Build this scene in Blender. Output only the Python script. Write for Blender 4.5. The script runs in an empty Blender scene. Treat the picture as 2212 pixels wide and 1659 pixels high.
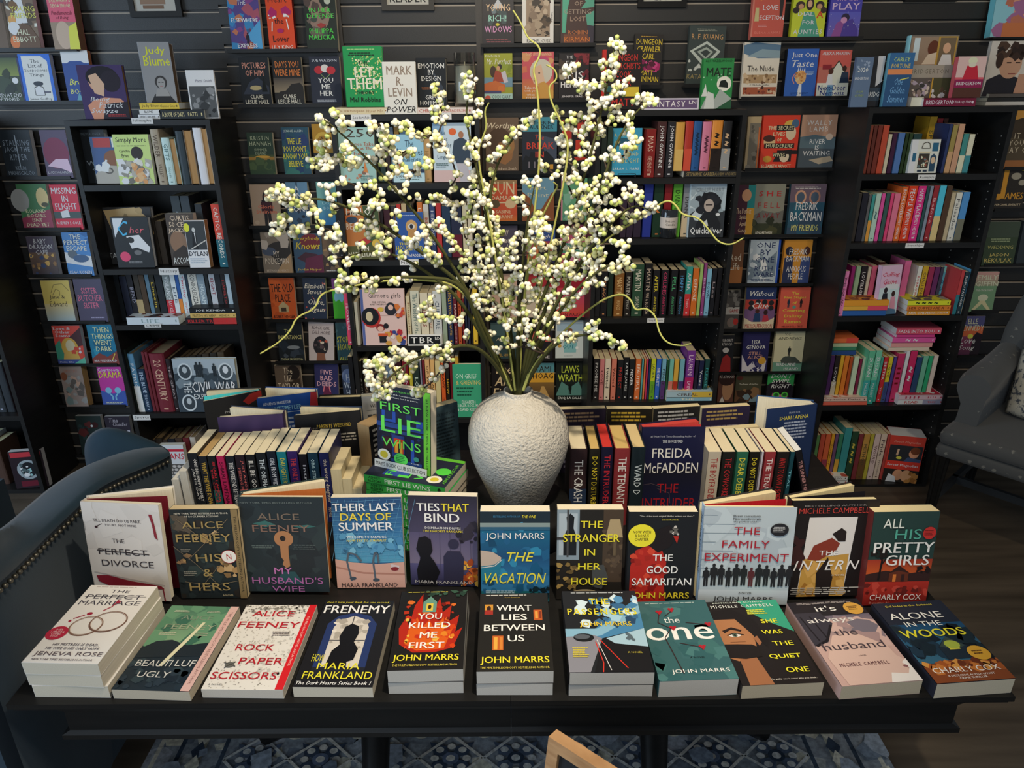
import bpy, math, random
from mathutils import Matrix, Vector, geometry
S=bpy.context.scene; COL=S.collection
EXPO=0.0; KLEFT=.9; KRIGHT=.9; KTAB=.95; KFRONT=.95   # exposure; cover colour gain by area, raised at the sides to offset weaker light
# ---------------------------------------------------------------- camera
CH,CPIT,CF,CRO=1.86,math.radians(22.5),1550.0,math.radians(.45)
cp,sp,cr,sr=math.cos(CPIT),math.sin(CPIT),math.cos(CRO),math.sin(CRO)
cam=bpy.data.cameras.new('camera'); co=bpy.data.objects.new('camera',cam); COL.objects.link(co); S.camera=co
cam.sensor_fit='HORIZONTAL'; cam.sensor_width=36; cam.lens=CF/2212*36; cam.clip_start=.05
_u=Vector((0,sp,cp)); _x=Vector((1,0,0)); _f=Vector((0,cp,-sp))
_cx=_x*cr-_u*sr; _cu=_x*sr+_u*cr
co.matrix_world=Matrix(((_cx.x,_cu.x,-_f.x,0),(_cx.y,_cu.y,-_f.y,0),(_cx.z,_cu.z,-_f.z,CH),(0,0,0,1)))
# ---------------------------------------------------------------- light
S.view_settings.view_transform='Standard'; S.view_settings.look='None'; S.view_settings.gamma=1
S.view_settings.use_curve_mapping=False; S.view_settings.exposure=EXPO
W=bpy.data.worlds.new('world'); S.world=W; W.use_nodes=True
W.node_tree.nodes['Background'].inputs[0].default_value=(.80,.90,1.0,1); W.node_tree.nodes['Background'].inputs[1].default_value=.20
def lamp(kind,name,loc,target,energy,color,**k):
    l=bpy.data.lights.new(name,kind); l.energy=energy; l.color=color
    for a,b in k.items(): setattr(l,a,b)
    o=bpy.data.objects.new(name,l); COL.objects.link(o); o.location=loc
    o.rotation_euler=(Vector(target)-Vector(loc)).to_track_quat('-Z','Y').to_euler(); return o
WARM=(1,.86,.66)
lamp('SPOT','ceiling_track_spot',(.28,.75,2.95),(.02,1.62,1.1),150,WARM,spot_size=math.radians(64),spot_blend=.7,shadow_soft_size=.03)
lamp('SPOT','ceiling_wall_spot',(-.05,1.75,2.98),(.0,3.4,1.45),105,(1,.87,.68),spot_size=math.radians(86),spot_blend=.9,shadow_soft_size=.05)
lamp('AREA','ceiling_panel_light',(.1,.55,2.98),(.1,1.5,.8),38,(1,.9,.76),shape='RECTANGLE',size=2.4,size_y=.6)
lamp('SPOT','ceiling_floor_spot',(1.9,1.1,2.95),(2.1,3.0,1.0),34,(1,.84,.62),spot_size=math.radians(95),spot_blend=.9,shadow_soft_size=.06)
lamp('AREA','shop_front_window_light',(-1.2,-1.7,1.55),(0,2.0,.5),26,(.74,.87,1.0),shape='RECTANGLE',size=2.6,size_y=1.7)
lamp('AREA','shop_window_light',(-4.2,.4,1.9),(-.8,2.4,.9),75,(.62,.8,1.0),shape='RECTANGLE',size=2.2,size_y=2.0)
# ---------------------------------------------------------------- pixel rays of the photograph
def ray(u,v):
    du,dv=u-1106,v-829.5; a=du*cr-dv*sr; b=du*sr+dv*cr
    return (a/CF, cp-b/CF*sp, -sp-b/CF*cp)
def onY(u,v,Y):
    d=ray(u,v); t=Y/d[1]; return Vector((d[0]*t,Y,CH+d[2]*t))
def onZ(u,v,Z):
    d=ray(u,v); t=(Z-CH)/d[2]; return Vector((d[0]*t,d[1]*t,Z))
def hx(s,k=1.0):
    if not isinstance(s,str): return s
    if len(s)==3: s=s[0]*2+s[1]*2+s[2]*2
    r=[]
    for i in (0,2,4):
        c=int(s[i:i+2],16)/255; c=c/12.92 if c<=.04045 else ((c+.055)/1.055)**2.4
        r.append(min(.9,c*k))
    return (r[0],r[1],r[2],1)
# ---------------------------------------------------------------- materials
def mat(name,col=(.5,.5,.5),rough=.5,attr=False,spec=.4,bump=None,metal=0,mix=None,trans=0,ior=1.45,sheen=0,coat=0):
    m=bpy.data.materials.new(name); m.use_nodes=True; nt=m.node_tree; b=nt.nodes['Principled BSDF']
    b.inputs['Roughness'].default_value=rough; b.inputs['Specular IOR Level'].default_value=spec
    b.inputs['Metallic'].default_value=metal; b.inputs['Transmission Weight'].default_value=trans; b.inputs['IOR'].default_value=ior
    b.inputs['Sheen Weight'].default_value=sheen; b.inputs['Coat Weight'].default_value=coat
    N=nt.nodes.new; L=nt.links.new
    src=None
    if attr:
        a=N('ShaderNodeAttribute'); a.attribute_name='Col'; src=a.outputs['Color']
    else:
        b.inputs['Base Color'].default_value=hx(col) if isinstance(col,str) else (*col,1)
    if mix:      # (kind, scale(xyz), colour2, lo, hi)
        kind,sc,c2,lo,hi=mix
        tc=N('ShaderNodeTexCoord'); mp=N('ShaderNodeMapping'); mp.inputs['Scale'].default_value=sc
        L(tc.outputs['Object'],mp.inputs[0])
        n=N('ShaderNodeTexNoise' if kind=='noise' else 'ShaderNodeTexVoronoi'); n.inputs['Scale'].default_value=1
        if kind=='noise': n.inputs['Detail'].default_value=6
        L(mp.outputs[0],n.inputs['Vector'])
        r=N('ShaderNodeMapRange'); r.inputs[1].default_value=lo; r.inputs[2].default_value=hi
        L(n.outputs[0],r.inputs[0])
        x=N('ShaderNodeMix'); x.data_type='RGBA'; L(r.outputs[0],x.inputs[0])
        if src: L(src,x.inputs[6])
        else: x.inputs[6].default_value=hx(col) if isinstance(col,str) else (*col,1)
        x.inputs[7].default_value=hx(c2) if isinstance(c2,str) else (*c2,1)
        if attr: x.blend_type='MULTIPLY'
        src=x.outputs[2]
    if src: L(src,b.inputs['Base Color'])
    if bump:
        sc,st,di=bump; tc=N('ShaderNodeTexCoord'); n=N('ShaderNodeTexNoise'); n.inputs['Scale'].default_value=sc; n.inputs['Detail'].default_value=4
        L(tc.outputs['Object'],n.inputs['Vector']); bp=N('ShaderNodeBump'); bp.inputs['Strength'].default_value=st; bp.inputs['Distance'].default_value=di
        L(n.outputs[0],bp.inputs['Height']); L(bp.outputs[0],b.inputs['Normal'])
    return m
M_PRINT=mat('printed_paper',rough=.42,attr=True,spec=.35)
M_PAGE=mat('page_edges',rough=.9,attr=True,spec=.1,mix=('noise',(900,900,4),(.84,.82,.78),.35,.7))
M_BLACK=mat('black_painted_wood',(.012,.012,.012),.42,spec=.4,mix=('noise',(3,3,40),(.02,.019,.018),.3,.8))
M_SLAT=mat('slatwall_paint',rough=.5,attr=True,spec=.75,bump=(240,.10,.004))
M_TABLE=mat('black_table_paint',(.009,.009,.009),.42,spec=.28,mix=('noise',(6,60,60),(.015,.014,.013),.3,.8))
def thin_glass():
    m=bpy.data.materials.new('clear_glass'); m.use_nodes=True; nt=m.node_tree; nt.nodes.clear(); N=nt.nodes.new
    o=N('ShaderNodeOutputMaterial'); t=N('ShaderNodeBsdfTransparent'); t.inputs[0].default_value=(.93,.95,.95,1); g=N('ShaderNodeBsdfGlossy'); g.inputs['Roughness'].default_value=.05
    f=N('ShaderNodeLayerWeight'); f.inputs[0].default_value=.25; x=N('ShaderNodeMixShader'); L=nt.links.new
    L(f.outputs['Facing'],x.inputs[0]); L(t.outputs[0],x.inputs[1]); L(g.outputs[0],x.inputs[2]); L(x.outputs[0],o.inputs[0]); return m
M_ACR=thin_glass()
M_ATTR=mat('painted',rough=.55,attr=True,spec=.35)
# ---------------------------------------------------------------- mesh building
class MB:
    def __init__(s): s.v=[]; s.f=[]; s.c=[]; s.sm=False
    def add(s,vs,fs,c):
        n=len(s.v); s.v+=[tuple(p) for p in vs]
        for f in fs: s.f.append(tuple(i+n for i in f)); s.c.append([c]*len(f))
    def poly(s,vs,cs):
        n=len(s.v); s.v+=[tuple(p) for p in vs]; s.f.append(tuple(range(n,n+len(vs))))
        s.c.append(cs if isinstance(cs,list) else [cs]*len(vs))
    def box(s,x0,x1,y0,y1,z0,z1,c=(.5,.5,.5,1),m=None):
        vs=[Vector((x,y,z)) for x in (x0,x1) for y in (y0,y1) for z in (z0,z1)]
        if m is not None: vs=[m@p for p in vs]
        s.add(vs,[(0,1,3,2),(4,6,7,5),(0,4,5,1),(2,3,7,6),(0,2,6,4),(1,5,7,3)],c)
    def tube(s,pts,rad,c=(.5,.5,.5,1),n=8,cap=True,fl=None):
        pts=[Vector(p) for p in pts]; R=rad if isinstance(rad,(list,tuple)) else [rad]*len(pts)
        b=len(s.v); u=None
        for i,p in enumerate(pts):
            t=(pts[min(i+1,len(pts)-1)]-pts[max(i-1,0)]).normalized()
            if u is None: u=t.orthogonal().normalized()
            u=(u-t*u.dot(t)).normalized(); w=t.cross(u)
            for k in range(n):
                a=2*math.pi*k/n; s.v.append(tuple(p+(u*math.cos(a)+w*math.sin(a))*R[i]))
        for i in range(len(pts)-1):
            for k in range(n):
                s.f.append((b+i*n+k,b+i*n+(k+1)%n,b+(i+1)*n+(k+1)%n,b+(i+1)*n+k)); s.c.append([c]*4)
        if cap:
            s.f.append(tuple(b+k for k in range(n))[::-1]); s.c.append([c]*n)
            e=b+(len(pts)-1)*n; s.f.append(tuple(e+k for k in range(n))); s.c.append([c]*n)
    def lathe(s,prof,c=(.5,.5,.5,1),n=32,o=(0,0,0),cs=None):
        b=len(s.v)
        for r,z in prof:
            for k in range(n):
                a=2*math.pi*k/n; s.v.append((o[0]+r*math.cos(a),o[1]+r*math.sin(a),o[2]+z))
        for i in range(len(prof)-1):
            for k in range(n):
                s.f.append((b+i*n+k,b+i*n+(k+1)%n,b+(i+1)*n+(k+1)%n,b+(i+1)*n+k)); s.c.append([cs[i] if cs else c]*4)
    def grid(s,rows,c=(.5,.5,.5,1),closed=False):
        b=len(s.v); m=len(rows[0])
        for r in rows: s.v+=[tuple(p) for p in r]
        for i in range(len(rows)-1):
            for k in range(m if closed else m-1):
                j=(k+1)%m; s.f.append((b+i*m+k,b+i*m+j,b+(i+1)*m+j,b+(i+1)*m+k)); s.c.append([c]*4)
    def link(s,name,mt,parent=None,smooth=False,M=None):
        me=bpy.data.meshes.new(name); me.from_pydata(s.v,[],s.f)
        at=me.color_attributes.new('Col','FLOAT_COLOR','CORNER')
        flat=[x for cs in s.c for c in cs for x in c]; at.data.foreach_set('color',flat)
        if smooth: me.polygons.foreach_set('use_smooth',[True]*len(me.polygons))
        me.materials.append(mt); me.update()
        o=bpy.data.objects.new(name,me); COL.objects.link(o)
        if parent: o.parent=parent
        if M is not None: o.matrix_world=M
        return o
def ico(sub=1):
    t=(1+5**.5)/2; v=[(-1,t,0),(1,t,0),(-1,-t,0),(1,-t,0),(0,-1,t),(0,1,t),(0,-1,-t),(0,1,-t),(t,0,-1),(t,0,1),(-t,0,-1),(-t,0,1)]
    v=[Vector(p).normalized() for p in v]
    f=[(0,11,5),(0,5,1),(0,1,7),(0,7,10),(0,10,11),(1,5,9),(5,11,4),(11,10,2),(10,7,6),(7,1,8),(3,9,4),(3,4,2),(3,2,6),(3,6,8),(3,8,9),(4,9,5),(2,4,11),(6,2,10),(8,6,7),(9,8,1)]
    for _ in range(sub):
        mid={}; nf=[]
        def m(a,b):
            k=(min(a,b),max(a,b))
            if k not in mid: v.append(((v[a]+v[b])/2).normalized()); mid[k]=len(v)-1
            return mid[k]
        for a,b,c in f:
            ab,bc,ca=m(a,b),m(b,c),m(c,a); nf+=[(a,ab,ca),(b,bc,ab),(c,ca,bc),(ab,bc,ca)]
        f=nf
    return v,f
def empty(name,M,label=None,cat=None,group=None):
    o=bpy.data.objects.new(name,None); COL.objects.link(o); o.matrix_world=M; o.empty_display_size=.02
    return tag(o,label,cat,group)
def tag(o,label,cat,group=None,kind=None):
    if label: o['label']=label
    if cat: o['category']=cat
    if group: o['group']=group
    if kind: o['kind']=kind
    return o
def T(x,y=0,z=0):
    return Matrix.Translation(Vector((x,y,z)) if not isinstance(x,Vector) else x)
def R(a,ax): return Matrix.Rotation(math.radians(a),4,ax)
# ---------------------------------------------------------------- lettering and cover art
_tc={}
def tmesh(s,st):
    k=(s,st)
    if k not in _tc:
        c=bpy.data.curves.new('t','FONT'); c.body=s; c.resolution_u=3 if 'q' in st else 1
        c.offset=0; c.shear=.28 if 'i' in st else 0
        if 'w' in st: c.space_character=1.25
        o=bpy.data.objects.new('t',c); m=o.to_mesh()
        vs=[(v.co.x,v.co.y) for v in m.vertices]; fs=[tuple(p.vertices) for p in m.polygons]; o.to_mesh_clear()
        bpy.data.objects.remove(o); bpy.data.curves.remove(c)
        if vs:
            x0=min(v[0] for v in vs); x1=max(v[0] for v in vs); y0=min(v[1] for v in vs); y1=max(v[1] for v in vs)
            dx=max(x1-x0,1e-6); dy=max(y1-y0,1e-6); vs=[((a-x0)/dx,(b-y0)/dy) for a,b in vs]
        _tc[k]=(vs,fs,dx if vs else .1)
    return _tc[k]
def stack(s,x,y0,y1,w,c,st='b',gap=.25):
    """lines of text (split at |) filling x centre, y0..y1; a line's width follows its length"""
    ls=s.split('|'); n=len(ls); H=(y1-y0)/(n+gap*(n-1)); ws=[tmesh(l,st)[2] for l in ls]; mx=max(ws); out=[]
    for i,l in enumerate(ls):
        ww=w*max(ws[i]/mx,.06)
        cy=y0+H*(i*(1+gap)+.5); out.append(('T',l,x,cy,ww,H,c,st))
    return out
def draw(mb,art,fn,K,asp=1.0,base=0):
    """fn(u,v,layer) -> point. K brightness factor. art: list of tuples, u right, v down"""
    k=base
    for a in art:
        k+=1; t=a[0]
        if t=='*': # title lines
            for e in stack(*a[1:]):
                draw(mb,[e],fn,K,asp,k)
        elif t=='T':
            _,s,cx,cy,w,h,c,st=a; vs,fs,_=tmesh(s,st); c=hx(c,K)
            mb.add([fn(cx-w/2+x*w,cy+h/2-y*h,k) for x,y in vs],fs,c)
            if 'b' in st:
                d=.022*w/max(_,.3); mb.add([fn(cx-w/2+x*w+d,cy+h/2-y*h,k+.4) for x,y in vs],fs,c)
        elif t=='V':
            _,s,cu,cv,wd,ln,c,st=a; vs,fs,_=tmesh(s,st); c=hx(c,K)
            mb.add([fn(cu-wd/2+y*wd,cv-ln/2+x*ln,k) for x,y in vs],fs,c)
            if 'b' in st:
                d=.022*ln/max(_,.3); mb.add([fn(cu-wd/2+y*wd,cv-ln/2+x*ln+d,k+.4) for x,y in vs],fs,c)
        elif t=='R':
            x0,y0,x1,y1=a[1:5]; c=hx(a[5],K); c2=hx(a[6],K) if len(a)>6 else c
            mb.poly([fn(x0,y1,k),fn(x1,y1,k),fn(x1,y0,k),fn(x0,y0,k)],[c2,c2,c,c])
        elif t=='E':
            cx,cy,rx,ry,c=a[1:6]; n=18
            mb.poly([fn(cx+rx*math.cos(2*math.pi*i/n),cy+ry*math.sin(2*math.pi*i/n),k) for i in range(n)],hx(c,K))
        elif t=='P':
            pts=a[1]; pts=[(pts[i],pts[i+1]) for i in range(0,len(pts),2)]
            tr=geometry.tessellate_polygon([[Vector((x,y,0)) for x,y in pts]])
            mb.add([fn(x,y,k) for x,y in pts],tr,hx(a[2],K))
        elif t=='L':
            pts=a[1]; pts=[(pts[i],pts[i+1]) for i in range(0,len(pts),2)]; w=a[2]/2; c=hx(a[3],K)
            for (x0,y0),(x1,y1) in zip(pts,pts[1:]):
                dx,dy=x1-x0,(y1-y0)*asp; d=math.hypot(dx,dy) or 1; nx,ny=-dy/d*w,dx/d*w/asp
                mb.poly([fn(x0+nx,y0+ny,k),fn(x1+nx,y1+ny,k),fn(x1-nx,y1-ny,k),fn(x0-nx,y0-ny,k)],c)
        elif t=='N': # blotches
            _,sd,n,x0,y0,x1,y1,sz,cs=a; r=random.Random(sd); cs=cs.split()
            for i in range(n):
                x=r.uniform(x0,x1); y=r.uniform(y0,y1); q=sz*r.uniform(.4,1.2); m=r.randint(4,7); a0=r.random()*6
                mb.poly([fn(min(1,max(0,x+q*math.cos(a0+6.283*j/m)*r.uniform(.6,1.2))),min(1,max(0,y+q/asp*math.sin(a0+6.283*j/m)*r.uniform(.6,1.2))),k+(i%12)*.4) for j in range(m)],hx(r.choice(cs),K))
            k+=5
        elif t=='G': # small print
            _,x0,y0,x1,y1,n,c=a; r=random.Random(n*7+int(y0*99)); h=(y1-y0)/n; c=hx(c,K)
            for i in range(n):
                y=y0+h*i; xa=x0+(x1-x0)*r.uniform(0,.06); xb=x1-(x1-x0)*r.uniform(0,.25); x=xa
                while x<xb:
                    e=min(xb,x+(x1-x0)*r.uniform(.06,.16)); mb.poly([fn(x,y+h*.5,k),fn(e,y+h*.5,k),fn(e,y,k),fn(x,y,k)],c); x=e+(x1-x0)*.018
        elif t=='M': # standing figure
            cx,yb,h,c=a[1],a[2],a[3],a[-1]; w=h*asp*.30
            draw(mb,[('E',cx,yb-h*.92,w*.22,h*.085,c),('P',[cx-w*.12,yb-h*.85,cx-w*.5,yb-h*.78,cx-w*.55,yb-h*.42,cx-w*.34,yb-h*.5,cx-w*.36,yb,cx-w*.06,yb,cx,yb-h*.42,cx+w*.06,yb,cx+w*.36,yb,cx+w*.34,yb-h*.5,cx+w*.55,yb-h*.42,cx+w*.5,yb-h*.78,cx+w*.12,yb-h*.85],c)],fn,K,asp,k)
        elif t=='F': # face: cx,cy,rx,ry,skin,hair
            _,cx,cy,rx,ry,sk,ha=a
            draw(mb,[('E',cx,cy-ry*.15,rx*1.25,ry*1.2,ha),('P',[cx-rx*1.5,cy+ry*2.4,cx-rx*1.1,cy+ry*1.2,cx-rx*.35,cy+ry*.9,cx+rx*.35,cy+ry*.9,cx+rx*1.1,cy+ry*1.2,cx+rx*1.5,cy+ry*2.4],sk),('E',cx,cy,rx*.85,ry,sk),('R',cx-rx*.55,cy-ry*.2,cx-rx*.15,cy-ry*.08,'222'),('R',cx+rx*.15,cy-ry*.2,cx+rx*.55,cy-ry*.08,'222'),('R',cx-rx*.3,cy+ry*.48,cx+rx*.3,cy+ry*.6,'a33')],fn,K,asp,k)
PAPER='efe6cf'; EPS=.00013; BOOKS=[]
def book(label,M,w,h,t,col,art=(),scol=None,sart=(),bcol=None,pg=PAPER,hard=False,mir=False,opn=0,frac=1.0,K=1.0,group=None,name=None,eps=EPS,ends=None,vis=None):
    """front cover at y=0 facing -Y, spine at x=-w/2 (mir: at +w/2), bottom at z=0, opn: degrees the back board is swung open"""
    s=-1 if mir else 1
    root=empty(name or ('hardcover_book' if hard else 'paperback_book'),M,label,'book',group)
    ct=.0026 if hard else .0007; ov=.003 if hard else 0
    c=hx(col,K); sc=hx(scol,K) if scol else c; bc=hx(bcol,K) if bcol else c
    mb=MB(); X0,X1=-w/2*s,w/2*s
    mb.box(X0,X1,0,ct,0,h,c)
    B=Matrix.Identity(4)
    if opn: B=T(X0,t*.5,0)@R(opn*s,'Z')@T(-X0,-t*.5,0)
    mb.box(X0,X1,t-ct,t,0,h,bc,m=B)
    if hard and not opn:   # rounded spine
        n=5; rows=[]
        for i in range(n+1):
            a=math.pi*(i/n)-math.pi/2; rows.append([Vector((X0-s*.12*t*math.cos(a),t/2+t/2*math.sin(a),z)) for z in (0,h)])
        mb.grid(rows,sc); mb.poly([r[1] for r in rows]+[Vector((X0+s*ct,t,h)),Vector((X0+s*ct,0,h))],sc)
    else: mb.box(X0,X0+s*ct,0,t if not opn else t*.8,0,h,sc)
    draw(mb,art,lambda u,v,k:(-w/2+u*w,-eps*k,h*(1-v)),K,h/w)
    xs=X0-s*(.12*t if hard and not opn else 0)
    if sart: draw(mb,sart,lambda u,v,k:(xs-s*eps*k,(t*(1-u) if s>0 else t*u),h*(1-v)),K,h/t)
    mb.link('cover',M_PRINT,root)
    pb=MB(); p=hx(pg,K); a,b=X0+s*ct,X1-s*ov-s*.0002
    if not opn: pb.box(a,b,ct,t-ct,ov,h-ov-.0003,p)
    else:
        tf=ct+(t-2*ct)*frac; pb.box(a,b,ct,tf,ov,h-ov-.0003,p)
        if frac<.97: pb.box(a,b,tf,t-ct,ov,h-ov-.0003,p,m=B)
        if ends: pb.box(a,b-s*.002,tf,tf+.0006,ov,h-ov+.001,hx(ends,K),m=T(X0,t*.5,0)@R(opn*s*.45,'Z')@T(-X0,-t*.5,0))
    pb.link('page_block',M_PAGE,root)
    dp=max(.5,M.translation.y*cp-(M.translation.z-CH)*sp); BOOKS.append((root,(vis or w*h)/dp**2))
    return root
# ================================================================ the setting
YF,YW=3.11,3.42
I4=Matrix.Identity(4)
mb=MB(); mb.box(-3.4,3.4,-.6,YW+.05,-.04,0)
M_FLOOR=mat('dark_wood_plank_floor',(.15,.118,.085),.5,spec=.3,mix=('noise',(1.2,14,1),(.058,.045,.033),.35,.75),bump=(60,.15,.004))
tag(mb.link('floor',M_FLOOR),'dark brown wood plank shop floor','floor',kind='structure')
BOARD=hx('24221f'); LIP=hx('b9ab98')  # lip tone: bare board edge, paled for the light it catches
def slat(name,x0,x1,ph):
    mb=MB(); z=ph-.0762*40; zs=[]
    while z<2.9:
        if z>-.02: zs.append(z)
        z+=.0762
    prev=0
    for z in zs:
        if z-.0045>prev:
            mb.box(x0,x1,YW,YW+.012,prev,z-.0045,BOARD)
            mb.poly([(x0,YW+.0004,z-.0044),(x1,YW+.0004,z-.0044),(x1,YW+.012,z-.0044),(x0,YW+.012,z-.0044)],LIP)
            mb.poly([(x0,YW-.0003,z-.0088),(x1,YW-.0003,z-.0088),(x1,YW-.0003,z-.0045),(x0,YW-.0003,z-.0045)],hx('a89a88'))  # front strip paints in the bright line of light along the groove edge
        prev=max(0,z+.0045)
    mb.box(x0,x1,YW,YW+.012,prev,2.98,BOARD); mb.box(x0,x1,YW+.012,YW+.03,0,2.98,hx('1c1a18'))
    return tag(mb.link(name,M_SLAT),'dark grey grooved slatwall behind the bookcases','wall',kind='structure')
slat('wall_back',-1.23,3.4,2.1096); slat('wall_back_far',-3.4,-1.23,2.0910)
def trim(n,x,w=.03):
    mb=MB(); mb.box(x-w/2,x+w/2,YW-.014,YW-.0005,0,2.98,hx('3a342e')); tag(mb.link('trim_%d'%n,M_SLAT),'narrow dark strip joining two slatwall panels','trim',kind='structure')
trim(1,onY(736,100,YW).x); trim(2,onY(1036,60,YW).x)
mb=MB(); mb.box(-3.4,3.4,-.6,YW+.05,2.985,3.02,hx('2a2826')); tag(mb.link('ceiling',M_SLAT),'dark shop ceiling above the room','ceiling',kind='structure')
# ================================================================ bookcases
def zpx(u,v,Y=YF): return onY(u,v,Y).z
def bookcase(label,X0,X1,ztop,shelves,holes=0):
    r=empty('bookcase',T((X0+X1)/2,YF,0),label,'bookcase','black bookcases along the slatwall')
    t=.019; w=(X1-X0)/2; D=.298
    for s,a,b in (('l',-w,-w+t),('r',w-t,w)):
        m=MB(); m.box(a,b,0,D,0,ztop,(.5,)*4)
        m.link('side_panel',M_BLACK,r)
    m=MB(); m.box(-w+t,w-t,0,D,ztop-.022,ztop); m.link('top_panel',M_BLACK,r)
    m=MB(); m.box(-w+t,w-t,D-.006,D,.05,ztop-.022); m.link('back_panel',M_BLACK,r)
    for z in shelves:
        m=MB(); m.box(-w+t,w-t,.001,D-.006,z-.024,z); m.link('shelf',M_BLACK,r)
    m=MB(); m.box(-w+t,w-t,.02,.036,0,shelves[-1]-.024); m.link('toe_kick',M_BLACK,r)
    if holes:   # shelf pin holes down the inner side
        m=MB(); x=(w-t-.0005)*holes
        zz=.12
        while zz<ztop-.1:
            for y in (.035,.2):
                m.poly([(x,y+.003*math.cos(a*1.05),zz+.003*math.sin(a*1.05)) for a in range(6)],hx('b9b6ae'))
            zz+=.032
        m.link('pin_hole_pattern',M_ATTR,r)
    return r
ZA=[zpx(0,715)+.003,zpx(60,899),zpx(50,1058)]
ZB=[zpx(300,v) for v in (400,582,703,894,1056)]
ZC=[zpx(880,v) for v in (396,562,748,905,1058)]
ZD=[zpx(1450,v) for v in (385,516,687,868,1056)]
ZE=[zpx(1950,v) for v in (376.5,525,683,876,1046)]
TB,TC,TD,TE=zpx(300,259),zpx(880,248),zpx(1450,237.5),zpx(2030,231)
bookcase('black bookcase at the end of the row, mostly behind the blue armchair',-2.935,-2.335,1.76,[1.45,1.15]+ZA)
bookcase('black bookcase with the History and Sports tags',-1.815,-1.222,TB,ZB)
bookcase('black bookcase behind the berry branches, green-covered book and jar candle on top',-.732,-.125,TC,ZC)
bookcase('black bookcase under the purple FANTASY street sign',.354,.966,TD,ZD,1)
bookcase('black bookcase with the Romance tag, beside the grey patterned armchair',1.458,2.062,TE,ZE,1)
ZA,ZB,ZC,ZD,ZE=[[z+.001 for z in q] for q in (ZA,ZB,ZC,ZD,ZE)]; TB+=.001; TC+=.001; TD+=.001; TE+=.001   # books stand a hair above the boards
# ================================================================ display ledges on the slatwall
def ledge(x0,x1,y,label):
    a=onY(x0,y,YW-.055); b=onY(x1,y,YW-.055); m=MB(); z=a.z*.5+b.z*.5
    m.box(a.x,b.x,YW-.0605,YW-.0008,z-.003,z,hx('201e1c')); m.box(a.x,b.x,YW-.0625,YW-.0605,z-.003,z+.012,hx('2b2927'))
    return tag(m.link('display_ledge',M_BLACK),label,'ledge','narrow book ledges on the slatwall')
def tagcard(x0,y0,x1,y1,Y,s,label,st='',col='e8e6e2',tc='222',K=1):
    a=onY(x0,y1,Y); b=onY(x1,y0,Y); m=MB(); w=b.x-a.x; h=b.z-a.z
    m.box(0,w,0,.0006,0,h,hx(col,K)); draw(m,[('T',s,.5,.5,.84,.55,tc,st)],lambda u,v,k:(u*w,-.0001*k,h*(1-v)),1,h/w)
    o=m.link('shelf_tag',M_ATTR); o.location=(a.x,Y,a.z); return tag(o,label,'tag','paper shelf tags')
TY=YF-.0016
tagcard(285,254,329,268,TY,'Performing Arts','white paper tag reading Performing Arts on a bookcase top')
tagcard(345,579,385,594,TY,'History','white paper shelf tag reading History')
tagcard(289,896,323,908,TY,'Sports','white paper shelf tag reading Sports')
tagcard(313,699,347,708,TY,'CRIME','white paper shelf tag reading Crime','b')
tagcard(759,247,801,262,TY,'Leadership','white paper shelf tag reading Leadership','i')
tagcard(933,243,975,258,TY,'Self Help','white shelf tag half hidden by berries, below the jar candle')
tagcard(864,560,904,573,TY,'Fiction','white paper shelf tag below the blue cover with a keyhole eye')
tagcard(1398,687,1435,697,TY,'Spicy Romance','white paper shelf tag reading Spicy Romance','',K=.9)
tagcard(1982,377,2022,388,TY,'Romance','white paper shelf tag reading Romance','i',K=1.1)
tagcard(1955,525,1997,536,TY,'Sprayed Edges','white paper shelf tag reading Sprayed Edges','i',K=1.1)
# ================================================================ framed prints high on the wall
def frame(x0,x1,yb,hpx,label,fc,art,K=1):
    Y=YW-.018; a=onY(x0,yb,Y); b=onY(x1,yb,Y); w=b.x-a.x; h=w*.8; f=.022
    r=empty('picture_frame',T(a.x,Y,a.z),label,'picture frame','framed prints over the bookcases')
    m=MB(); c=hx(fc)
    m.box(0,w,0,.017,0,f,c); m.box(0,w,0,.017,h-f,h,c); m.box(0,f,0,.017,f,h-f,c); m.box(w-f,w,0,.017,f,h-f,c); m.link('frame_border',M_ATTR,r)
    m=MB(); m.box(f,w-f,.008,.012,f,h-f,hx('c9c4b8',K)); draw(m,art,lambda u,v,k:(f+u*(w-2*f),.008-.0002*k,f+(h-2*f)*(1-v)),K,(h-2*f)/(w-2*f)); m.link('print',M_ATTR,r)
frame(282,394,37,0,'dark frame with a drawing of brown brick courses','2a2927',[('R',.15,.05,.8,.25,'8a6a52'),('R',.2,.35,.84,.5,'9a7a62'),('R',.15,.66,.75,.8,'a08068'),('R',.2,.83,.7,.93,'8a6a52')])
frame(825,938,23,0,'grey frame with brush lettering above the white cover','4a4640',[('T','READER',.5,.82,.85,.22,'222','b')])
frame(1378,1483,16,0,'black frame with a grey landscape print, over the fantasy bookcase','141312',[('R',.1,.1,.9,.7,'77736b'),('N',3,20,.1,.3,.9,.9,.08,'444 666 88857c'),('T','story',.75,.85,.35,.12,'222','i')])
frame(1955,2068,4,0,'black frame at the picture top above the romance bookcase','141312',[('R',.1,.1,.9,.9,'8a857c')])
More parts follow.
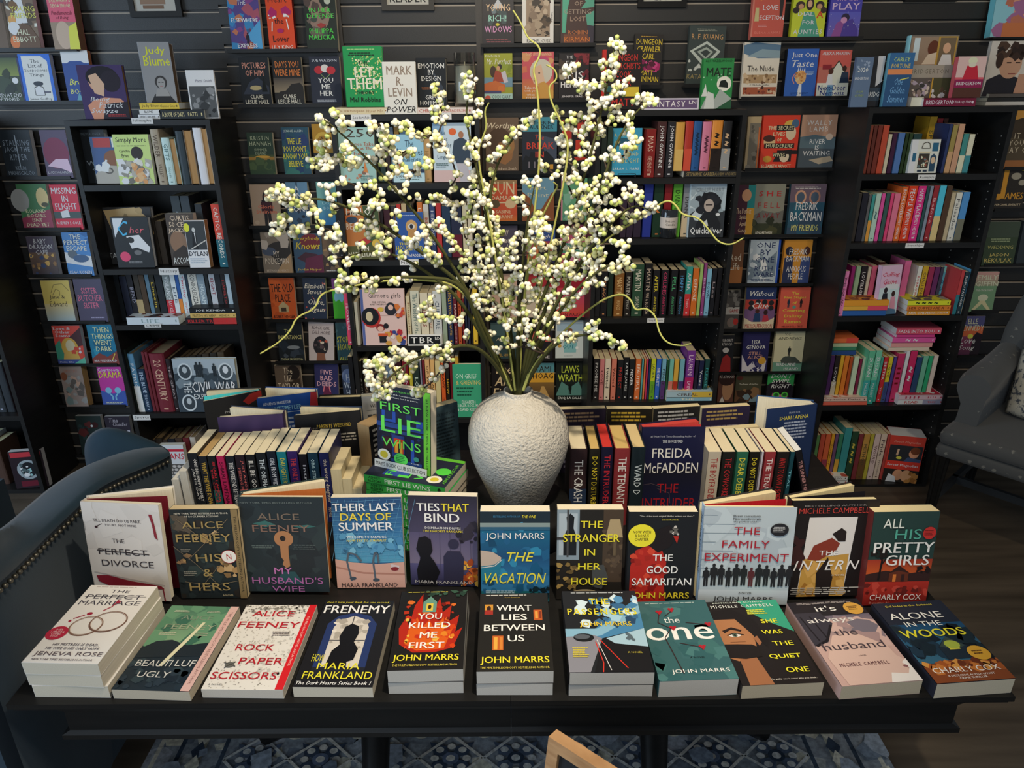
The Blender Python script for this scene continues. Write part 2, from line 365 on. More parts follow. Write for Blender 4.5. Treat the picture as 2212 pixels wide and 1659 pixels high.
# ================================================================ face-out books on the slatwall
def KB(u):  # lightens cover colours toward both sides, making up for dimmer light there
    if u<560: return 1.0+(560-u)/560*KLEFT
    if u>1500: return 1.0+(u-1500)/700*KRIGHT
    return 1.0
def face(x0,y0,x1,y1,Y,Z,label,col,art=(),t=.026,lean=5,roll=0,yaw=0,K=None,**k):
    xm,ym=(x0+x1)/2,(y0+y1)/2
    zt=onY(xm,y0,Y+.015).z; a=onY(x0,ym,Y+.008).x; b=onY(x1,ym,Y+.008).x
    w=b-a; h=(zt-Z)/math.cos(math.radians(lean))
    M=T((a+b)/2,Y,Z+t*math.sin(math.radians(lean))+.5*w*abs(math.sin(math.radians(roll))))@R(yaw,'Z')@R(-lean,'X')@R(roll,'Y')
    return book(label,M,w,h,t,col,art,K=(K or KB(xm)),**k)
def wrow(y1,lab,items,led=True,Y=YW-.058,grp='face-out books on the slatwall'):
    xs=[i[0] for i in items]+[i[2] for i in items]; xa,xb=min(xs)-4,max(xs)+4
    Z=onY((xa+xb)/2,y1,Y).z+.0005
    if led: ledge(xa,xb,y1,lab)
    for it in items:
        k=it[6] if len(it)>6 else {}
        face(it[0],it[1],it[2],y1,Y if 'dy' not in k else Y+k.pop('dy'),Z,it[3],it[4],it[5],group=grp,**k)
def on(y1,Z,x0,y0,x1,label,col,art=(),grp=None,**k):   # a face-out book standing on a bookcase shelf at height Z, its foot seen at y1
    Y=max(YF+.004,onZ((x0+x1)/2,y1,Z).y) if 'Y' not in k else k.pop('Y')
    return face(x0,y0,x1,y1,Y,Z,label,col,art,group=grp,lean=k.pop('lean',4),**k)
s='*'
# -- between the far bookcase and the History bookcase
wrow(110,'clear ledge under the sepia family novel at the picture top corner',[
 (-44,6,11,'dark brown book cut by the picture edge beside the sepia family novel','5a4a3c',[]),
 (16,-10,79,'sepia family-photograph novel with yellow lettering at the picture top','6b5a4a',[('N',1,18,0,0,1,.6,.16,'8b7a66 4c4036 c8bfae'),('P',[.35,.05,.62,.05,.7,.5,.3,.52],'ddd8c8'),('E',.3,.2,.16,.09,'6a5138'),('E',.18,.45,.13,.09,'b98a50'),('E',.2,.6,.2,.12,'d8d4c6'),('P',[.25,.7,.5,.5,.75,.55,1,.8,1,1,.1,1],'5a4433'),('E',.15,.85,.16,.12,'b96a3c'),(s,'YOUNG|FRIENDS',.6,.2,.42,.85,'d9b85a','b'),(s,'HAL|EBBOTT',.5,.62,.85,.8,'f0dfa0','b')]),
 (108,-14,164,'thick novel with pink top half above a bare torso','d8566a',[('R',0,.52,1,1,'8d7a68'),('E',.45,.75,.3,.25,'b09a86'),('P',[.6,1,.68,.6,1,.52,1,1],'d9c64a'),(s,'JULIE MURPHY &|SIERRA SIMONE',.5,.12,.26,.82,'f0d79a','b'),(s,'Fundamentals|of Being',.5,.32,.48,.8,'6a2236','i')],{'t':.05,'dy':-.012,'pg':'8a6450'})])
wrow(224,'clear ledge under the cream novel with a bird on a lunch box',[
 (-22,126,44,'dark green forest novel with a round white sticker at the picture edge','2f3a2a',[('R',0,0,1,.4,'3a4630','6f7a3c'),('N',5,14,0,.35,1,.8,.2,'1c241c 28301f'),('E',.84,.5,.1,.07,'d5dad5'),(s,'CABIN AT END|OF WORLD',.5,.78,.95,.95,'b8c0bc','')]),
 (47,118,115,'cream novel with bird on lunch box inside a blue border','2b5fb4',[('P',[.1,.04,.72,.04,.9,.14,.9,.99,.1,.99],'e6d2b8'),(s,'The|List of|Suspicious|Things',.5,.1,.47,.72,'33383f',''),('E',.5,.6,.16,.05,'2a3038'),('P',[.36,.68,.5,.64,.64,.68,.66,.84,.36,.84],'f0ece2'),('L',[.36,.68,.5,.64,.64,.68,.66,.84,.36,.84,.36,.68],.02,'333'),('R',.65,.76,.85,.79,'445'),('T','Jennie Godfrey',.5,.92,.7,.06,'33383f','')]),
 (139,110,197,'blue novel with white top edge and gold script, partly hidden','2c4684',[('R',0,0,1,.24,'dfe3e8'),('P',[0,.3,.3,.2,.7,.2,1,.3,1,.4,0,.4],'2c4684'),('T',"Bren",.45,.6,.6,.12,'e8c95a','bi'),('T','BOOK',.5,.78,.7,.1,'e6cf72','b'),('P',[.3,1,.45,.8,.62,1],'5e93a0')],{'pg':'d97a52'})])
on(259,TB,179,141,270,'purple celebrity memoir with a dark-haired man in profile, on the bookcase top','3d2f58',[('P',[.18,1,.1,.75,.25,.65,.5,.6,.85,.62,1,.75,1,.85,.4,1],'c98c70'),('E',.4,.3,.2,.2,'d09a80'),('E',.52,.22,.36,.2,'1c1820'),('E',.7,.3,.22,.2,'241e28'),('P',[.22,.2,.4,.15,.55,.35,.5,.58,.3,.52],'d8a488'),('P',[.4,1,.5,.72,1,.68,1,1],'26202a'),('T','Being',.4,.64,.45,.11,'f2ece4','i'),('T','Patrick',.62,.74,.55,.11,'f2ece4','i'),('T','Swayze',.45,.86,.6,.12,'f2ece4','i'),('G',.5,.92,.95,.97,2,'b83a3a')],t=.03,hard=True,yaw=8,pg='9a7446',Y=YF+.05)
on(224,TB+.054,311,93,373,'thick grey novel with yellow rounded title and a woman portrait','8f8f90',[('T','Judy',.5,.15,.65,.15,'e6dc3a','b'),('T','Blume',.52,.3,.85,.16,'e6dc3a','b'),('F',.55,.66,.16,.09,'9a9896','3a3838'),('P',[.1,1,.3,.84,.75,.84,1,1],'2a2a2c')],t=.062,hard=True,yaw=10,pg='8a7560',Y=YF+.05)
on(257,TB,410,152,467,'slim white book with a black photograph, on the bookcase corner','e4e6e6',[('R',.04,.33,.97,.98,'55585a'),('N',8,16,.1,.4,.9,.95,.16,'222426 8a8c8e 35383a bfc2c4'),('T','Patti Smith',.6,.22,.6,.06,'889','i')],t=.018,hard=True,yaw=8,pg='b49f7e',Y=YF+.03)
wrow(386,'narrow ledge under the black gothic lettered novel',[
 (6,282,72,'black novel with grey gothic lettering beside a maroon profile','1d2328',[(s,'STALKING|JACK THE|RIPPER',.5,.2,.62,.85,'77808a','w'),('L',[.5,.1,.5,.75],.03,'8c969e'),(s,'KERRI|MANISCALCO',.5,.75,.93,.85,'6f7880','')]),
 (93,282,150,'grey-purple novel with large maroon head in profile','4b3f55',[('E',.5,.48,.48,.33,'6d2440'),('P',[.1,.75,.45,.6,.9,.6,1,.9,.6,.8],'c9a4b4'),(s,'LUCY SOLOMON',.5,.86,.91,.85,'d5d2da','')])])
wrow(497,'narrow ledge under the red flight thriller',[
 (43,399,108,'green and rose novel with two cropped faces','3f6b48',[('E',.05,.35,.3,.25,'8a8a86'),('E',.8,.3,.2,.22,'c4ab7a'),('E',.85,.45,.12,.05,'4a4a3a'),('P',[0,.75,.4,.65,1,.55,1,1,0,1],'86384c'),(s,'ROLAND|ROGERS|ISNT|DEAD YET',.5,.55,.93,.75,'c9d39a','b')],{'t':.03}),
 (114,399,172,'red thriller cover reading MISSING IN FLIGHT','b8283c',[('R',0,.6,1,.75,'3b4a48'),('P',[.25,.6,.55,.55,.58,.72,.28,.74],'e6e2de'),(s,'MISSING|IN|FLIGHT',.5,.07,.55,.9,'f3d9d2','b'),('T','AUDREY J. COLE',.48,.86,.9,.08,'f0cfc8','b')],{'t':.012})])
wrow(597,'narrow ledge under the blue snow-scene thriller',[
 (64,512,121,'brown lamp-lit bookshop novel with pale hand lettering','4b4450',[('R',0,.4,1,1,'6a5548','3f3a40'),('N',11,14,.05,.45,.95,.95,.1,'c09a58 8a6a48 3b4766'),(s,'BABY|DRAGON|CAFE',.5,.06,.45,.85,'cfd0d8','')]),
 (140,503,196,'blue snow-scene thriller with cream lettering','4478ae',[('P',[0,.45,1,.55,1,.8,0,.7],'c9dcec'),('N',12,10,0,0,1,.3,.2,'6f9ac8 2f5f94'),('E',.3,.5,.18,.1,'56606a'),('E',.6,.6,.3,.09,'3f5878'),(s,'THE|PERFECT|ESCAPE',.5,.05,.42,.9,'e8e2b8','b'),('T','LEAH KONEN',.5,.92,.85,.07,'e6e8ec','b')])])
wrow(697,'narrow ledge under the gold sketched-portrait novel',[
 (95,607,156,'gold novel with a sketched woman fading to grey-blue','c9ab5c',[('R',0,.55,1,1,'c0ad78','8fa2a8'),('L',[.3,.3,.45,.1,.75,.08,.95,.25],.015,'6a5a3a'),('L',[.35,.35,.5,.2,.62,.25,.6,.36],.015,'6a5a3a'),(s,'Jane &|Edward',.5,.34,.62,.6,'4a3f30','')]),
 (165,604,226,'dusky purple novel with three lines of pink letters','4a4458',[(s,'SISTER|BUTCHER|SISTER',.5,.2,.68,.85,'d8647c','b'),('G',.4,.88,.9,.94,1,'8f88a0')])])
wrow(789,'narrow ledge under the teal lightning thriller',[
 (119,705,179,'red and green romance with an orange-haired woman','c9483e',[('P',[.55,.3,1,.05,1,.5,.7,.55],'4a3034'),('P',[0,.5,.2,.35,.3,.9,0,.9],'3f8a72'),('E',.52,.55,.3,.25,'d99a48'),('E',.55,.52,.17,.16,'e8b898'),('P',[.2,.9,.3,.65,.75,.65,.85,.9],'dc9c50'),('N',2,8,.6,.55,.95,.8,.1,'f0e0d8 d84a3a'),('R',0,.86,1,1,'3a4a86'),('P',[.5,1,1,.8,1,1],'5aa890'),(s,'Love &|Other|Scams',.35,.03,.28,.6,'f2e6dc','b'),('T','Phillip Ellis',.32,.93,.5,.05,'e8e8f0','')]),
 (194,703,251,'teal lightning thriller with yellow capitals','1f6f8c',[('N',6,8,0,.4,1,.8,.25,'2a86a0 185a78'),('P',[0,.85,.3,.7,.6,.8,1,.65,1,1,0,1],'7a3a34'),('L',[.2,.2,.5,.4,.8,.3],.02,'5ab0b8'),('L',[.75,.9,.9,.72],.03,'e0b84a'),(s,'THEN|THINGS|WENT|DARK',.52,.06,.66,.82,'f0ec9a','b'),('T','BEA FITZGERALD',.5,.9,.85,.05,'f0e8e8','b')])])
wrow(878,'narrow ledge under the magenta courtroom romance',[
 (135,793,183,'thick tan seascape novel with wide yellowed pages','8a7a72',[('N',7,20,.1,.2,.95,.95,.2,'6a7a78 8a8a88 5a5450 a88a78'),('E',.15,.25,.15,.1,'7a4a34'),('T','LAST LIST',.5,.12,.6,.06,'a06a5a','')],{'t':.045,'dy':-.01,'pg':'b59a62'}),
 (216,794,269,'magenta and blue cover with two blue profiles','b83a92',[('P',[0,.6,.5,.68,1,.6,1,1,0,1],'3f57a0'),('E',.32,.6,.13,.08,'7ab0e8'),('E',.7,.6,.13,.08,'7ab0e8'),('L',[.35,.68,.45,.75,.45,.85],.06,'7ab0e8'),('L',[.68,.68,.58,.75,.58,.85],.06,'7ab0e8'),('T','Courtroom',.45,.07,.85,.09,'f0e4f2','b'),('T','DRAMA',.5,.2,.92,.15,'f2d53a','b'),('G',.1,.9,.95,.97,2,'e8d8a0')])])
wrow(985,'low narrow ledge behind the blue armchair',[
 (170,900,224,'dark green-black novel just above the blue armchair','24302f',[('N',9,12,.1,.15,.8,.6,.2,'5a2a2a 3a1c1c 2c3f40'),('E',.6,.25,.05,.03,'c0ccd0')]),
 (232,901,285,'dark plum novel with grey script, above the blue armchair','2b2530',[('T','Tina',.35,.1,.35,.1,'a8a0a8','i'),('T','Chandler',.6,.2,.6,.1,'a8a0a8','i'),('P',[.6,.4,.95,.35,.95,.7,.65,.6],'c8c4cc')])])
# -- between the History bookcase and the bookcase behind the branches
wrow(112,'narrow ledge under the orange cover with two crying eyes',[
 (495,-14,562,'violet and blue painterly novel with spaced white capitals','5a4a8a',[('N',4,30,0,0,1,1,.22,'8a4a8a 4a6ab0 b05a6a 3f8ac0 6a3f7a c87a5a'),('P',[1,.45,.5,.75,1,1],'5aa8d8'),('M',.55,.9,.22,0,'2a2030'),('T','THE',.45,.16,.26,.07,'f0eaf4','b'),('T','ELSEWHERE',.5,.46,.86,.07,'f4f0f8','b'),('T','EXPRESS',.52,.9,.64,.07,'f4f0f8','b')]),
 (577,-12,634,'orange cover with two crying eyes and pink lips','e8502a',[('T','Heart',.45,.1,.7,.09,'2a2024',''),('P',[.05,.32,.2,.22,.4,.3,.38,.38,.1,.4],'b8286a'),('P',[.55,.26,.75,.2,.95,.3,.9,.36,.6,.36],'b8286a'),('N',5,6,.08,.36,.36,.42,.05,'fff f4f0ea'),('N',6,6,.58,.34,.88,.4,.05,'fff f4f0ea'),('L',[.2,.48,.16,.65],.04,'f8f0e8'),('L',[.74,.44,.8,.62],.04,'f8f0e8'),('T','the',.45,.47,.34,.1,'2a2024',''),('E',.48,.64,.13,.04,'b8286a'),('T','Lover',.48,.78,.62,.11,'2a2024',''),('T','LILY KING',.5,.93,.8,.07,'f6e6d8','b')],{'pg':'7a2a30'}),
 (659,-12,727,'dark green portrait cover with bright green capitals','2c332c',[('E',.45,.35,.34,.3,'9a7f70'),('N',3,12,.1,.1,.9,.7,.18,'4a524a 5a4a44 6f6258 2a302a'),('P',[.35,.54,.5,.5,.68,.54,.5,.6],'a8403c'),('E',.75,.12,.1,.06,'c8ccb8'),(s,'IN HER|DEFENSE',.5,.24,.42,.85,'58d858','b'),(s,'PHILIPPA|MALICKA',.5,.6,.8,.82,'58d858','b')])])
wrow(230,'narrow ledge under the navy cover with three roses',[
 (520,125,583,'black cover with pink title above a night tree and house','1f2226',[('P',[.05,.75,.3,.5,.6,.4,.95,.6,.95,.75],'39404f'),('P',[.7,.7,.78,.35,.9,.7],'151a18'),('E',.5,.62,.2,.05,'c8ba8a'),(s,'PICTURES|OF HIM',.5,.1,.38,.8,'e8a08a','b'),(s,'CLARE|LESLIE HALL',.5,.76,.95,.8,'f0ead8','b')],{'t':.018}),
 (591,124,654,'black cover with orange title over a dusk skyline','23211f',[('R',0,.42,1,.72,'4a423e','9a8a70'),('P',[0,.8,.2,.7,.4,.68,.6,.55,.9,.52,1,.6,1,.85,0,.85],'2a2622'),(s,'DAYS YOU|WERE MINE',.5,.08,.38,.88,'e0803c','b'),(s,'CLARE|LESLIE HALL',.5,.76,.95,.8,'f0ead8','b')],{'t':.018}),
 (671,123,736,'navy cover with red and white roses above white capitals','2a2e3c',[('E',.3,.27,.15,.08,'c0303a'),('E',.5,.24,.13,.08,'e6e0d8'),('E',.7,.28,.15,.08,'c8323c'),('L',[.35,.35,.48,.44],.02,'8aa060'),('L',[.68,.35,.52,.44],.02,'8aa060'),('T','SUE WATSON',.5,.08,.82,.06,'d8dce4',''),(s,'YOU|ME|HER',.5,.43,.8,.5,'f2efe8','b'),('G',.15,.88,.85,.94,2,'a8acb4')])])
wrow(382,'narrow ledge under the dark green island landscape cover',[
 (537,287,592,'dark green island landscape cover with pale capitals','32473a',[('R',0,.5,1,1,'4a5a38','2f4a34'),('R',0,.55,1,.62,'a8823c'),('E',.55,.55,.3,.03,'d8a848'),('N',2,10,0,.6,1,.95,.2,'3a5238 4f6440'),(s,'KRISTIN|HANNAH',.5,.08,.3,.82,'c8d4b4','w'),(s,'SUMMER|ISLAND',.5,.36,.5,.5,'a8b89a','')],{'t':.022}),
 (611,276,669,'blue-green painterly cover with stacked yellow capitals','2a5468',[('N',3,16,0,.1,1,1,.25,'2f6a6a 24406a 3a7a70 28506f'),('P',[.6,.2,.85,.12,1,.3,.8,.5,.55,.35],'2a3f72'),('T','JENNIE ALLEN',.45,.08,.7,.06,'c8dcd8',''),(s,"THE LIE|YOU DON'T|KNOW YOU|BELIEVE",.45,.22,.8,.88,'e8dc3c','b')],{'t':.02}),
 (677,269,722,'golden arch cover, half hidden beside dark branches','b98a2a',[('R',0,.55,1,1,'241f1e'),('E',.5,.33,.4,.18,'d8b048'),('E',.5,.36,.3,.14,'a87820'),('T','ALI',.6,.3,.6,.1,'3a2a14','')])])
wrow(492,'narrow ledge under the tan cover of a standing woman',[
 (543,399,604,'tan cover with a standing long-haired woman','b09a86',[('M',.55,.98,.78,0,'2a2426'),('E',.55,.3,.13,.14,'241e20'),('E',.55,.28,.07,.06,'c49a80'),('R',.35,.4,.75,.62,'45222a'),(s,'Gloria|Steinem',.52,.47,.67,.72,'d8765a','b'),('E',.15,.88,.08,.05,'c0ab96')],{'t':.016}),
 (620,395,667,'blue cover of foggy pines with white capitals','3f5f7c',[('R',0,0,1,.3,'6a94b4'),('N',8,12,0,.5,1,1,.2,'24303f 2c3c50 1c2632'),('R',.48,0,.54,.4,'2a4058'),(s,'A|LONG|TIME|GONE',.5,.08,.66,.95,'eef2f4','')],{'t':.03}),
 (686,394,728,'teal-to-blue gradient cover half behind berries','7fb8b0',[('R',0,.4,1,1,'6fb0b8','2a7ab8'),('T','LOVE',.6,.47,.7,.06,'c8ecec',''),('T','BOAT',.6,.58,.6,.06,'c8ecec','')])])
wrow(594,'narrow ledge under the grey cover with a smoky face',[
 (566,502,628,'grey-brown cover with smoky close face','8a7f72',[('P',[0,.4,.4,.25,1,.15,1,.7,.6,.8,.4,.6],'3a3634'),('E',.25,.45,.24,.1,'4f5a70'),('P',[.4,1,.7,.7,1,.5,1,1],'b89a76'),('N',4,8,0,0,1,.3,.2,'a89c90 c4bab0'),(s,'MY|POLICEMAN',.5,.44,.74,.82,'f0e4d4',''),('T','BETHAN ROBERTS',.5,.9,.78,.05,'e0d0bc','')],{'t':.016}),
 (635,505,697,'blue and crimson cover with yellow brush script','3a5670',[('E',.6,.2,.35,.2,'7a2c34'),('P',[.1,.6,.4,.45,.8,.5,1,.65,.5,.75],'4a2a36'),('P',[.4,.6,1,.5,1,1,.3,1],'6a2a44'),('T','Everybody',.5,.13,.9,.11,'e0c83a','i'),('T','Knows',.5,.3,.85,.17,'e0c83a','bi'),('T','Jordan Harper',.5,.88,.85,.08,'e8c84a','i')],{'t':.014}),
 (698,503,734,'brown interior-scene cover half behind berries','7a6048',[('R',0,.5,1,1,'4a3a34'),('N',9,10,0,0,1,.9,.2,'8a6f54 5a4638 b08a5a'),('G',.1,.9,.9,.96,1,'e0d8cc')])])
wrow(693,'narrow ledge under the bright orange house cover',[
 (584,602,638,'bright orange cover with black brush title and small house','d8622a',[('N',3,10,0,0,1,1,.3,'e06a30 cc5a26'),(s,'THE OLD|PLACE',.5,.13,.56,.88,'2a1c16','b'),('P',[.3,.65,.5,.54,.7,.65,.7,.8,.3,.8],'c8b486'),('R',.4,.69,.6,.78,'4a3a2c'),('T','BOBBY FINGER',.5,.9,.85,.08,'3a1c12','b')],{'t':.018}),
 (654,603,703,'navy cover with cream italic title and scattered coral leaves','2a3448',[('N',14,12,.02,.02,.98,.98,.05,'d8705a c8584a e0907a'),(s,'Elizabeth|Strout',.5,.13,.38,.85,'f0e6d0','i'),(s,'Olive,|Again',.55,.5,.84,.72,'f0e6d0','i')],{'t':.024,'roll':2}),
 (719,603,746,'thin green and violet cover partly behind berries','5ac83c',[('R',0,0,1,.25,'8a4a8a'),('E',.5,.45,.4,.14,'8ac8d8'),('P',[0,.6,.5,.5,1,.7,1,1,0,1],'4ab82c')])])
wrow(783,'narrow ledge under the pale pencil-drawn head cover',[
 (600,698,655,'black novel with yellow-green title and a silver car','22282e',[('N',5,8,.1,.5,.95,.85,.2,'3a4452 2a3440 4a5460'),('E',.6,.62,.25,.05,'8a949c'),('T','THE',.45,.2,.3,.08,'c8c88a',''),('T','INHERITANCE',.5,.36,.9,.1,'d8d088','b'),('T','TRISHA SAKHLECHA',.5,.92,.85,.06,'c8c898','')],{'t':.018}),
 (664,699,718,'pale cover with the back of a braided head','c9bcb8',[('E',.48,.6,.3,.25,'2a2628'),('N',6,14,.25,.42,.75,.75,.08,'3a3638 c8604a e0d0b8 58484a'),('P',[.3,1,.34,.78,.62,.78,.68,1],'8a5a44'),(s,'BLACK GIRL,|CALL HOME',.5,.1,.3,.75,'6a6064','i')],{'t':.016,'roll':4}),
 (727,698,756,'dark teal cover with yellow hand lettering, half hidden','3a5a5e',[('N',8,8,0,0,1,.9,.3,'4a6c70 2f4a50'),(s,'STORY|HOUR',.6,.35,.7,1.1,'d8d04a','b'),('T','ALLEN',.6,.92,.9,.08,'e0d84a','b')])])
wrow(868,'low narrow ledge above the black-backed table books',[
 (596,790,652,'brown portrait cover of a dark silhouette with cream capitals','6a5c50',[('E',.72,.2,.24,.2,'2a2422'),('P',[.4,1,.5,.45,.95,.35,1,1],'40342c'),(s,'The|LIZ|TAYLOR|RING',.5,.06,.86,.85,'e8d8c0','')],{'t':.016}),
 (678,788,729,'indigo cover with pink capitals','343462',[('P',[.3,.9,.45,.6,.6,.6,.75,.9],'6a2a4a'),('L',[.4,.6,.35,.75],.05,'e07a8a'),('L',[.6,.6,.65,.75],.05,'e07a8a'),(s,'FIVE|BAD|DEEDS',.5,.16,.6,.8,'e8b4c0','b')],{'t':.014,'roll':3}),
 (740,790,766,'grey-blue cover with bold white letters beside a bookcase','4a5266',[('E',.5,.3,.5,.2,'7a8ab0'),(s,'HE|WAS|HIS',.6,.25,.85,1,'eef0f4','b')])])
# ================================================================ rows of spines
ORD='first second third fourth fifth sixth seventh eighth ninth tenth eleventh twelfth thirteenth fourteenth fifteenth sixteenth seventeenth eighteenth nineteenth twentieth twenty-first twenty-second twenty-third twenty-fourth twenty-fifth twenty-sixth'.split()
CN=[('black','1c1c1e'),('dark grey','3c3e42'),('grey','85868a'),('pale grey','bcbcbc'),('white','ecebe8'),('cream','e0d4b4'),('tan','b59a72'),('brown','6a4a34'),('dark red','6a2028'),('red','c8303a'),('orange','e07a3a'),('yellow','e4c83a'),('olive','7a7a30'),('lime green','84c03a'),('green','3a8a50'),('dark green','243a2c'),('pale green','a8c8a0'),('teal','2f8a8a'),('dark teal','1f4a4f'),('pale blue','a0c8dc'),('blue','3a6ac0'),('navy','20284a'),('purple','6a3f8a'),('dark purple','36264a'),('magenta','b83a8a'),('pink','e080a0'),('pale pink','e8c0c0'),('salmon','d88a78'),('slate blue','5a7086'),('maroon','7a2a34')]
CV=[(n,[int(c[i:i+2],16) for i in (0,2,4)]) for n,c in CN]
def cname(c):
    if len(c)==3: c=''.join(x*2 for x in c)
    q=[int(c[i:i+2],16) for i in (0,2,4)]
    return min(CV,key=lambda e:sum((a-b)**2 for a,b in zip(e[1],q)))[0]
def sp_art(tc,txt,c2=None):
    a=[]
    if c2: a.append(('R',0,.55,1,1,c2))
    if txt:
        p=txt.split('/')
        if len(p)==1: a.append(('V',p[0],.5,.45,.5,min(.8,.06*len(p[0])+.1),tc,'b'))
        else:
            a.append(('V',p[0],.5,.3,.52,min(.5,.05*len(p[0])+.1),tc,'b')); a.append(('V',p[1],.5,.74,.4,min(.38,.03*len(p[1])+.06),tc,''))
        a.append(('R',.35,.93,.65,.955,tc))
    return a
def row(phrase,Z,yb,items,d=.135,hard=False,grp=None,pg='cdbf9c',lim=YF+.004,ymax=3.27,K=None,Y=None):
    its=[i.strip().split(' ',5) for i in items.strip().split(';') if i.strip()]
    xm=(float(its[0][0])+float(its[-1][1]))/2
    if Y is None: Y=min(ymax,max(lim,onZ(xm,yb,Z).y))
    px=None
    for n,i in enumerate(its):
        x0,x1,yt=float(i[0]),float(i[1]),float(i[2]); col=i[3]; tc=i[4] if len(i)>4 else 'ddd'; txt=i[5] if len(i)>5 else ''
        X0=onY(x0,yb,Y).x; X1=onY(x1,yb,Y).x; t=max(.006,X1-X0-.0006); zt=onY((x0+x1)/2,yt,Y).z; h=max(.1,zt-Z)
        edge=col.startswith('@'); col=col.lstrip('@'); c2=None
        if '+' in col: col,c2=col.split('+')
        lab=('%s book, %s spine along %s' if not edge else '%s book turned fore-edge out, %s along %s')%(cname(col),ORD[n],phrase)
        k=K or KB(xm)
        if edge: M=T(X0,Y+d/2,Z)@R(-90,'Z')
        else: M=T(X1,Y+d/2,Z)@R(90,'Z')
        book(lab,M,d,h,t,col,(),None,sp_art(tc,txt,c2),pg=pg,hard=hard,K=k,group=grp or 'books standing along '+phrase,vis=t*h)
def flats(phrase,items,Y,d=.135,grp=None,top=None,K=None,zbase=None,yaw=0):
    """books lying flat, spines to the front, listed from the bottom: x0 x1 thickness_px col tc text"""
    its=[i.strip().split(' ',5) for i in items.strip().split(';') if i.strip()]
    z=zbase
    for n,i in enumerate(its):
        x0,x1,t=float(i[0]),float(i[1]),float(i[2]); col=i[3]; tc=i[4] if len(i)>4 else 'ddd'; txt=i[5] if len(i)>5 else ''
        c2=None
        if '+' in col: col,c2=col.split('+')
        pt=onY((x0+x1)/2,800,Y); 
        # pixel width -> metres at this height
        dep=Y*cp-(z-CH)*sp; h=(x1-x0)*dep/CF; t=t*dep/CF; xc=(((x0+x1)/2-1106)*dep/CF)-(0)
        xc=xz(x0,x1,Y,z)
        M=T(xc,Y+d/2,z+t)@R(yaw,'Z')@T(h/2,0,0)@R(90,'Z')@R(-90,'X')
        pos=('lowest' if n==0 else 'topmost' if n==len(its)-1 else ORD[n]+' from below') if len(its)>1 else 'alone'
        lab='%s book lying flat, %s in %s'%(cname(col),pos,phrase) if len(its)>1 else '%s book lying flat in %s'%(cname(col),phrase)
        book(lab,M,d,h,t-.0004,col,(top or []) if n==len(its)-1 else [],None,sp_art(tc,txt,c2),K=K or KB((x0+x1)/2),group=grp or 'flat books in '+phrase,vis=h*t)
        z+=t
    return z
def xz(x0,x1,Y,z):
    # X whose picture column is the middle of x0..x1 at depth Y and height z
    u=(x0+x1)/2; lo,hi=-4.0,4.0
    for _ in range(40):
        m=(lo+hi)/2; dz=z-CH; dep=Y*cp-dz*sp; up=Y*sp+dz*cp; a=m/dep*CF; b=-up/dep*CF
        if 1106+a*cr+b*sr<u: lo=m
        else: hi=m
    return (lo+hi)/2
# ---- History bookcase
g='books shown in the History bookcase'
zb=flats('the short pile under the yellow-titled grey novel','300 346 10 e2e0da 222 JUDY BLUME;302 347 10 d8d6d2 222 BLUME',YF+.02,zbase=TB,K=1.3)
flats('the bookcase top beside that short pile','347 443 19 1f2326 d8c890 A BOOK OF DAYS/PATTI',YF+.02,zbase=TB,K=1.3)
flats('the bookcase top, directly below the yellow-titled grey novel','303 388 13 e0b93c 6a5a20 Judy Blume/Summer Sisters',YF+.02,zbase=zb,K=1.3)
Z=ZB[0]
on(405,Z,165,281,234,'tall black book at the open end of the top History shelf','16191c',[('T',"IT'S NEVER OVER",.5,.08,.8,.05,'4a5258',''),('T','W',.45,.62,.3,.09,'7a8288','t'),('T','G',.55,.74,.2,.08,'7a8288','t')],g,t=.03,Y=YF+.05,scol='9fb0bc')
on(406,Z,203,297,264,'blue baseball biography with a bald man seen from behind','3a527c',[('R',.1,.02,.7,.22,'a03a3a'),('R',.75,.02,.82,.22,'e8dcc0'),('R',.85,.02,.92,.22,'6a94c0'),('E',.72,.48,.34,.2,'7a5038'),('P',[0,.8,.3,.6,.9,.62,1,.7,1,1,0,1],'a09a90'),('E',.5,.72,.16,.07,'5a5650'),('E',.5,.72,.1,.04,'a09a90'),('N',1,6,.1,.5,.5,.7,.15,'c8d0d4')],g,t=.035,hard=True,scol='a8c8e4',Y=YF+.035)
on(402,Z,251,291,328,'pale green memoir with a woman in a ruffled dress','b9cc7c',[('T','Simply More',.5,.12,.85,.13,'262a20','b'),('G',.08,.22,.92,.25,1,'4a5038'),(s,'Cynthia|Erivo',.28,.3,.46,.3,'262a20',''),('E',.62,.37,.17,.13,'2e2622'),('N',4,60,.1,.55,.9,.97,.13,'d0ccc0 a8a498 8a867c e4e0d4 6e6a62'),('N',5,22,.45,.55,.75,.97,.1,'d8a878 c8905c e8c8a0')],g,t=.022,Y=YF+.012)
row('the top History shelf',Z,403,'346 364 279 a89a84 5a4a3a WILDER/VALLEY;366 382 297 bfd8d4 5a7a7a GIFTS/bloom;382 396 299 @9ab0a8;398 414 283 2f3a40 888;415 433 281 @7a6a58;436 453 276 d4d4d8 6a6a72;453 466 277 @b8a890',grp=g,d=.14,pg='b08a5e',hard=True)
Z=ZB[1]
on(575,Z,222,449,334,'large dark photo book with blonde hair, behind a black script cover','2b2a2a',[('P',[.1,.05,.7,0,.95,.2,.9,.45,.5,.3,.2,.4],'b59a6c'),('P',[.25,.3,.55,.25,.5,.45,.25,.4],'c8a48a'),('N',5,10,.5,.05,.98,.6,.1,'8a744e a88e62'),('T','TAYLOR SWIFT',.5,.84,.9,.09,'d8d4cc',''),],g,t=.03,hard=True,Y=YF+.09)
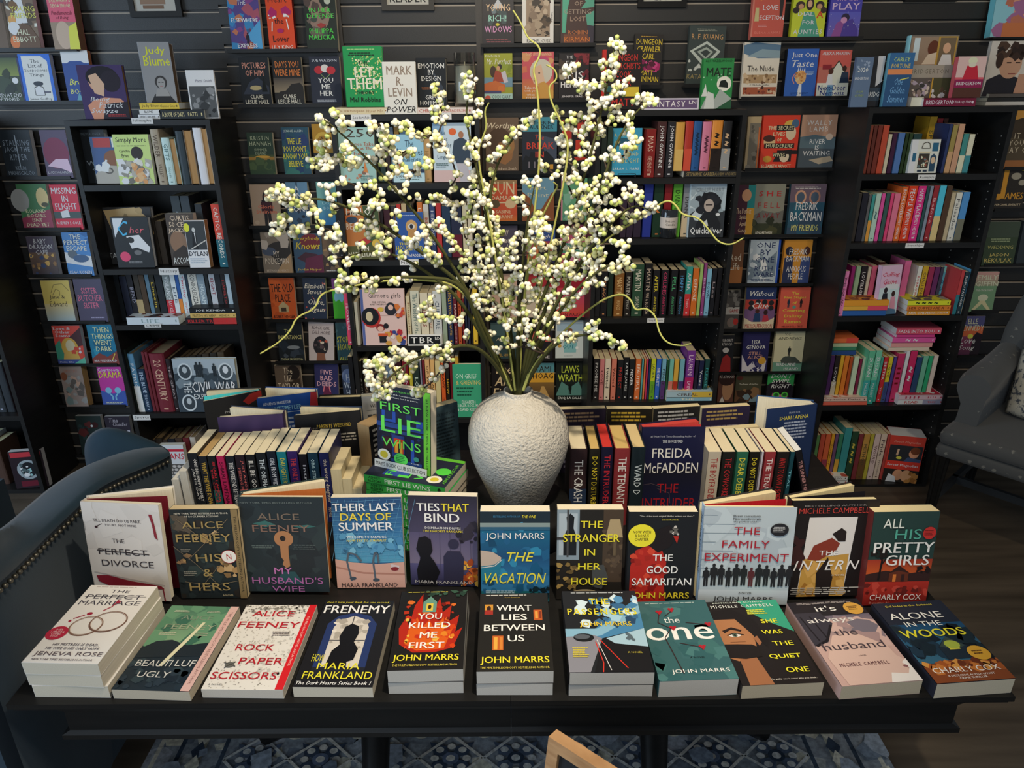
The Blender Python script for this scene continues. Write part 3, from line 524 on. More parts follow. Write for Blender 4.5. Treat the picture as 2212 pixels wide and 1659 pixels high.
on(580,Z,247,470,327,'black memoir with colourful script and a white-lit eye','26282a',[('P',[.05,.02,.35,.02,.05,.4],'c8ccd0'),('P',[.35,.38,.7,.35,.95,.6,.9,.7,.6,.6,.45,.62],'d8d6d2'),('E',.45,.45,.1,.06,'2a2a2a'),('T','C',.3,.22,.3,.3,'4aa8d8','i'),('T','her',.66,.25,.4,.13,'d8606a','i'),('E',.24,.78,.14,.1,'d8486a'),('E',.6,.7,.1,.05,'6a6a6a'),('G',.3,.88,.7,.92,2,'a8a8a8')],g,t=.03,hard=True,Y=YF+.025)
on(573,Z,364,462,424,'brown memoir of a bearded man behind the yellow-sticker biography','4a4038',[('E',.35,.55,.3,.22,'8a6a52'),('P',[.1,.75,.5,.6,1,.8,1,1,0,1],'3a322c'),(s,'CURTIS|50 CENT|JACKSON',.5,.04,.38,.9,'d8c0a4','b'),('T','ACCOMPLICE',.55,.9,.95,.12,'e8e0d4','b')],g,t=.035,Y=YF+.05)
on(580,Z,404,477,448,'white and black guitarist biography with a yellow sticker','e4e8e8',[('R',.02,.02,.98,.62,'3a3e40'),('E',.42,.2,.08,.05,'c8c8c4'),('P',[.35,.25,.5,.25,.55,.6,.25,.6],'1e1e20'),('P',[.42,.26,.48,.26,.46,.5],'e8e6e0'),('L',[.2,.6,.95,.42],.05,'c8c4bc'),('E',.1,.15,.14,.09,'e8e03c'),('T','DYLAN',.5,.7,.9,.1,'2a3440','b'),('G',.05,.8,.9,.92,3,'9ab')],g,t=.035,Y=YF+.01,pg='a88a62')
row('the dark gap of the second History shelf',Z,574,'340 352 470 3a3632 777;352 366 478 4a443e 777;394 413 423 3a4246 9ab CD BOX;414 433 423 3c444a 9ab SET;442 457 440 2e3438 d0d8dc DUETS',grp=g,d=.13,Y=YF+.1)
row('the side wall of the second History shelf',Z,577,'476 494 441 d84a3a+2a6a78 f0e4d8 CAPITOL RECORDS',grp=g,d=.13,Y=YF+.03)
row('the shelf under the History tag',ZB[2],690,'262 275 594 181c20 667;276 291 597 23283a 889;291 306 592 24242a 99a BEND;303 317 590 3a342c+b09a70 caa;317 329 594 4a3a2c a87;330 339 592 5a788a 9ab;339 350 590 2a2a22 d8b83a Lincoln;351 366 590 22262a 99a;367 383 592 8a9290+b8303a f0e4e0 VIGILANCE/RAY KELLY;383 394 592 d4dadc 456 LIFE;394 402 588 2f5a9a+d8843a fff;402 415 588 c8d4d8 c03a4a Timothy/Snyder;415 421 590 2a3a4a 89a;421 440 587 d4d0c4 3a3a3a CONDOLEEZZA RICE;440 456 588 8a9aa4 d0dce4 MADAM;457 464 589 2a2e30 889;465 478 588 c0c4c8 8a3a44 EIGHT/ERAS;478 490 588 2c2e32 ccc;490 500 588 2e2a2a a33 HAMILTON;500 510 587 b8c8d0 567',grp=g,ymax=3.2,Y=3.18)
z=flats('the front of the shelf under the History tag','276 388 17 c4ccd0 899 LIFE',YF+.004,zbase=ZB[2],d=.16,top=[('N',3,14,0,0,1,1,.2,'5a2a24 7a3a30 3a2420')])
flats('the pile of three at that shelf front','402 512 14 2a2426+c03a3a c33 KILLER TRIGGER;412 512 11 d8b468 4a3a20 FIRST DO NO HARM/KENDA;410 510 11 1e2022 d8d8d8 JOE KENDA',YF+.006,zbase=ZB[2],d=.11)
Z=ZB[3]
row('the shelf above the Sports tag',Z,885,'281 300 755 1a221e b0b8a0 FADLIV;301 314 764 5a8aa8+e8e4d0 e8f0f4 PATRIOTS;315 330 797 22344a b0c0d0 THE BLUE/THE GRAY;331 337 760 6a2830 c9a;338 344 760 6a2830 c9a;346 378 763 702a34 c8a088 20 CENTURY;379 388 775 2a2426 a99 THE GREAT',hard=True,grp=g,d=.2,Y=3.135,pg='8a7a62')
on(892,Z,380,777,513,'wide grey war history with three oval portraits','a8b4bc',[('R',0,.3,1,1,'3c4852'),('N',6,26,0,.25,1,.5,.1,'55626c 3a464e 7a8890'),('E',.18,.23,.12,.16,'d0d8dc'),('E',.18,.23,.095,.13,'3e474e'),('E',.18,.2,.04,.06,'b8c0c4'),('E',.84,.23,.12,.16,'d0d8dc'),('E',.84,.23,.095,.13,'4a545a'),('E',.84,.2,.045,.07,'d8dce0'),('E',.18,.82,.12,.16,'d0d8dc'),('E',.18,.82,.095,.13,'3e474e'),('E',.18,.79,.04,.06,'c0c8cc'),('M',.38,.33,.28,0,'2a3238'),('M',.44,.33,.28,0,'2a3238'),('M',.66,.32,.24,0,'2a3238'),('V','THE',.19,.53,.12,.2,'dfe6ea','b'),('T','CIVIL WAR',.62,.52,.72,.2,'e4eaee','b'),('T','EXPERIENCE',.55,.7,.55,.1,'dfe6ea','b')],g,t=.03,hard=True,Y=YF+.01)
row('the back half of the shelf above the Sports tag',Z,860,'400 412 772 3a342e 888;413 425 770 4a4238 888;426 440 768 38322c 888;441 452 766 2e2a28 888;453 468 764 4a4036 888;470 484 762 3a3630 888;486 500 760 544838 888',grp=g,d=.13,Y=3.22,pg='7a6a54',hard=True)
Z=ZB[4]
row('the dark bottom shelf beside the blue armchair',Z,1040,'330 341 955 6a5a48 888;342 354 950 2a2624 888;355 369 947 3a342e 888;370 380 950 4a4038 888;381 396 948 2a2c34 888;397 412 946 4a3a30 888;413 426 946 6a2a2e 888;428 440 944 bcb4a8 888',grp=g,d=.14,Y=3.2,pg='8a7656',hard=True)
on(1062,Z,352,962,403,'white football cover with red capitals behind the blue armchair','c8ccd0',[('R',0,.1,1,.16,'b8283c'),('T','FANS',.6,.27,.75,.14,'b8283c','b'),('R',0,.45,1,1,'5a5856'),]+[('E',.12+.2*i+.06*(j%2),.5+.08*j,.085,.03,'b8b4b0') for i in range(5) for j in range(6)],g,t=.03,Y=YF+.01)
# ---- bookcase at the far end (behind the armchair)
g='books in the bookcase at the end of the row'
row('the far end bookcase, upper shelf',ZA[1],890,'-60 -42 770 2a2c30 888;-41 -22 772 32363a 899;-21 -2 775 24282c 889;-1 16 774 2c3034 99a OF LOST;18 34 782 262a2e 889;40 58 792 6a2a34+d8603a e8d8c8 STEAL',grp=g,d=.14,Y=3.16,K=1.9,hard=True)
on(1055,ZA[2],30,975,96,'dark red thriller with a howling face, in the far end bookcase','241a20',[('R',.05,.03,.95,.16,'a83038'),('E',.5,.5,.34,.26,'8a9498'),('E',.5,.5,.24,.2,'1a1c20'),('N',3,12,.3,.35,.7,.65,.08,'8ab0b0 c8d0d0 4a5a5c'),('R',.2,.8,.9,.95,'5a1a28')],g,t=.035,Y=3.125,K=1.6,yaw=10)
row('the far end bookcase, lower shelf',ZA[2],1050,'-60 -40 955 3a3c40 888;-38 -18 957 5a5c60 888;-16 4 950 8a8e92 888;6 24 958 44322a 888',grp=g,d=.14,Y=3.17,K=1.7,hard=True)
# ---- bookcase behind the branches
g='books shown in the bookcase behind the branches'
cz=flats('the bookcase top below the bright green cover','724 840 15 e6d6ae a87a4a The new menopause/Haver MD',YF+.006,zbase=TC,d=.15)
cz2=flats('the bookcase top below the black EMOTION cover','899 1022 14 ecdcd2 c05a4a CHRIS VOSS/LEADERSHIP',YF+.008,zbase=TC,d=.15)
on(231,TC+.0285,745,101,828,'bright green cover with burst of gold flecks and cream capitals','1f9a52',[('N',3,150,.22,.16,.98,.8,.025,'d8d878 e8e6a0 7ac070 c0d070'),('N',4,70,.3,.22,.9,.7,.03,'e6e8b0 f0ecc0'),('G',.08,.04,.9,.07,1,'a8d890'),('G',.12,.1,.88,.17,2,'1a3a24'),('T','THE',.5,.27,.26,.06,'1a2a1c','b'),('T','LET',.5,.42,.48,.17,'f6ecd4','b'),('T','THEM',.5,.61,.9,.18,'f6ecd4','b'),('T','THEORY',.5,.76,.5,.05,'1a2a1c','b'),('T','Mel Robbins',.5,.88,.8,.08,'101a12','b')],g,t=.03,hard=True,Y=YF+.02,lean=3)
on(247,TC,829,134,899,'plain white cover with large taupe and black capitals','ece8de',[(s,'MARK|R.|LEVIN',.5,.08,.66,.78,'9a8674','b'),(s,'ON|POWER',.5,.7,.97,.92,'2a2624','bi')],g,t=.025,hard=True,Y=YF+.005,lean=3)
on(232,TC+.027,899,126,964,'black cover with stencil capitals beside the jar candle','1e2022',[('P',[.45,.1,.6,.3,.9,.6,.95,.95,.7,.6],'39404a'),(s,'EMOTION|BY|DESIGN',.5,.11,.47,.88,'ece8e0','b'),('G',.15,.6,.8,.66,2,'c8783a'),(s,'GREG|HOFFMAN',.5,.76,.97,.8,'e8e4dc','b')],g,t=.026,hard=True,Y=YF+.03,yaw=-8)
# jar candle
def jar(label,xc,y0,y1,wpx,Z,Y,kind):
    r=empty('jar_candle',T(xz(xc,xc,Y,Z),Y,Z),label,'candle'); dep=Y*cp-(Z-CH)*sp; R_=wpx/2*dep/CF; h=onY(xc,y0,Y).z-Z
    if kind=='glass':
        m=MB(); m.lathe([(R_*.9,0),(R_,.004),(R_,h),(R_*.95,h),(R_*.95,.012),(0,.012)],n=28); m.link('glass_jar',M_ACR,r,True)
        m=MB(); m.lathe([(0,.014),(R_*.92,.014),(R_*.92,h*.76),(0,h*.77)],hx('d8d2bc'),28); m.link('wax',M_ATTR,r,True)
        m=MB(); m.tube([(0,0,h*.76),(.001,0,h*.84)],.0016,hx('f4e8c0'),6); m.link('wick',M_ATTR,r)
    else:
        m=MB(); m.lathe([(0,0),(R_*.96,0),(R_,.004),(R_,h-.003),(R_*.95,h),(R_*.9,h-.012),(0,h-.014)],hx('23262a'),32); m.link('glass_jar',mat('black_glass',(.02,.022,.025),.08,spec=.7,coat=.6),r,True)
        m=MB(); m.lathe([(R_*1.01,h*.35),(R_*1.01,h*.72)],hx('ddd0c4'),32); m.link('label_band',M_ATTR,r,True)
        m=MB()
        for t_,zz in (('Book Lover',.6),('Candle',.48)):
            draw(m,[('T',t_,.5,.5,1,1,'555','')],lambda u,v,k:(R_*1.02*math.sin((u-.5)*1.1),-R_*1.02*math.cos((u-.5)*1.1),h*zz+(.5-v)*.010),1)
        m.link('lettering',M_ATTR,r)
jar('tall clear jar candle with cream wax on a white book',1006,114,221,46,TC+.026,YF+.075,'glass')
Z=ZC[0]
on(396,Z,733,276,810,'pale teal cover with brown numerals and scattered creatures, behind berries','a4ccc4',[('T','250',.62,.1,.8,.15,'4a3c30','b'),(s,'Science Take|Hope at The|Future',.6,.26,.5,.75,'b05a34','b'),('N',5,14,.1,.6,.8,.95,.07,'8a6a5a c88a6a e8d8c8 5a5048'),('P',[.65,.8,.7,.6,.78,.82],'e08a4a'),('G',.55,.87,.97,.97,3,'2a3a3a')],g,t=.02,Y=YF+.01)
on(394,Z,848,291,916,'sky-blue cover with dark serif title, behind berries','a0d0e4',[('R',0,.72,1,.8,'2a3a5a'),('R',0,.82,1,1,'c4e4ec'),(s,'The|Blue Zones|Challenge',.55,.12,.6,.8,'2a4a66',''),('E',.2,.66,.07,.05,'d8482c'),('T','DAN BUETTNER',.5,.87,.8,.06,'4a4a4a','b'),('G',.2,.93,.85,.96,1,'688')],g,t=.02,Y=YF+.015)
on(394,Z,936,266,1018,'white-blue cover of a standing man in a dark shirt','cfe0ea',[('R',0,0,.3,.2,'8ab0d0'),('R',0,.8,1,1,'e0c0bc'),('E',.52,.15,.1,.06,'e86a34'),('P',[.5,.5,.55,.3,.75,.24,.95,.32,.98,.62,.85,.68,.6,.68],'38485a'),('E',.74,.2,.07,.06,'b07a5a'),('P',[.6,.68,.9,.68,.95,1,.7,1],'c4c0c8'),(s,'Blue|Zones|Secrets for|Living|Longer',.25,.12,.62,.46,'2a4a66',''),('G',.05,.68,.4,.76,3,'466')],g,t=.025,Y=YF+.01)
row('the first shelf behind the berry branches',Z,388,'812 822 280 25302f 888;823 835 276 2a4440 888;836 846 278 3a2a28 a88;847 856 274 5a6a7a ccc;857 868 272 8a6a2a 888;869 882 270 4a6a8a ccc;883 896 276 3a5a8a ccc;897 910 280 2a3a4a ccc;917 933 300 d8b078 a85 HOPE',grp=g,Y=3.16,d=.13)
Z=ZC[1]
on(561,Z,746,445,820,'painted orange and green face cover with white capitals, behind berries','c87a3a',[('P',[.55,0,1,0,1,1,.55,1,.6,.6],'4a5a34'),('P',[0,0,.3,0,.15,.3,0,.3],'d8743a'),('E',.22,.26,.17,.06,'3a4a60'),('L',[.05,.17,.25,.13,.4,.18],.05,'3a2418'),('E',.72,.25,.14,.05,'3a4a60'),('P',[.35,.66,.55,.6,.75,.66,.55,.74],'c03a34'),('R',0,.75,1,1,'5a5a30'),('T','HELLO',.42,.11,.7,.13,'f4ecd8','b'),('T','BEAUTIFUL',.5,.38,.92,.12,'f0d8c0','b'),('E',.88,.7,.12,.08,'e8c04a'),(s,'ANN|NAPOLITANO',.5,.75,.95,.9,'f0e8d0','b')],g,t=.022,Y=YF+.012,scol='2a2420')
on(561,Z,852,459,915,'blue thriller cover with an eye in a keyhole, behind berries','2f5aa4',[('E',.6,.3,.2,.14,'d8a868'),('P',[.5,.35,.7,.35,.78,.6,.42,.6],'c89458'),('E',.6,.3,.12,.06,'e8e0d8'),('E',.6,.3,.06,.05,'2a2a34'),('G',.15,.06,.9,.1,1,'c8d4e4'),('T','THE',.3,.67,.3,.05,'e0d03a','b'),('T','HOUSEMAID',.5,.76,.92,.1,'e8d83a','b'),('T','FREIDA McFADDEN',.5,.92,.88,.06,'f4f0e8','b')],g,t=.022,Y=YF+.01,scol='d8843a')
row('the shelf holding the keyhole-eye cover',Z,555,'733 744 452 2a2624 a99 GOTHIC;822 834 447 2a2224 866;835 849 446 44202a a66;850 862 444 3a3434 888;863 872 441 c83a34 eee;873 884 440 c8b084 555;885 898 442 2a2c34 ddd;906 918 437 d87a3c f0e8d8 LESSONS IN;919 931 441 d8d4cc b53 BLACK;932 944 440 3a4a7a ddd HERNANDEZ;945 957 439 c83a3a 24a;958 976 445 2a3c56 cdd;977 1000 446 2c3048+6a2030 dcc;1001 1011 438 d8cca8 888;1012 1022 438 e0d0b4 888',grp=g,Y=3.16,d=.13)
Z=ZC[2]
on(745,Z,781,626,875,'pink wooden-table knitting book with toy figures, behind berries','e4c4bc',[('R',0,0,.06,1,'5a6aa4'),('T','Gilmore girls',.55,.12,.75,.11,'3a3434','t'),(s,'THE OFFICIAL|KNITTING BOOK',.42,.21,.28,.4,'4a4240','b'),('R',.06,.45,1,.47,'c8a49c'),('E',.22,.5,.22,.18,'c03a34'),('E',.2,.48,.2,.16,'1e2024'),('E',.18,.48,.08,.09,'d8c8a0'),('E',.68,.36,.14,.1,'2a2c34'),('E',.68,.3,.1,.07,'2a2c34'),('E',.68,.32,.06,.05,'e8c0b0'),('E',.42,.68,.1,.07,'8a2a2c'),('E',.42,.7,.07,.05,'e8b8a4'),('E',.55,.65,.06,.05,'26262a'),('R',.38,.8,.56,.95,'26262a'),('N',4,14,.55,.75,1,.98,.09,'b8303a e0c8b8 3a4a8a d8a04a 6a2a34 e8e0d8'),('N',5,10,.8,.25,1,.5,.07,'c8483a d8783a 2a2c44'),('E',.45,.35,.07,.04,'e0b84a'),('R',.36,.78,.58,.83,'d8603c')],g,t=.022,hard=True,Y=YF+.01)
row('the shelf with the pink knitting book',Z,744,'752 764 634 d84a6a f0d0d8 FLOWERS;765 772 650 2a4a40 888;772 779 652 d8d8c8 a55;882 891 640 d8c8a0 9a6a4a Pemberley;892 911 628 d8d4bc 4a6a68 The Wisdom/of Plants;912 929 633 e0d4b8 8a3a34 HERBS;930 938 633 d8ccb4 a53 THINGS;939 957 628 cfd0cc 3a4a5a CULTURE;958 968 625 9aa890 234;969 981 623 2c3654 d8a83a HOLLYWOOD/WUTH;982 990 645 6a2430 d8c8b8 MARDI/WORKSHOP;991 999 625 b8542c 7a1a1a TERROR;1000 1005 645 7a2428 caa;1006 1011 640 22283c ccc;1012 1017 640 2a2c40 ccc;1018 1022 643 2a2426 ccc;1023 1033 625 e0b83a 6a5020 OXFORD',grp=g,Y=3.13,d=.14)
# small street-style plates
def plate(x0,y0,x1,y1,Z,Y,label,bc,fc,tc,s1,s2,K=1):
    w=onY(x1,y1,Y).x-onY(x0,y1,Y).x; h=onY((x0+x1)/2,y0,Y).z-Z; r=empty('street_sign_plate',T(xz(x0,x1,Y,Z),Y,Z)@R(-4,'X'),label,'sign')
    m=MB(); m.box(-w/2,w/2,0,.003,0,h,hx(bc,K)); draw(m,[('R',.015,.07,.985,.93,bc),('R',.03,.13,.97,.87,fc),('T',s1,.42,.5,.66,.52,tc,'bw'),('T',s2,.88,.36,.13,.28,tc,'b')],lambda u,v,k:(-w/2+u*w,-.0002*k,h*(1-v)),K,h/w); m.link('plate',M_ATTR,r)
plate(882,723,954,747,ZC[2],YF+.003,'black street-style plate reading TBR RD with white border','e8e6e0','16181a','f2f0ea','TBR','RD')
Z=ZC[3]
on(868,Z,978,788,1042,'sea-green grief cover with white and gold capitals, behind the vase','3fa47c',[('T','ON GRIEF',.46,.22,.72,.09,'d8f0dc',''),('T','& GRIEVING',.52,.34,.82,.08,'e0c870',''),('G',.1,.43,.75,.62,3,'1f5a44'),(s,'ELISABETH|KUBLER-ROSS, M.D.|& DAVID KESSLER',.52,.68,.88,.85,'e4f4e8','')],g,t=.02,Y=YF-.0+.01)
row('the lowest visible shelf behind the green-lettered book pile',Z,888,'762 772 770 1c1c1e 777;773 781 766 2a2624+b09484 caa;782 790 780 20201f 888 AVIE;791 802 778 2c2420 a98 HEXIE;803 822 788 2a2224 888;823 839 790 3a2428 888;840 856 776 6a7c90 ccc;857 874 778 38181e c88;875 888 780 7a1c28 cab INN;889 896 782 c4b43a 333;897 911 782 2a3630 cdc LOVE;912 916 778 8a8a9a ccc;917 922 778 7a2a34 ccc;923 933 777 e0b078 3a2a1a OF WIZARDS;934 943 777 e4b472 3a2a1a CRAFT;944 955 780 d8c890 554;956 965 784 d8602c 2a1a14 HEAVY/HUNT;966 974 782 26221c d8a82c HOW;975 985 770 6a1c20 c99;986 994 770 c89a3c 553',grp=g,Y=3.14,d=.14)
# ---- slatwall between the branches bookcase and the fantasy bookcase
wrow(100,'narrow ledge under the white-bordered rubble photograph',[
 (1042,-14,1110,'black cover with cream, mint and pink capitals','26242a',[('P',[.3,.3,.5,.1,.7,.28],'c8c8cc'),('N',4,8,.2,.3,.8,.55,.12,'6a7a80 3a4a4c'),('T','YOUNG',.5,.27,.76,.13,'e8c49a','b'),('T','RICH!',.48,.47,.56,.12,'a4dcc8','b'),('E',.48,.59,.06,.03,'d8c83a'),('T','WIDOWS',.5,.68,.86,.12,'e8a4d0','b'),('G',.1,.87,.9,.95,2,'8a4a50')],{'t':.02}),
 (1128,-12,1196,'white-bordered cover with a sepia rubble photograph','e8e2d8',[('R',.13,0,.88,.83,'a08870'),('N',7,40,.18,.05,.83,.8,.13,'5a4838 8a7460 c4ae94 3a3028 b09a80 6a5644'),('V','PARADE',.94,.45,.05,.2,'333','b'),('T','RACHEL CUSK',.53,.91,.76,.07,'2a2624','')],{'t':.028}),
 (1211,-12,1283,'dark brown and mint cover with spaced pale and copper capitals','4a3430',[('P',[.05,0,.3,0,.2,.3,.15,.75,.05,.75],'5ab090'),('P',[.6,0,1,0,1,.25,.6,.28,.75,.15],'5aa48a'),('P',[.75,.4,1,.32,1,.62,.8,.6],'5aa48a'),('P',[.1,.78,.8,.78,1,1,.1,1],'7a4630'),('P',[.8,.6,1,.62,1,1,.85,1],'3a3440'),('T','OF',.53,.18,.24,.09,'c0a890',''),('T','GETTING',.5,.34,.82,.09,'a89484',''),('T','LOST',.52,.48,.46,.09,'b89a84',''),('T','ROBIN',.52,.74,.6,.08,'c8743c',''),('T','KIRMAN',.5,.88,.76,.09,'d87a34','')],{'t':.022})])
wrow(219,'narrow ledge under the lime picnic romance',[
 (1046,116,1107,'lime picnic romance with a kissing couple and orange cat','a8ac34',[('N',2,14,.5,.2,1,.5,.15,'8a9a2c 98a838'),('R',0,.5,1,.7,'7aa0b8'),('E',.32,.38,.11,.12,'4a3428'),('P',[.3,.6,.4,.35,.65,.4,.72,.6],'b04a34'),('E',.55,.28,.08,.06,'2a2224'),('E',.5,.31,.06,.05,'e0a880'),('P',[.6,.4,.75,.36,.85,.6,.7,.62],'d8d4e0'),('P',[0,.63,.4,.57,.75,.66,.72,.8,0,.82],'d8743a'),('E',.6,.74,.12,.07,'e0803c'),('R',0,.78,.6,.84,'4a4a7a'),('R',0,.84,1,1,'b8dcd4'),('E',.12,.93,.1,.05,'d8604a'),('T','FINDING',.3,.06,.5,.05,'f0f0d8','w'),('T','Mr. Purrfect',.52,.17,.86,.12,'f4f4e4','i'),('T','CODI GARY',.6,.91,.66,.08,'3a3a44','')],{'t':.02}),
 (1128,113,1196,'pink and orange cover with a pale-haired face','d85a64',[('R',0,.55,1,1,'d86a58','d8a03a'),('N',6,14,0,.1,1,.6,.15,'c84a74 e07a5a e0a06a'),('E',.6,.4,.36,.26,'d8d0bc'),('P',[.3,.35,.6,.25,.72,.6,.55,.72,.36,.64,.3,.5],'e8c0a0'),('P',[.5,.65,.7,.6,1,.8,1,1,.6,1],'d8a04a'),('E',.37,.43,.03,.015,'4a3a34'),('E',.54,.43,.03,.015,'4a3a34'),('R',.36,.58,.48,.6,'a85a50'),('T','DAVID LEVITHAN & NIVEN',.52,.05,.8,.06,'f0d0a0','b'),(s,'Take me|with you|when|you go',.27,.7,.97,.4,'f4e4d4','b')],{'t':.024}),
 (1207,116,1272,'black floral thriller with broken white capitals','1e1a1e',[('N',3,20,0,.15,.4,.5,.12,'8a7a60 4a3a30 b0a084 2a2224'),('N',4,18,.6,0,1,.2,.12,'6a1a24 8a2a34 4a141c'),('N',5,12,.8,.4,1,.65,.12,'8a2430 6a1a28'),(s,'THE',.35,.05,.11,.22,'e8e4e0','b'),('T','FALL',.48,.21,.5,.1,'e8e4e0','b'),('T','IRIS',.5,.46,.62,.16,'f0ece8','b'),('T','HENLEY',.5,.66,.86,.12,'f0ece8','b'),('T','JENNIFER GRAESER',.52,.92,.84,.05,'e8e0dc','b')],{'t':.022})])
wrow(374,'narrow ledge under the brown profile memoir',[
 (1049,255,1120,'brown memoir with a large golden profile and script title','7a6450',[('E',.42,.42,.36,.24,'5a4430'),('P',[.3,.6,.4,.45,.75,.4,.85,.55,.8,.75,.6,.85,.35,.8],'a8764a'),('E',.75,.5,.13,.15,'b0804e'),('T','Worthy',.45,.16,.8,.14,'f4e4c8','bi'),('T','Jada Pinkett Smith',.5,.93,.86,.07,'f0dcc0','i')],{'t':.02}),
 (1128,254,1203,'blue-black cover with a red title over a night house','28303f',[('R',.02,0,1,.26,'4a9ab0'),('P',[.4,.3,1,.4,1,.75,.8,.8],'4a5468'),('P',[0,.8,.1,.68,.2,.72,.25,.62,.5,.66,.7,.6,1,.8,1,1,0,1],'1a2028'),('R',.18,.8,.22,.92,'8a8490'),('R',.34,.8,.38,.92,'8a8490'),('R',.45,.85,.53,.94,'e0a03a'),('R',.8,.85,.9,.94,'e0a03a'),(s,'KATHERINE|FAULKNER',.52,.07,.21,.8,'1c2c3a','b'),('T','The',.5,.36,.26,.09,'d8483a','i'),('T','BREAK',.52,.51,.78,.12,'e04a3a','b'),('T','IN',.5,.67,.24,.11,'e04a3a','b')],{'t':.024}),
 (1206,256,1274,'black and red block cover, mostly behind berries','1c1a1c',[('R',.12,.12,.42,.4,'c83a2c'),('R',.6,.1,.85,.36,'d8402c'),('R',.55,.4,.7,.64,'d8402c'),('P',[.5,.72,.9,.68,.95,.76,.6,.78],'c83a2c'),('T','INTERMEZZO',.5,.06,.8,.06,'c83a2c','b'),('T','2023',.2,.9,.25,.05,'c8c0b8','')],{'t':.024})])
wrow(482,'narrow ledge under the red sunglasses thriller',[
 (1058,390,1117,'red-orange thriller with sunglasses and tall cream title','e0603c',[('R',0,.8,1,1,'e0603c','e88a3a'),('R',0,0,1,.08,'b08a60'),('E',.2,.55,.18,.1,'6a5a3c'),('E',.76,.55,.2,.11,'f0d0a4'),('L',[.35,.52,.6,.52],.05,'f0d8b0'),('T','SUN',.48,.18,.82,.3,'f6deb4','b'),('T','DAMAGE',.5,.41,.86,.1,'f6e4c0','b'),('T','SABINE',.5,.73,.55,.08,'f6deb4',''),('T','DURRANT',.48,.85,.74,.08,'f6deb4','')],{'t':.016}),
 (1128,385,1197,'blue and rust canyon cover, partly behind berries','7aaac4',[('P',[0,.3,.25,.45,.4,.7,.6,.7,.9,.35,1,.3,1,1,0,1],'9a5a34'),('P',[.3,.75,.7,.75,.8,1,.2,1],'5a5048'),('T','Hart',.5,.22,.5,.09,'e8e0c0',''),('T','Point',.5,.38,.66,.1,'e8e4c8',''),('T','POWELL',.6,.88,.6,.06,'e8dcc8','b')],{'t':.02}),
 (1212,386,1268,'green cover with pink spine behind the berry branches','6aaa80',[('R',0,0,.06,1,'d88a9a'),('N',5,10,.1,.3,1,1,.2,'4a8a64 8ac0a0 5a9a84')],{'t':.02})])
wrow(585,'narrow ledge under the sunset couple romance',[
 (1060,488,1118,'grey-violet cover with handwritten script, behind berries','5a5468',[(s,'Till|Death|Do Us|Part',.5,.1,.7,.75,'e4d8c8','i'),('R',0,.85,1,1,'6a3a34')],{'t':.018}),
 (1138,487,1199,'sunset romance with a dancing couple in dark silhouette','3a5aa0',[('R',0,.35,1,.75,'a83a6a','d8603a'),('E',.55,.5,.25,.16,'e88a4a'),('R',0,.75,1,1,'2a2a4a'),('M',.52,.84,.42,0,'1e1a24'),('M',.64,.84,.44,0,'221c26'),('P',[.3,.95,.5,.65,.62,.95],'c8284a'),('T','Burning',.45,.12,.8,.1,'f0ece4','i'),('T','Daylight',.52,.26,.8,.11,'f0ece4','i'),('T','EMILY MCINTIRE',.5,.91,.8,.05,'f0e8e8','b')],{'t':.018}),
 (1210,486,1265,'pink and green cover deep behind the berries','c85a74',[('R',0,.4,1,.62,'5a9a80'),('E',.5,.8,.3,.14,'e08aa4'),(s,'LOST|FOUND',.5,.3,.55,.6,'f0d8d8','b')],{'t':.018})])
wrow(690,'narrow ledge under the red-pink gradient cover',[
 (1062,592,1117,'blush cover hidden behind the thick of the berries','d8b4a0',[('T','CLARE',.5,.9,.6,.06,'4a3a34','')],{'t':.016}),
 (1136,590,1196,'cream and red cover behind the middle of the bouquet','d8c8b4',[('R',0,0,1,.3,'b8343a'),(s,'Be|Mine',.5,.4,.65,.6,'6a3a34','b')],{'t':.016}),
 (1203,600,1263,'red-pink gradient cover with dark bold capitals','d8404a',[('R',0,.3,1,.9,'c84a74','e0503c'),('R',0,0,1,.25,'a82434'),(s,'CHASING|YOU',.45,.42,.66,.66,'3a2426','b'),('T','RYAN WALKER',.5,.9,.86,.08,'4a2428','b')],{'t':.03})])
wrow(778,'narrow ledge under the pale teal pill-box cover',[
 (1060,690,1117,'dark teal cover with yellow script behind the vase stems','33484c',[('R',0,0,1,.4,'4a6468'),('T','Always',.5,.5,.6,.1,'d8c8a8','i'),('T','DANIEL HURST',.45,.88,.8,.07,'d8a83a','')],{'t':.016}),
 (1130,690,1194,'black and coral cover behind the vase stems','26242a',[('P',[.1,.45,.5,.25,.9,.4,.95,.55,.1,.55],'e0605a'),('R',0,.05,1,.2,'3a2a34'),('E',.2,.68,.12,.08,'e8e0dc'),('E',.2,.68,.1,.065,'26242a'),('T','M',.2,.68,.08,.05,'e8e0dc','b'),('T','J O S A',.5,.48,.8,.07,'f0dcd0',''),('T','M A S',.35,.8,.5,.07,'e0d4cc',''),('T','MCGIE',.6,.93,.6,.06,'e8e0dc','')],{'t':.016}),
 (1200,692,1262,'pale teal cover with rounded blue-green letters and a small figure','d4dcd8',[('R',.05,.08,.95,.28,'a8c0d0'),('E',.5,.26,.09,.05,'8a5a3c'),('P',[.35,.36,.5,.28,.66,.36],'d8e0e4'),('P',[.28,.5,.75,.5,.72,.82,.3,.82],'8ac0c0'),(s,'IN|OUT',.45,.5,.72,.4,'1f7a8a','b'),('E',.15,.65,.06,.05,'d8a84a'),('E',.75,.7,.05,.04,'f0f0ec'),('G',.3,.9,.7,.92,1,'8a9a9a')],{'t':.018})])
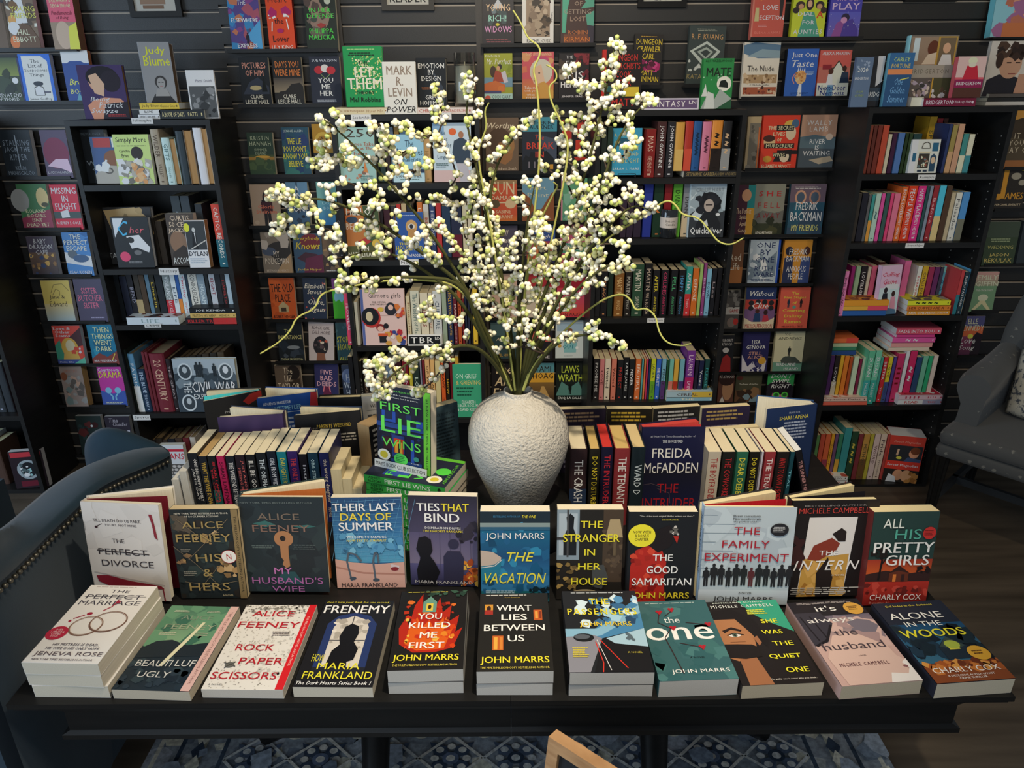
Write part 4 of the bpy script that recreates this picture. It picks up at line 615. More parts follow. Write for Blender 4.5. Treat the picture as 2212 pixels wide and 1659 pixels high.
wrow(868,'low narrow ledge behind the vase neck',[
 (1062,782,1120,'black cover with huge cream brush script and orange spine','221e20',[('R',.93,0,1,1,'c8602c'),(s,'The|Arc|Field',.45,.06,.9,.85,'e8d0a4','bi')],{'t':.018}),
 (1143,785,1197,'yellow sunset-field thriller just over the vase shoulder','e0a83a',[('R',0,0,1,.25,'5a94a0'),('R',0,.5,1,1,'8a6a3a','3a2a24'),('P',[.3,1,.5,.6,.6,.6,.9,1],'c8a060'),(s,'TAMI|HOAG',.55,.08,.4,.8,'2a2420','b')],{'t':.018}),
 (1201,782,1262,'black thriller with tall lime capitals over a lone figure','1e2420',[('P',[0,.85,.2,.5,.5,.65,.8,.5,1,.85],'5a8a80'),('M',.5,.82,.25,0,'10140f'),(s,'LAWS|WRATH',.5,.1,.5,.86,'c8d84a','b'),('T','ERIQ LA SALLE',.5,.92,.85,.07,'e0e4dc','b')],{'t':.018})])
# ---- fantasy bookcase
g='books shown in the fantasy bookcase'
on(190,onY(1396,190,YW-.055).z,1366,76,1427,'grey-black fantasy cover with yellow blocky capitals and pink burst','2a2624',[('N',4,20,.1,.5,.95,.68,.12,'b8286a 8a2050 d84a8a 5a1a34'),('G',.2,.04,.85,.06,1,'d8a83a'),(s,'DUNGEON|CRAWLER|CARL',.52,.09,.47,.9,'e8c83a','b'),(s,'MATT|DINNIMAN',.5,.68,.9,.86,'e8c83a','b')],g,Y=YW-.06,roll=2,lean=5)
ledge(1360,1432,190,'narrow ledge under the yellow blocky-lettered fantasy cover')
on(187,onY(1523,187,YW-.055).z,1484,58,1562,'dark grey-green fantasy cover with a stone maze','3c4644',[('P',[.05,.42,.5,.25,.9,.42,.5,.7],'c8d0c4'),('P',[.15,.42,.5,.3,.8,.42,.5,.62],'4a5450'),('P',[.25,.43,.5,.35,.7,.43,.5,.56],'aab4a8'),('P',[.34,.44,.5,.39,.62,.44,.5,.52],'3a4442'),('N',5,6,.05,.55,.4,.75,.07,'d0d4cc'),('G',.2,.05,.8,.1,2,'a8a894'),('T','R. F. KUANG',.5,.18,.86,.09,'d8a46a',''),('T','KATABASIS',.42,.85,.8,.08,'a0905c','')],g,Y=YW-.06,roll=1.5,lean=5)
ledge(1478,1570,187,'narrow ledge under the stone maze fantasy cover')
on(236,TD,1302,108,1385,'black and red cookbook cover behind the tall berry spray','1c1616',[('R',0,0,.08,1,'c82a24'),('R',.1,.6,.5,.75,'2a5a5a'),('R',.55,.62,.95,.78,'e0c03a'),(s,"DUNGEON|ANARCHIST'S|COOK-|BOOK",.55,.08,.6,.82,'c83028','b'),('T','MATT',.55,.88,.6,.13,'c83028','b')],g,t=.03,hard=True,scol='d0322a',Y=YF+.02)
on(235,TD,1516,127,1583,'bright green fantasy romance with a wolf before the moon','2f8a48',[('N',6,16,0,.25,1,.5,.03,'8ac09a a8d0b0'),('E',.72,.5,.24,.15,'f0ead8'),('P',[.55,.56,.6,.44,.75,.42,.85,.5,.85,.58],'1e2420'),('P',[0,1,.2,.7,.4,.85,.6,.6,1,.8,1,1],'a8b0a8'),('P',[0,.75,.12,.5,.2,.75],'d8dcd4'),('P',[.1,1,.2,.65,.4,.7,.45,1],'d4d8d0'),('P',[.5,1,1,.8,1,1],'2a5a3c'),('T','ALI HAZELWOOD',.5,.05,.86,.05,'1a3a24','w'),('T','MATE',.52,.27,.8,.17,'1c2a20','b')],g,t=.025,Y=YF+.01,yaw=3)
plate(1391,212,1509,237,TD,YF+.012,'purple street-style plate reading FANTASY LN on the bookcase top','d8d0dc','6a5478','f0e8e8','FANTASY','LN')
Z=ZD[0]
on(379,Z+.008,1320,278,1386,'turquoise fantasy cover with gold capitals on a wire easel','3aa0c4',[('P',[.2,.35,.3,.2,.6,.22,.75,.4,.6,.48,.35,.45],'1f5a70'),('L',[.4,.75,.5,.6,.62,.75],.02,'1f5a70'),('T','A COURT',.4,.15,.6,.07,'e0c86a','w'),('T','OF',.2,.3,.2,.06,'e0c86a',''),('T','FROST',.6,.42,.66,.1,'e0d080','w'),('T','AND',.75,.55,.3,.07,'e0d080','w'),('T','STARLIGHT',.5,.69,.86,.09,'e0d080','w'),('T','SARAH J. MAAS',.5,.87,.86,.06,'eef0e4','w')],g,t=.016,Y=YF+.03,lean=7)
m=MB(); a=onY(1335,379,YF+.015); b=onY(1372,379,YF+.015); q=Z+.0035
m.tube([(a.x,YF+.008,q+.014),(a.x,YF+.008,q),(a.x,YF+.10,q),(a.x+.005,YF+.075,q+.12)],.0016,hx('2a2a2c'),6); m.tube([(b.x,YF+.008,q+.014),(b.x,YF+.008,q),(b.x,YF+.10,q),(b.x-.005,YF+.075,q+.12)],.0016,hx('2a2a2c'),6); m.tube([(a.x,YF+.008,q+.014),(b.x,YF+.008,q+.014)],.0016,hx('2a2a2c'),6); m.tube([(a.x,YF+.10,q),(b.x,YF+.10,q)],.0016,hx('2a2a2c'),6)
tag(m.link('wire_easel',M_ATTR),'small wire easel under the turquoise fantasy cover','book easel')
row('the top fantasy shelf',Z,380,'1296 1308 275 26302a 778;1309 1320 274 2a3a2e 889;1390 1412 279 8a2420 e0b8a0 MAAS/CRESCENT CITY;1413 1433 263 4a2a28 e8e4e0 JOHN GWYNNE;1435 1453 263 2a2a2e e8e8ec JOHN GWYNNE',grp=g,d=.14,Y=3.135)
m0=flats('the front of the top fantasy shelf','1476 1598 14 2a2a2a a08a5a STEPHANIE GARBER/ALCHEMY OF SECRETS',YF+.006,zbase=Z,d=.15)
row('the books standing on the flat black book, top fantasy shelf',m0,370,'1454 1472 264 d8a048+e0b868 5a3a1a;1474 1490 262 b83a2c+d8543c 4a1a14;1491 1508 262 2a5a94 16304a ~~~~~~;1510 1529 263 d8809a 5a2a3c ~~~~;1530 1552 260 e0903a+2a201c 201814 ~ ~ ~;1553 1572 261 242426+9a9a98 d8b48a ~ ~ ~',grp=g,d=.13,Y=YF+.012,hard=True)
Z=ZD[1]
row('the fantasy shelf with the black candle',Z,511,'1338 1351 402 3a2a38 a8a;1352 1366 402 382a3a a8a;1367 1383 402 342838 a8a;1386 1405 397 2c3a94 98a8d8;1407 1427 398 1f3a28 d87a3a ~;1429 1445 396 8a1f24 c87a6a;1447 1467 396 6ab83a 2a4a1a DIANA/GABALDON;1469 1487 396 8a8c90+e0c8a4 444 DIANA',grp=g,d=.15,Y=3.15)
on(511,Z,1490,398,1566,'grey-white cover of a dark-haired warrior with gothic title','b8c8d0',[('R',0,.5,1,1,'3a3e42'),('N',3,20,0,.1,1,.6,.2,'8a969c d0dce0 a0b0b8'),('E',.55,.35,.3,.2,'22242a'),('N',4,20,.25,.18,.85,.5,.13,'1e2024 2a2c32'),('E',.53,.4,.14,.12,'c0b0a4'),('P',[.2,.75,.4,.52,.7,.52,.9,.75,.9,1,.2,1],'26282c'),('R',.44,.38,.63,.4,'2a2426'),('P',[.4,.72,.5,.66,.55,.78,.42,.8],'d8dcd8'),('E',.8,.57,.06,.03,'e8eaea'),('T','CALLIE HART',.53,.11,.8,.07,'8a949a',''),('T','Quicksilver',.5,.88,.92,.14,'f0f0ee','b')],g,t=.032,hard=True,Y=YF+.012)
jar('black glass candle with a pale label band, on a fantasy shelf',1442,450,514,37,Z,YF+.04,'black')
Z=ZD[2]
row('the shelf above the Spicy Romance tag',Z,672,'1284 1295 588 242426 777;1296 1310 586 201e20 c8885a DRAGON;1311 1322 584 223026 8a9a6a;1325 1345 590 8a5a2a d8b074 MARTIN/KINGS;1347 1361 588 2a2420 b8b0a0 MARTIN/FEAST;1363 1386 571 33503a d8d0b8 MARTIN/SWORDS;1388 1404 569 1e1c1c c8b098 MARTIN/FIRE & BLOOD;1406 1420 583 222022 e8d03a AFTER/ANNA TODD;1424 1439 583 222022 d8406a COLLIDED/ANNA TODD;1444 1458 583 222022 5ab87a FELL/ANNA TODD;1461 1474 583 222022 5aa0d0 HAPPY/ANNA TODD;1476 1489 576 3aa090+d83a3a f0e0e0 AFTER/TODD;1490 1503 580 e0742c f4e4d0 BEFORE;1504 1511 570 a8c870 688;1512 1519 568 9a4a80 e0c0d8 BLUE;1520 1530 581 8ac0d8 345 DOWN;1531 1541 580 222226 a99 Lies;1542 1552 578 1e1c1e c8b89a',grp=g,d=.125,Y=3.14)
Z=ZD[3]
row('the lowest visible fantasy shelf',Z,857,'1280 1292 775 242224 bbb PROMISE ME;1293 1303 776 c87a7a 5a2a2a LOVE;1304 1316 775 d8c8b0 333 Twisted;1318 1329 775 d07a64 5a2a24 Wicked;1331 1343 777 222224 c83a34 PROTECT;1344 1355 772 1c1c1e d0d0cc TATE JAMES;1356 1367 776 242426 eee NEVER;1369 1381 775 d8703a f4e4d0 BEAUTIFUL;1382 1386 776 5aa8a8 eee;1387 1391 776 e0884a eee;1392 1396 776 c83a60 eee;1397 1401 776 2a3464 ccc;1402 1412 775 c8d030+6aa82c 344 LAURA/STYLE;1413 1423 775 3a6ac8 f0f0f4 SECRET;1425 1434 775 7ab4cc+5a3a74 333 PENNY;1435 1439 777 2a5a3a ad6;1441 1450 776 7ac0b0+d87a6a c44;1451 1461 776 e0b04a+b83a24 445;1463 1473 776 7ab8c4+4a3a74 c53;1476 1494 757 7a3a94+b8286a f0d0e8 LAUREN/LAYNE;1496 1503 778 2a2438 ccc;1504 1514 779 24284a ddd Yours;1516 1526 776 244a48 4aa PLEASE',grp=g,d=.13,Y=3.14)
flats('the front of the lowest visible fantasy shelf','1439 1540 9 8ab8cc e8e0c8 THE;1440 1538 13 a8c4d0+d8b84a 544 CEREAL',YF+.004,zbase=Z,d=.11,top=[('E',.45,.4,.3,.3,'e0c890'),('N',4,10,.5,0,1,1,.15,'3a2a24 d8b04a 6a5a44')],K=1.1)
# ---- slatwall between the fantasy and Romance bookcases
wrow(86,'clear ledge under the yellow spy-aunties novel',[
 (1624,-12,1694,'salmon romance with white block title, at the picture top','c8584a',[('R',0,0,.05,1,'d07a6a'),('T','Spanish',.5,.1,.7,.1,'e08a3a','i'),('T','LOVE',.55,.3,.46,.11,'f0ece8','b'),('T','DECEPTION',.55,.52,.86,.1,'f0ece8','b'),('P',[.82,.1,.95,.1,.93,.5,.85,.5],'2a2426'),('P',[.1,.3,.2,.3,.22,.6,.08,.6],'c8b880'),('G',.2,.68,.5,.74,2,'e0a09a'),('T','ELENA ARMAS',.52,.85,.8,.05,'e08a7a','w')],{'t':.028,'scol':'d0685a'}),
 (1711,-12,1783,'acid yellow novel with four women in sunglasses','c4cc34',[('P',[.2,1,.35,.4,.65,.4,.9,1],'4a9a80'),('E',.5,.22,.12,.14,'2a2024'),('E',.5,.22,.07,.08,'d8a884'),('E',.22,.25,.14,.09,'3a2a28'),('E',.8,.25,.13,.09,'2a2024'),('E',.1,.36,.1,.07,'2e2426'),('E',.92,.36,.09,.07,'3a2a28'),('E',.24,.28,.08,.06,'c8946c'),('E',.79,.28,.08,.06,'c8946c'),('T','DIAL',.4,.44,.46,.09,'f4f4ec','b'),('T','A',.82,.46,.2,.15,'d8382c','b'),('T','FOR',.5,.63,.36,.09,'f4f4ec','b'),('T','AUNTIES',.5,.84,.86,.1,'f4f4ec','bw')],{'t':.028,'scol':'b8bc2a'}),
 (1791,-12,1859,'violet-blue romance with an embracing couple and pink capitals','4a44a4',[('R',0,.4,1,1,'5a5ab4','6a5aa0'),('P',[.1,1,.25,.65,.45,.55,.6,.75,.6,1],'8a4a8a'),('P',[.4,1,.5,.6,.75,.55,.95,.8,.95,1],'4a3a8c'),('E',.52,.52,.13,.09,'2a2440'),('E',.48,.58,.1,.07,'c88ab0'),('N',5,14,0,.4,1,.8,.02,'c8c8f0'),('T','TWO CAN',.5,.12,.66,.08,'d8a4e4','b'),('T','PLAY',.5,.27,.86,.15,'e4b4ec','b')],{'t':.022})])
wrow(214,'narrow ledge under the blue spaghetti-fork romance',[
 (1604,92,1682,'cream cover with fabric-fold paintings and serif title','e0d6c4',[('P',[0,.05,.3,.0,1,.05,1,.28,.4,.28,0,.2],'5a7890'),('P',[.1,.25,.5,.12,1,.15,1,.28],'8aa0a8'),('R',.05,.57,.97,.72,'b09068'),('N',4,18,.08,.58,.95,.71,.06,'8a6a48 d0b490 6a4a34'),('R',.05,.79,.97,.92,'a8583a'),('N',5,16,.08,.8,.95,.91,.06,'c8a484 8a4030 d8b898 4a2a24'),('T','The Nude',.5,.46,.74,.1,'3a3430',''),('T','C. Michelle Lindley',.5,.755,.55,.03,'4a4440','')],{'t':.022}),
 (1697,107,1764,'blue romance with a spaghetti-wound fork','2f5fb0',[('P',[.42,.98,.47,.66,.36,.5,.4,.36,.44,.5,.46,.36,.5,.5,.54,.36,.56,.5,.6,.36,.64,.5,.54,.66,.58,.98],'d8dce4'),('E',.5,.57,.17,.14,'d8a464'),('N',3,18,.35,.48,.66,.68,.06,'e8c088 b87a44 e8b07a c88a54'),('L',[.3,.5,.22,.6,.3,.7],.03,'d88a80'),('T','Just One',.55,.14,.8,.13,'f0f0ec','b'),('T','Taste',.52,.3,.7,.14,'f0f0ec','bi'),('G',.65,.46,.92,.54,3,'a8c0e4'),('T','LUPE KENT',.5,.9,.55,.04,'1c3a70','w')],{'t':.035,'scol':'1c1e26','pg':'c8943c'}),
 (1767,109,1835,'salmon house-and-fence romance with two neighbours','c85a50',[('R',0,.35,1,.75,'b86a5c'),('P',[.35,.5,.62,.22,.88,.48,.88,.7,.35,.7],'e4d8c0'),('L',[.35,.5,.62,.22,.88,.48],.03,'3a2a24'),('R',0,.68,1,1,'d8d8c4'),('P',[.28,.72,.32,.5,.45,.5,.5,.72],'f0ece4'),('E',.4,.43,.08,.07,'4a2a20'),('E',.82,.38,.07,.06,'3a2420'),('P',[.7,.68,.75,.45,.95,.45,1,.68],'26344a'),('P',[.3,.98,.34,.72,.5,.72,.52,.98],'6a94b4'),('T','ALEXA MARTIN',.5,.07,.86,.06,'f0e4dc','b'),('R',.12,.3,.4,.4,'8a2430'),('T','Next-Door',.48,.78,.86,.11,'2a3474','b'),('T','Nemesis',.5,.89,.76,.1,'2a3474','b')],{'t':.02})])
wrow(368,'narrow ledge under the red murder-wives novel',[
 (1612,253,1641,'tan and grey book slipped behind the red murder-wives novel','b8a480',[('R',.2,.12,1,1,'7a7468'),('N',4,12,.2,.1,1,1,.2,'5a564e 8a8478'),('R',.85,.2,.95,1,'d0703a')]),
 (1645,250,1724,'red murder-wives novel with three painted women','d8402c',[('E',.22,.48,.16,.12,'d8b888'),('E',.2,.42,.16,.06,'4a2a24'),('E',.78,.32,.14,.13,'e0c8a8'),('E',.76,.17,.18,.08,'d8b050'),('E',.88,.15,.1,.08,'4a6a8a'),('P',[.35,.85,.5,.65,.85,.62,.85,.85],'2a2426'),('E',.66,.76,.13,.1,'e4ccb0'),('R',.45,.64,1,.71,'241e20'),('E',.2,.8,.12,.06,'c8943c'),('R',.38,.18,.85,.28,'221c1e'),('R',.08,.51,.9,.6,'221c1e'),('R',.34,.68,.7,.76,'221c1e'),('T','THE SECRET',.5,.23,.7,.07,'f0d8b0','b'),('T','LIVES',.46,.34,.32,.07,'f0d8b0','b'),('T','OF',.48,.45,.14,.06,'f0d8b0','b'),('T',"MURDERERS'",.5,.555,.74,.07,'f0d8b0','b'),('T','WIVES',.5,.72,.34,.07,'f0d8b0','b'),('T','ELIZABETH ARNOTT',.46,.93,.8,.06,'f0dcb8','b')],{'t':.026}),
 (1728,249,1804,'grey dusk-river novel with tan sky and a round sticker','48525a',[('R',0,0,1,.4,'b08a74'),('P',[0,.4,.4,.36,1,.42,1,.62,0,.6],'566a74'),('P',[.3,.82,.9,.75,1,.84,.6,.9],'a89a84'),('E',.82,.4,.1,.06,'d0b8a4'),(s,'WALLY|LAMB',.5,.1,.3,.7,'e4dcd4','w'),(s,'RIVER|IS|WAITING',.5,.44,.74,.76,'e4e0dc','')],{'t':.024})])
wrow(511,'narrow ledge under the painterly teal friends novel',[
 (1588,401,1629,'plum and orange novel cut by the bookcase side','4a2434',[('R',.62,0,1,.45,'2a9090'),('R',.62,.45,1,1,'dca03a'),('E',.55,.2,.25,.12,'d8a07a'),(s,'The Perfect|Sylvia|April|Geney',.45,.45,.95,.8,'e8c8a8','b')]),
 (1628,399,1693,'grey misty-hill novel with wide-spaced red capitals','8a8a7c',[('P',[0,.6,.3,.5,.7,.55,1,.5,1,.8,0,.8],'6a6a64'),('R',0,.75,1,1,'3a3e2c'),('N',5,14,0,.7,1,.95,.2,'4a4a30 2e3224'),('T','S H E',.5,.18,.72,.1,'b8282c','b'),('T','F E L L',.5,.4,.74,.1,'a83a3a',''),('T','A W A Y',.5,.6,.76,.1,'8a3034',''),('T','LENORE NASH',.4,.93,.55,.05,'e0dccc','b')],{'t':.022}),
 (1704,399,1780,'teal painterly novel with tall white and yellow hand lettering','2f5468',[('R',0,0,1,.35,'6a5a68'),('E',.3,.25,.16,.14,'c8987c'),('E',.7,.25,.16,.14,'a87a68'),('E',.3,.25,.11,.1,'4a5a6c'),('E',.7,.25,.11,.1,'4a5a6c'),('N',4,10,0,.4,1,1,.25,'2a6074 34485c'),('G',.1,.05,.9,.1,2,'c8c4c0'),('T','FREDRIK',.5,.42,.62,.15,'f0ece0',''),('T','BACKMAN',.5,.62,.88,.18,'f0ece0',''),('T','MY FRIENDS',.5,.84,.76,.12,'e4d47a','')],{'t':.024})])
wrow(616,'narrow ledge under the white mountain thriller',[
 (1576,520,1605,'brown novel cut by the bookcase side, pale letters','7a5034',[('R',0,.6,1,1,'b0703c'),(s,'Red|Life',.4,.3,.66,.8,'e0d0b8','b')]),
 (1618,519,1683,'white snow-mountain thriller with navy capitals and blue edge','b8c4cc',[('R',.93,0,1,1,'2a50b0'),('P',[0,.5,.3,.3,.6,.45,.9,.25,.9,.8,0,.9],'7a8a98'),('N',3,16,0,.2,.9,.9,.12,'e0e6ea 98a6b2 d0d8dc'),(s,'ONE|BY|ONE',.52,.06,.5,.62,'26325c',''),(s,'RUTH|WARE',.5,.58,.82,.66,'26325c',''),('G',.1,.87,.85,.93,2,'3a4a6a')],{'t':.022}),
 (1691,519,1751,'orange novel with two dark figures and white hand lettering','c88a34',[('E',.2,.25,.14,.1,'2a2a3a'),('P',[.02,1,.05,.4,.35,.36,.4,1],'2c3454'),('E',.82,.25,.12,.1,'4a2a24'),('P',[.6,1,.65,.4,.98,.38,1,1],'3a4a7a'),(s,'FREDRIK|BACKMAN',.52,.2,.48,.8,'f0e8dc',''),(s,'ANXIOUS|PEOPLE',.5,.58,.88,.7,'f0e8dc','')],{'t':.02})])
wrow(714,'narrow ledge under the quilted clue romance',[
 (1566,628,1597,'black and white photo novel cut by the bookcase side','5a5652',[('R',0,.42,1,.6,'c8c4bc'),('N',4,12,0,0,1,.4,.2,'2a2826 8a8680 4a4644'),('E',.5,.8,.3,.12,'8a7a70'),('E',.8,.78,.18,.08,'c83a34'),('T','GAME',.6,.51,.66,.08,'b83434','b')]),
 (1609,622,1674,'colourful clue romance with portrait medallions and a couple','d8c8a8',[('R',0,0,1,.28,'2a3a6a'),('R',0,.28,1,.5,'c8483a'),('R',0,.5,1,.8,'7a5a84'),('E',.2,.36,.09,.06,'2a2a2e'),('E',.42,.34,.09,.06,'2a2a2e'),('E',.64,.34,.09,.06,'2a2a2e'),('E',.86,.36,.09,.06,'2a2a2e'),('E',.2,.48,.09,.06,'2a2a2e'),('E',.86,.48,.09,.06,'2a2a2e'),('P',[.3,.8,.34,.6,.52,.6,.55,.8],'26406a'),('P',[.6,.8,.64,.64,.78,.64,.84,.8],'b83a4a'),('E',.42,.55,.07,.05,'4a2a20'),('E',.7,.58,.07,.06,'3a2420'),('P',[0,.7,.5,.9,1,.7,1,1,0,1],'e0d0b0'),('T','Without',.52,.14,.78,.12,'f4ece0','bi'),('T','Clue',.5,.42,.55,.14,'f4ece0','bi'),('T','MELISSA FERGUSON',.5,.9,.9,.1,'a83434','b')],{'t':.022}),
 (1683,622,1747,'coral courtship novel with bright yellow serif title','d8604c',[('M',.3,.47,.2,0,'2a3444'),('M',.72,.47,.2,0,'2a2426'),('E',.5,.46,.06,.04,'5a9a8a'),('T','The',.5,.14,.24,.07,'f0cc4a','b'),('T','Five Stages',.5,.24,.72,.08,'f0cc4a','b'),('T','of',.5,.36,.14,.07,'f0cc4a','b'),('T','Courting',.5,.55,.76,.09,'f0cc4a','b'),('T','Dalisay',.5,.68,.6,.09,'f0cc4a','b'),('T','Ramos',.5,.8,.56,.09,'f0cc4a','b'),('T','MELISSA DE LA CRUZ',.5,.92,.7,.04,'6a2a28','b')],{'t':.024})])
wrow(806,'narrow ledge under the indigo butterfly novel',[
 (1556,725,1584,'black novel with red gown cut by the bookcase side','26262a',[('P',[0,1,.2,.6,.5,.5,.8,.6,.9,1],'b83434'),('E',.4,.4,.25,.07,'e8e4e0'),(s,'MARGARET|ATWOOD',.45,.1,.28,.85,'e0dcd8','b')]),
 (1603,718,1660,'indigo novel with white butterfly wing and gold sticker','2c2a5c',[('P',[0,.55,.25,.85,.45,.72,.6,.9,.95,.7,.9,1,.05,1],'d8d4dc'),('N',4,14,.1,.7,.9,1,.08,'2c2a5c 4a4a7a'),('E',.78,.7,.15,.09,'d8a43a'),(s,'LISA|GENOVA',.5,.2,.42,.72,'e8e4ec','b'),(s,'STILL|ALICE',.5,.48,.66,.56,'d8a090','b')],{'t':.022}),
 (1672,717,1735,'pale cream-green novel with a figure on a rock','cfcaa8',[('R',0,.75,1,1,'6a9a84'),('P',[.25,.7,.4,.6,.75,.62,.9,.72,1,.78,.3,.78],'4a524c'),('E',.5,.66,.2,.06,'4a524c'),('M',.52,.6,.24,0,'2a2e2c'),('T','V.C.',.42,.07,.22,.06,'4a4a40',''),('T','ANDREWS',.5,.17,.78,.07,'4a4a40',''),('T','BIRDLANE',.45,.8,.66,.07,'f0eee4','b'),('T','ISLAND',.64,.91,.5,.07,'f0eee4','b')],{'t':.022})])
wrow(872,'low narrow ledge behind the big blue table book',[
 (1551,808,1585,'sepia woman portrait novel cut by the bookcase side','6a4438',[('E',.6,.5,.34,.4,'c0906c'),('E',.5,.2,.5,.2,'3a2420'),('P',[.1,1,.3,.75,.5,1],'e0d8d0'),('T','AT ATWOOD',.5,.1,.9,.1,'e8e0d8','b')]),
 (1588,808,1644,'olive western novel with small white title','4a4a38',[('R',0,.55,1,1,'6a4a34'),('N',4,10,.2,.6,1,1,.25,'8a6a4a 3a2a20 7a94a0'),('E',.15,.14,.12,.07,'5a2a24'),('T','The Power of the Dog',.5,.35,.72,.06,'e4e0d0','b')],{'t':.018}),
 (1656,806,1713,'black and green cover with round green sunglasses','26222c',[('P',[0,.0,1,0,1,.45,.8,.3,.3,.25,0,.4],'3aa058'),('E',.52,.75,.3,.3,'d0789a'),('E',.52,.5,.42,.22,'221e26'),('E',.38,.72,.13,.09,'5ad04a'),('E',.7,.72,.13,.09,'5ad04a'),('E',.38,.72,.08,.06,'2a6a34'),('E',.7,.72,.08,.06,'2a6a34'),(s,"DON'T|SWIPE|RIGHT",.52,.03,.5,.8,'eef0ea','bi')],{'t':.018})])
# ---- Romance bookcase
g='books shown in the Romance bookcase'
on(214,onY(2010,214,3.30).z,1958,77,2060,'large album with four period-drama photographs on the bookcase top','6a6258',[('R',.02,.02,.58,.46,'8a7460'),('E',.5,.2,.12,.12,'5a3020'),('P',[.3,.45,.4,.3,.6,.26,.7,.45],'d8b098'),('R',.08,.04,.2,.4,'b8c8c8'),('R',.58,.02,.98,.5,'a8843a'),('R',.62,.04,.95,.46,'6a5a44'),('E',.78,.2,.08,.08,'c89878'),('P',[.65,.46,.7,.3,.88,.3,.93,.46],'c8c0bc'),('R',.02,.46,.98,.66,'9a9488'),('T','BRIDGERTON',.5,.56,.8,.07,'6a6458','w'),('R',.02,.67,.58,.98,'5a5450'),('N',4,30,.05,.7,.55,.95,.06,'c8b8ac 8a7a74 a89cac 3a3a3a'),('R',.6,.67,.98,.98,'4a4a34'),('N',5,12,.62,.85,.95,.97,.07,'e0d8d0 5a4a3a'),('L',[.59,.66,.59,1],.03,'b8923c')],g,t=.035,hard=True,scol='8ac0d8',Y=YF+.10,lean=3)
tz=onY(2050,214,YF+.006).z
flats('the bookcase top under the red-gown romance','1993 2106 17 6a1c34 e0b8c0 BRIDGERTON/JULIA QUINN',YF+.004,zbase=TE,d=.16,K=1.6)
flats('the bookcase top behind the blue lake romance','1966 1992 19 d8d0bc 888',YF+.02,zbase=TE,d=.1,K=1.4)
on(215,TE+.031,2062,123,2123,'red-gown romance with a white title on dark red','b8505a',[('R',0,0,1,.5,'c8a09a'),('E',.52,.1,.16,.09,'d8c8a0'),('P',[.25,.55,.35,.22,.7,.22,.82,.55],'a82434'),('E',.52,.2,.13,.06,'e0b8a4'),('R',0,.55,1,.75,'7a1c44'),('T','BRIDGERTON',.5,.65,.86,.08,'f0e0e4','b'),('R',0,.75,1,1,'4a2c24')],g,t=.028,Y=YF+.015,yaw=0,lean=3)
on(233,TE,1842,124,1878,'slim grey-blue romance standing at the bookcase top corner','5a6c84',[('T','2020',.45,.25,.6,.09,'d8d0c8','b'),('T','BRIDGERTON',.45,.42,.76,.05,'e4e0e0','b'),('N',4,10,.1,.05,.9,.2,.08,'7a8aa0 8a98ac'),(s,'JULIA|QUINN',.45,.66,.8,.5,'8a9a6a','b')],g,t=.02,Y=YF+.008,yaw=-3,lean=1)
on(230,TE,1872,122,1903,'black and white wedding-dress book behind the blue lake romance','2a2a2e',[('P',[.5,0,1,0,1,.5,.6,.6],'c8c4c4'),('R',0,.62,1,.88,'3a4450'),('T','BRIDG',.55,.75,.8,.1,'e8e8e8','b')],g,t=.03,Y=YF+.06,lean=1)
on(231,TE,1915,115,1964,'blue lake romance with orange horizon at the bookcase corner','2a5a84',[('R',0,.3,1,.4,'c87a4a'),('R',0,.4,1,1,'24486c'),('T','CARLEY',.5,.12,.66,.08,'a8b86a','b'),('T','FORTUNE',.5,.24,.76,.08,'b8a45a','b'),(s,'One|Golden|Summer',.52,.46,.92,.72,'6a9ac0','i'),('L',[.55,.5,.9,.46],.04,'d8c04a')],g,t=.04,scol='6ab0e8',Y=YF+.01,yaw=-10,lean=2)
on(208,onY(2175,208,3.22).z,2130,89,2226,'cream portrait cover of a dark-curled young man, at the picture edge','c8c0b4',[('P',[0,1,.05,.7,.3,.6,.7,.65,1,.8,1,1],'26242a'),('E',.52,.42,.25,.26,'c09478'),('N',6,26,.22,.1,.85,.3,.12,'3a2a22 2e221c 4a362a'),('E',.25,.35,.08,.14,'3a2a22'),('R',.42,.38,.52,.4,'2a1c18'),('R',.62,.38,.72,.4,'2a1c18'),('R',.5,.58,.66,.6,'8a4a44'),('P',[.7,1,.75,.6,.9,.6,1,.7,1,1],'b88a70')],g,t=.02,Y=YF+.11,lean=2,K=1.3)
flats('the bookcase top below the young-man portrait','2128 2226 8 c8c4bc 888;2132 2226 8 2a2a2a 888;2136 2226 8 5a5450 888',YF+.09,zbase=TE,d=.14,K=1.2)
wrow(82,'narrow ledge at the picture corner over the young-man portrait',[(2146,-20,2226,'teal and pink painterly romance at the picture corner','7aa8b0',[('N',4,14,.2,.1,1,.9,.25,'b86a8a a0604a c8806a 8a5a7a'),('R',.3,.7,1,1,'a8623c')],{'t':.04,'scol':'6ab0bc','dy':-.01})],led=True,Y=YW-.06)
Z=ZE[0]
row('the Romance-tagged shelf',Z,374,'1862 1870 271 7a3a2c 988;1871 1879 271 5a2c24 988;1880 1890 271 6a2e24 977;1891 1904 271 a8442f c98;1905 1913 290 b8ae94 766;1914 1924 287 3a1c34 a8a;1926 1940 287 4a6a9c cde;1941 1948 288 24341c 8a7;1949 1957 288 2a3a20 8a7;1958 1976 289 223a38 7a8',grp=g,d=.13,Y=3.14)
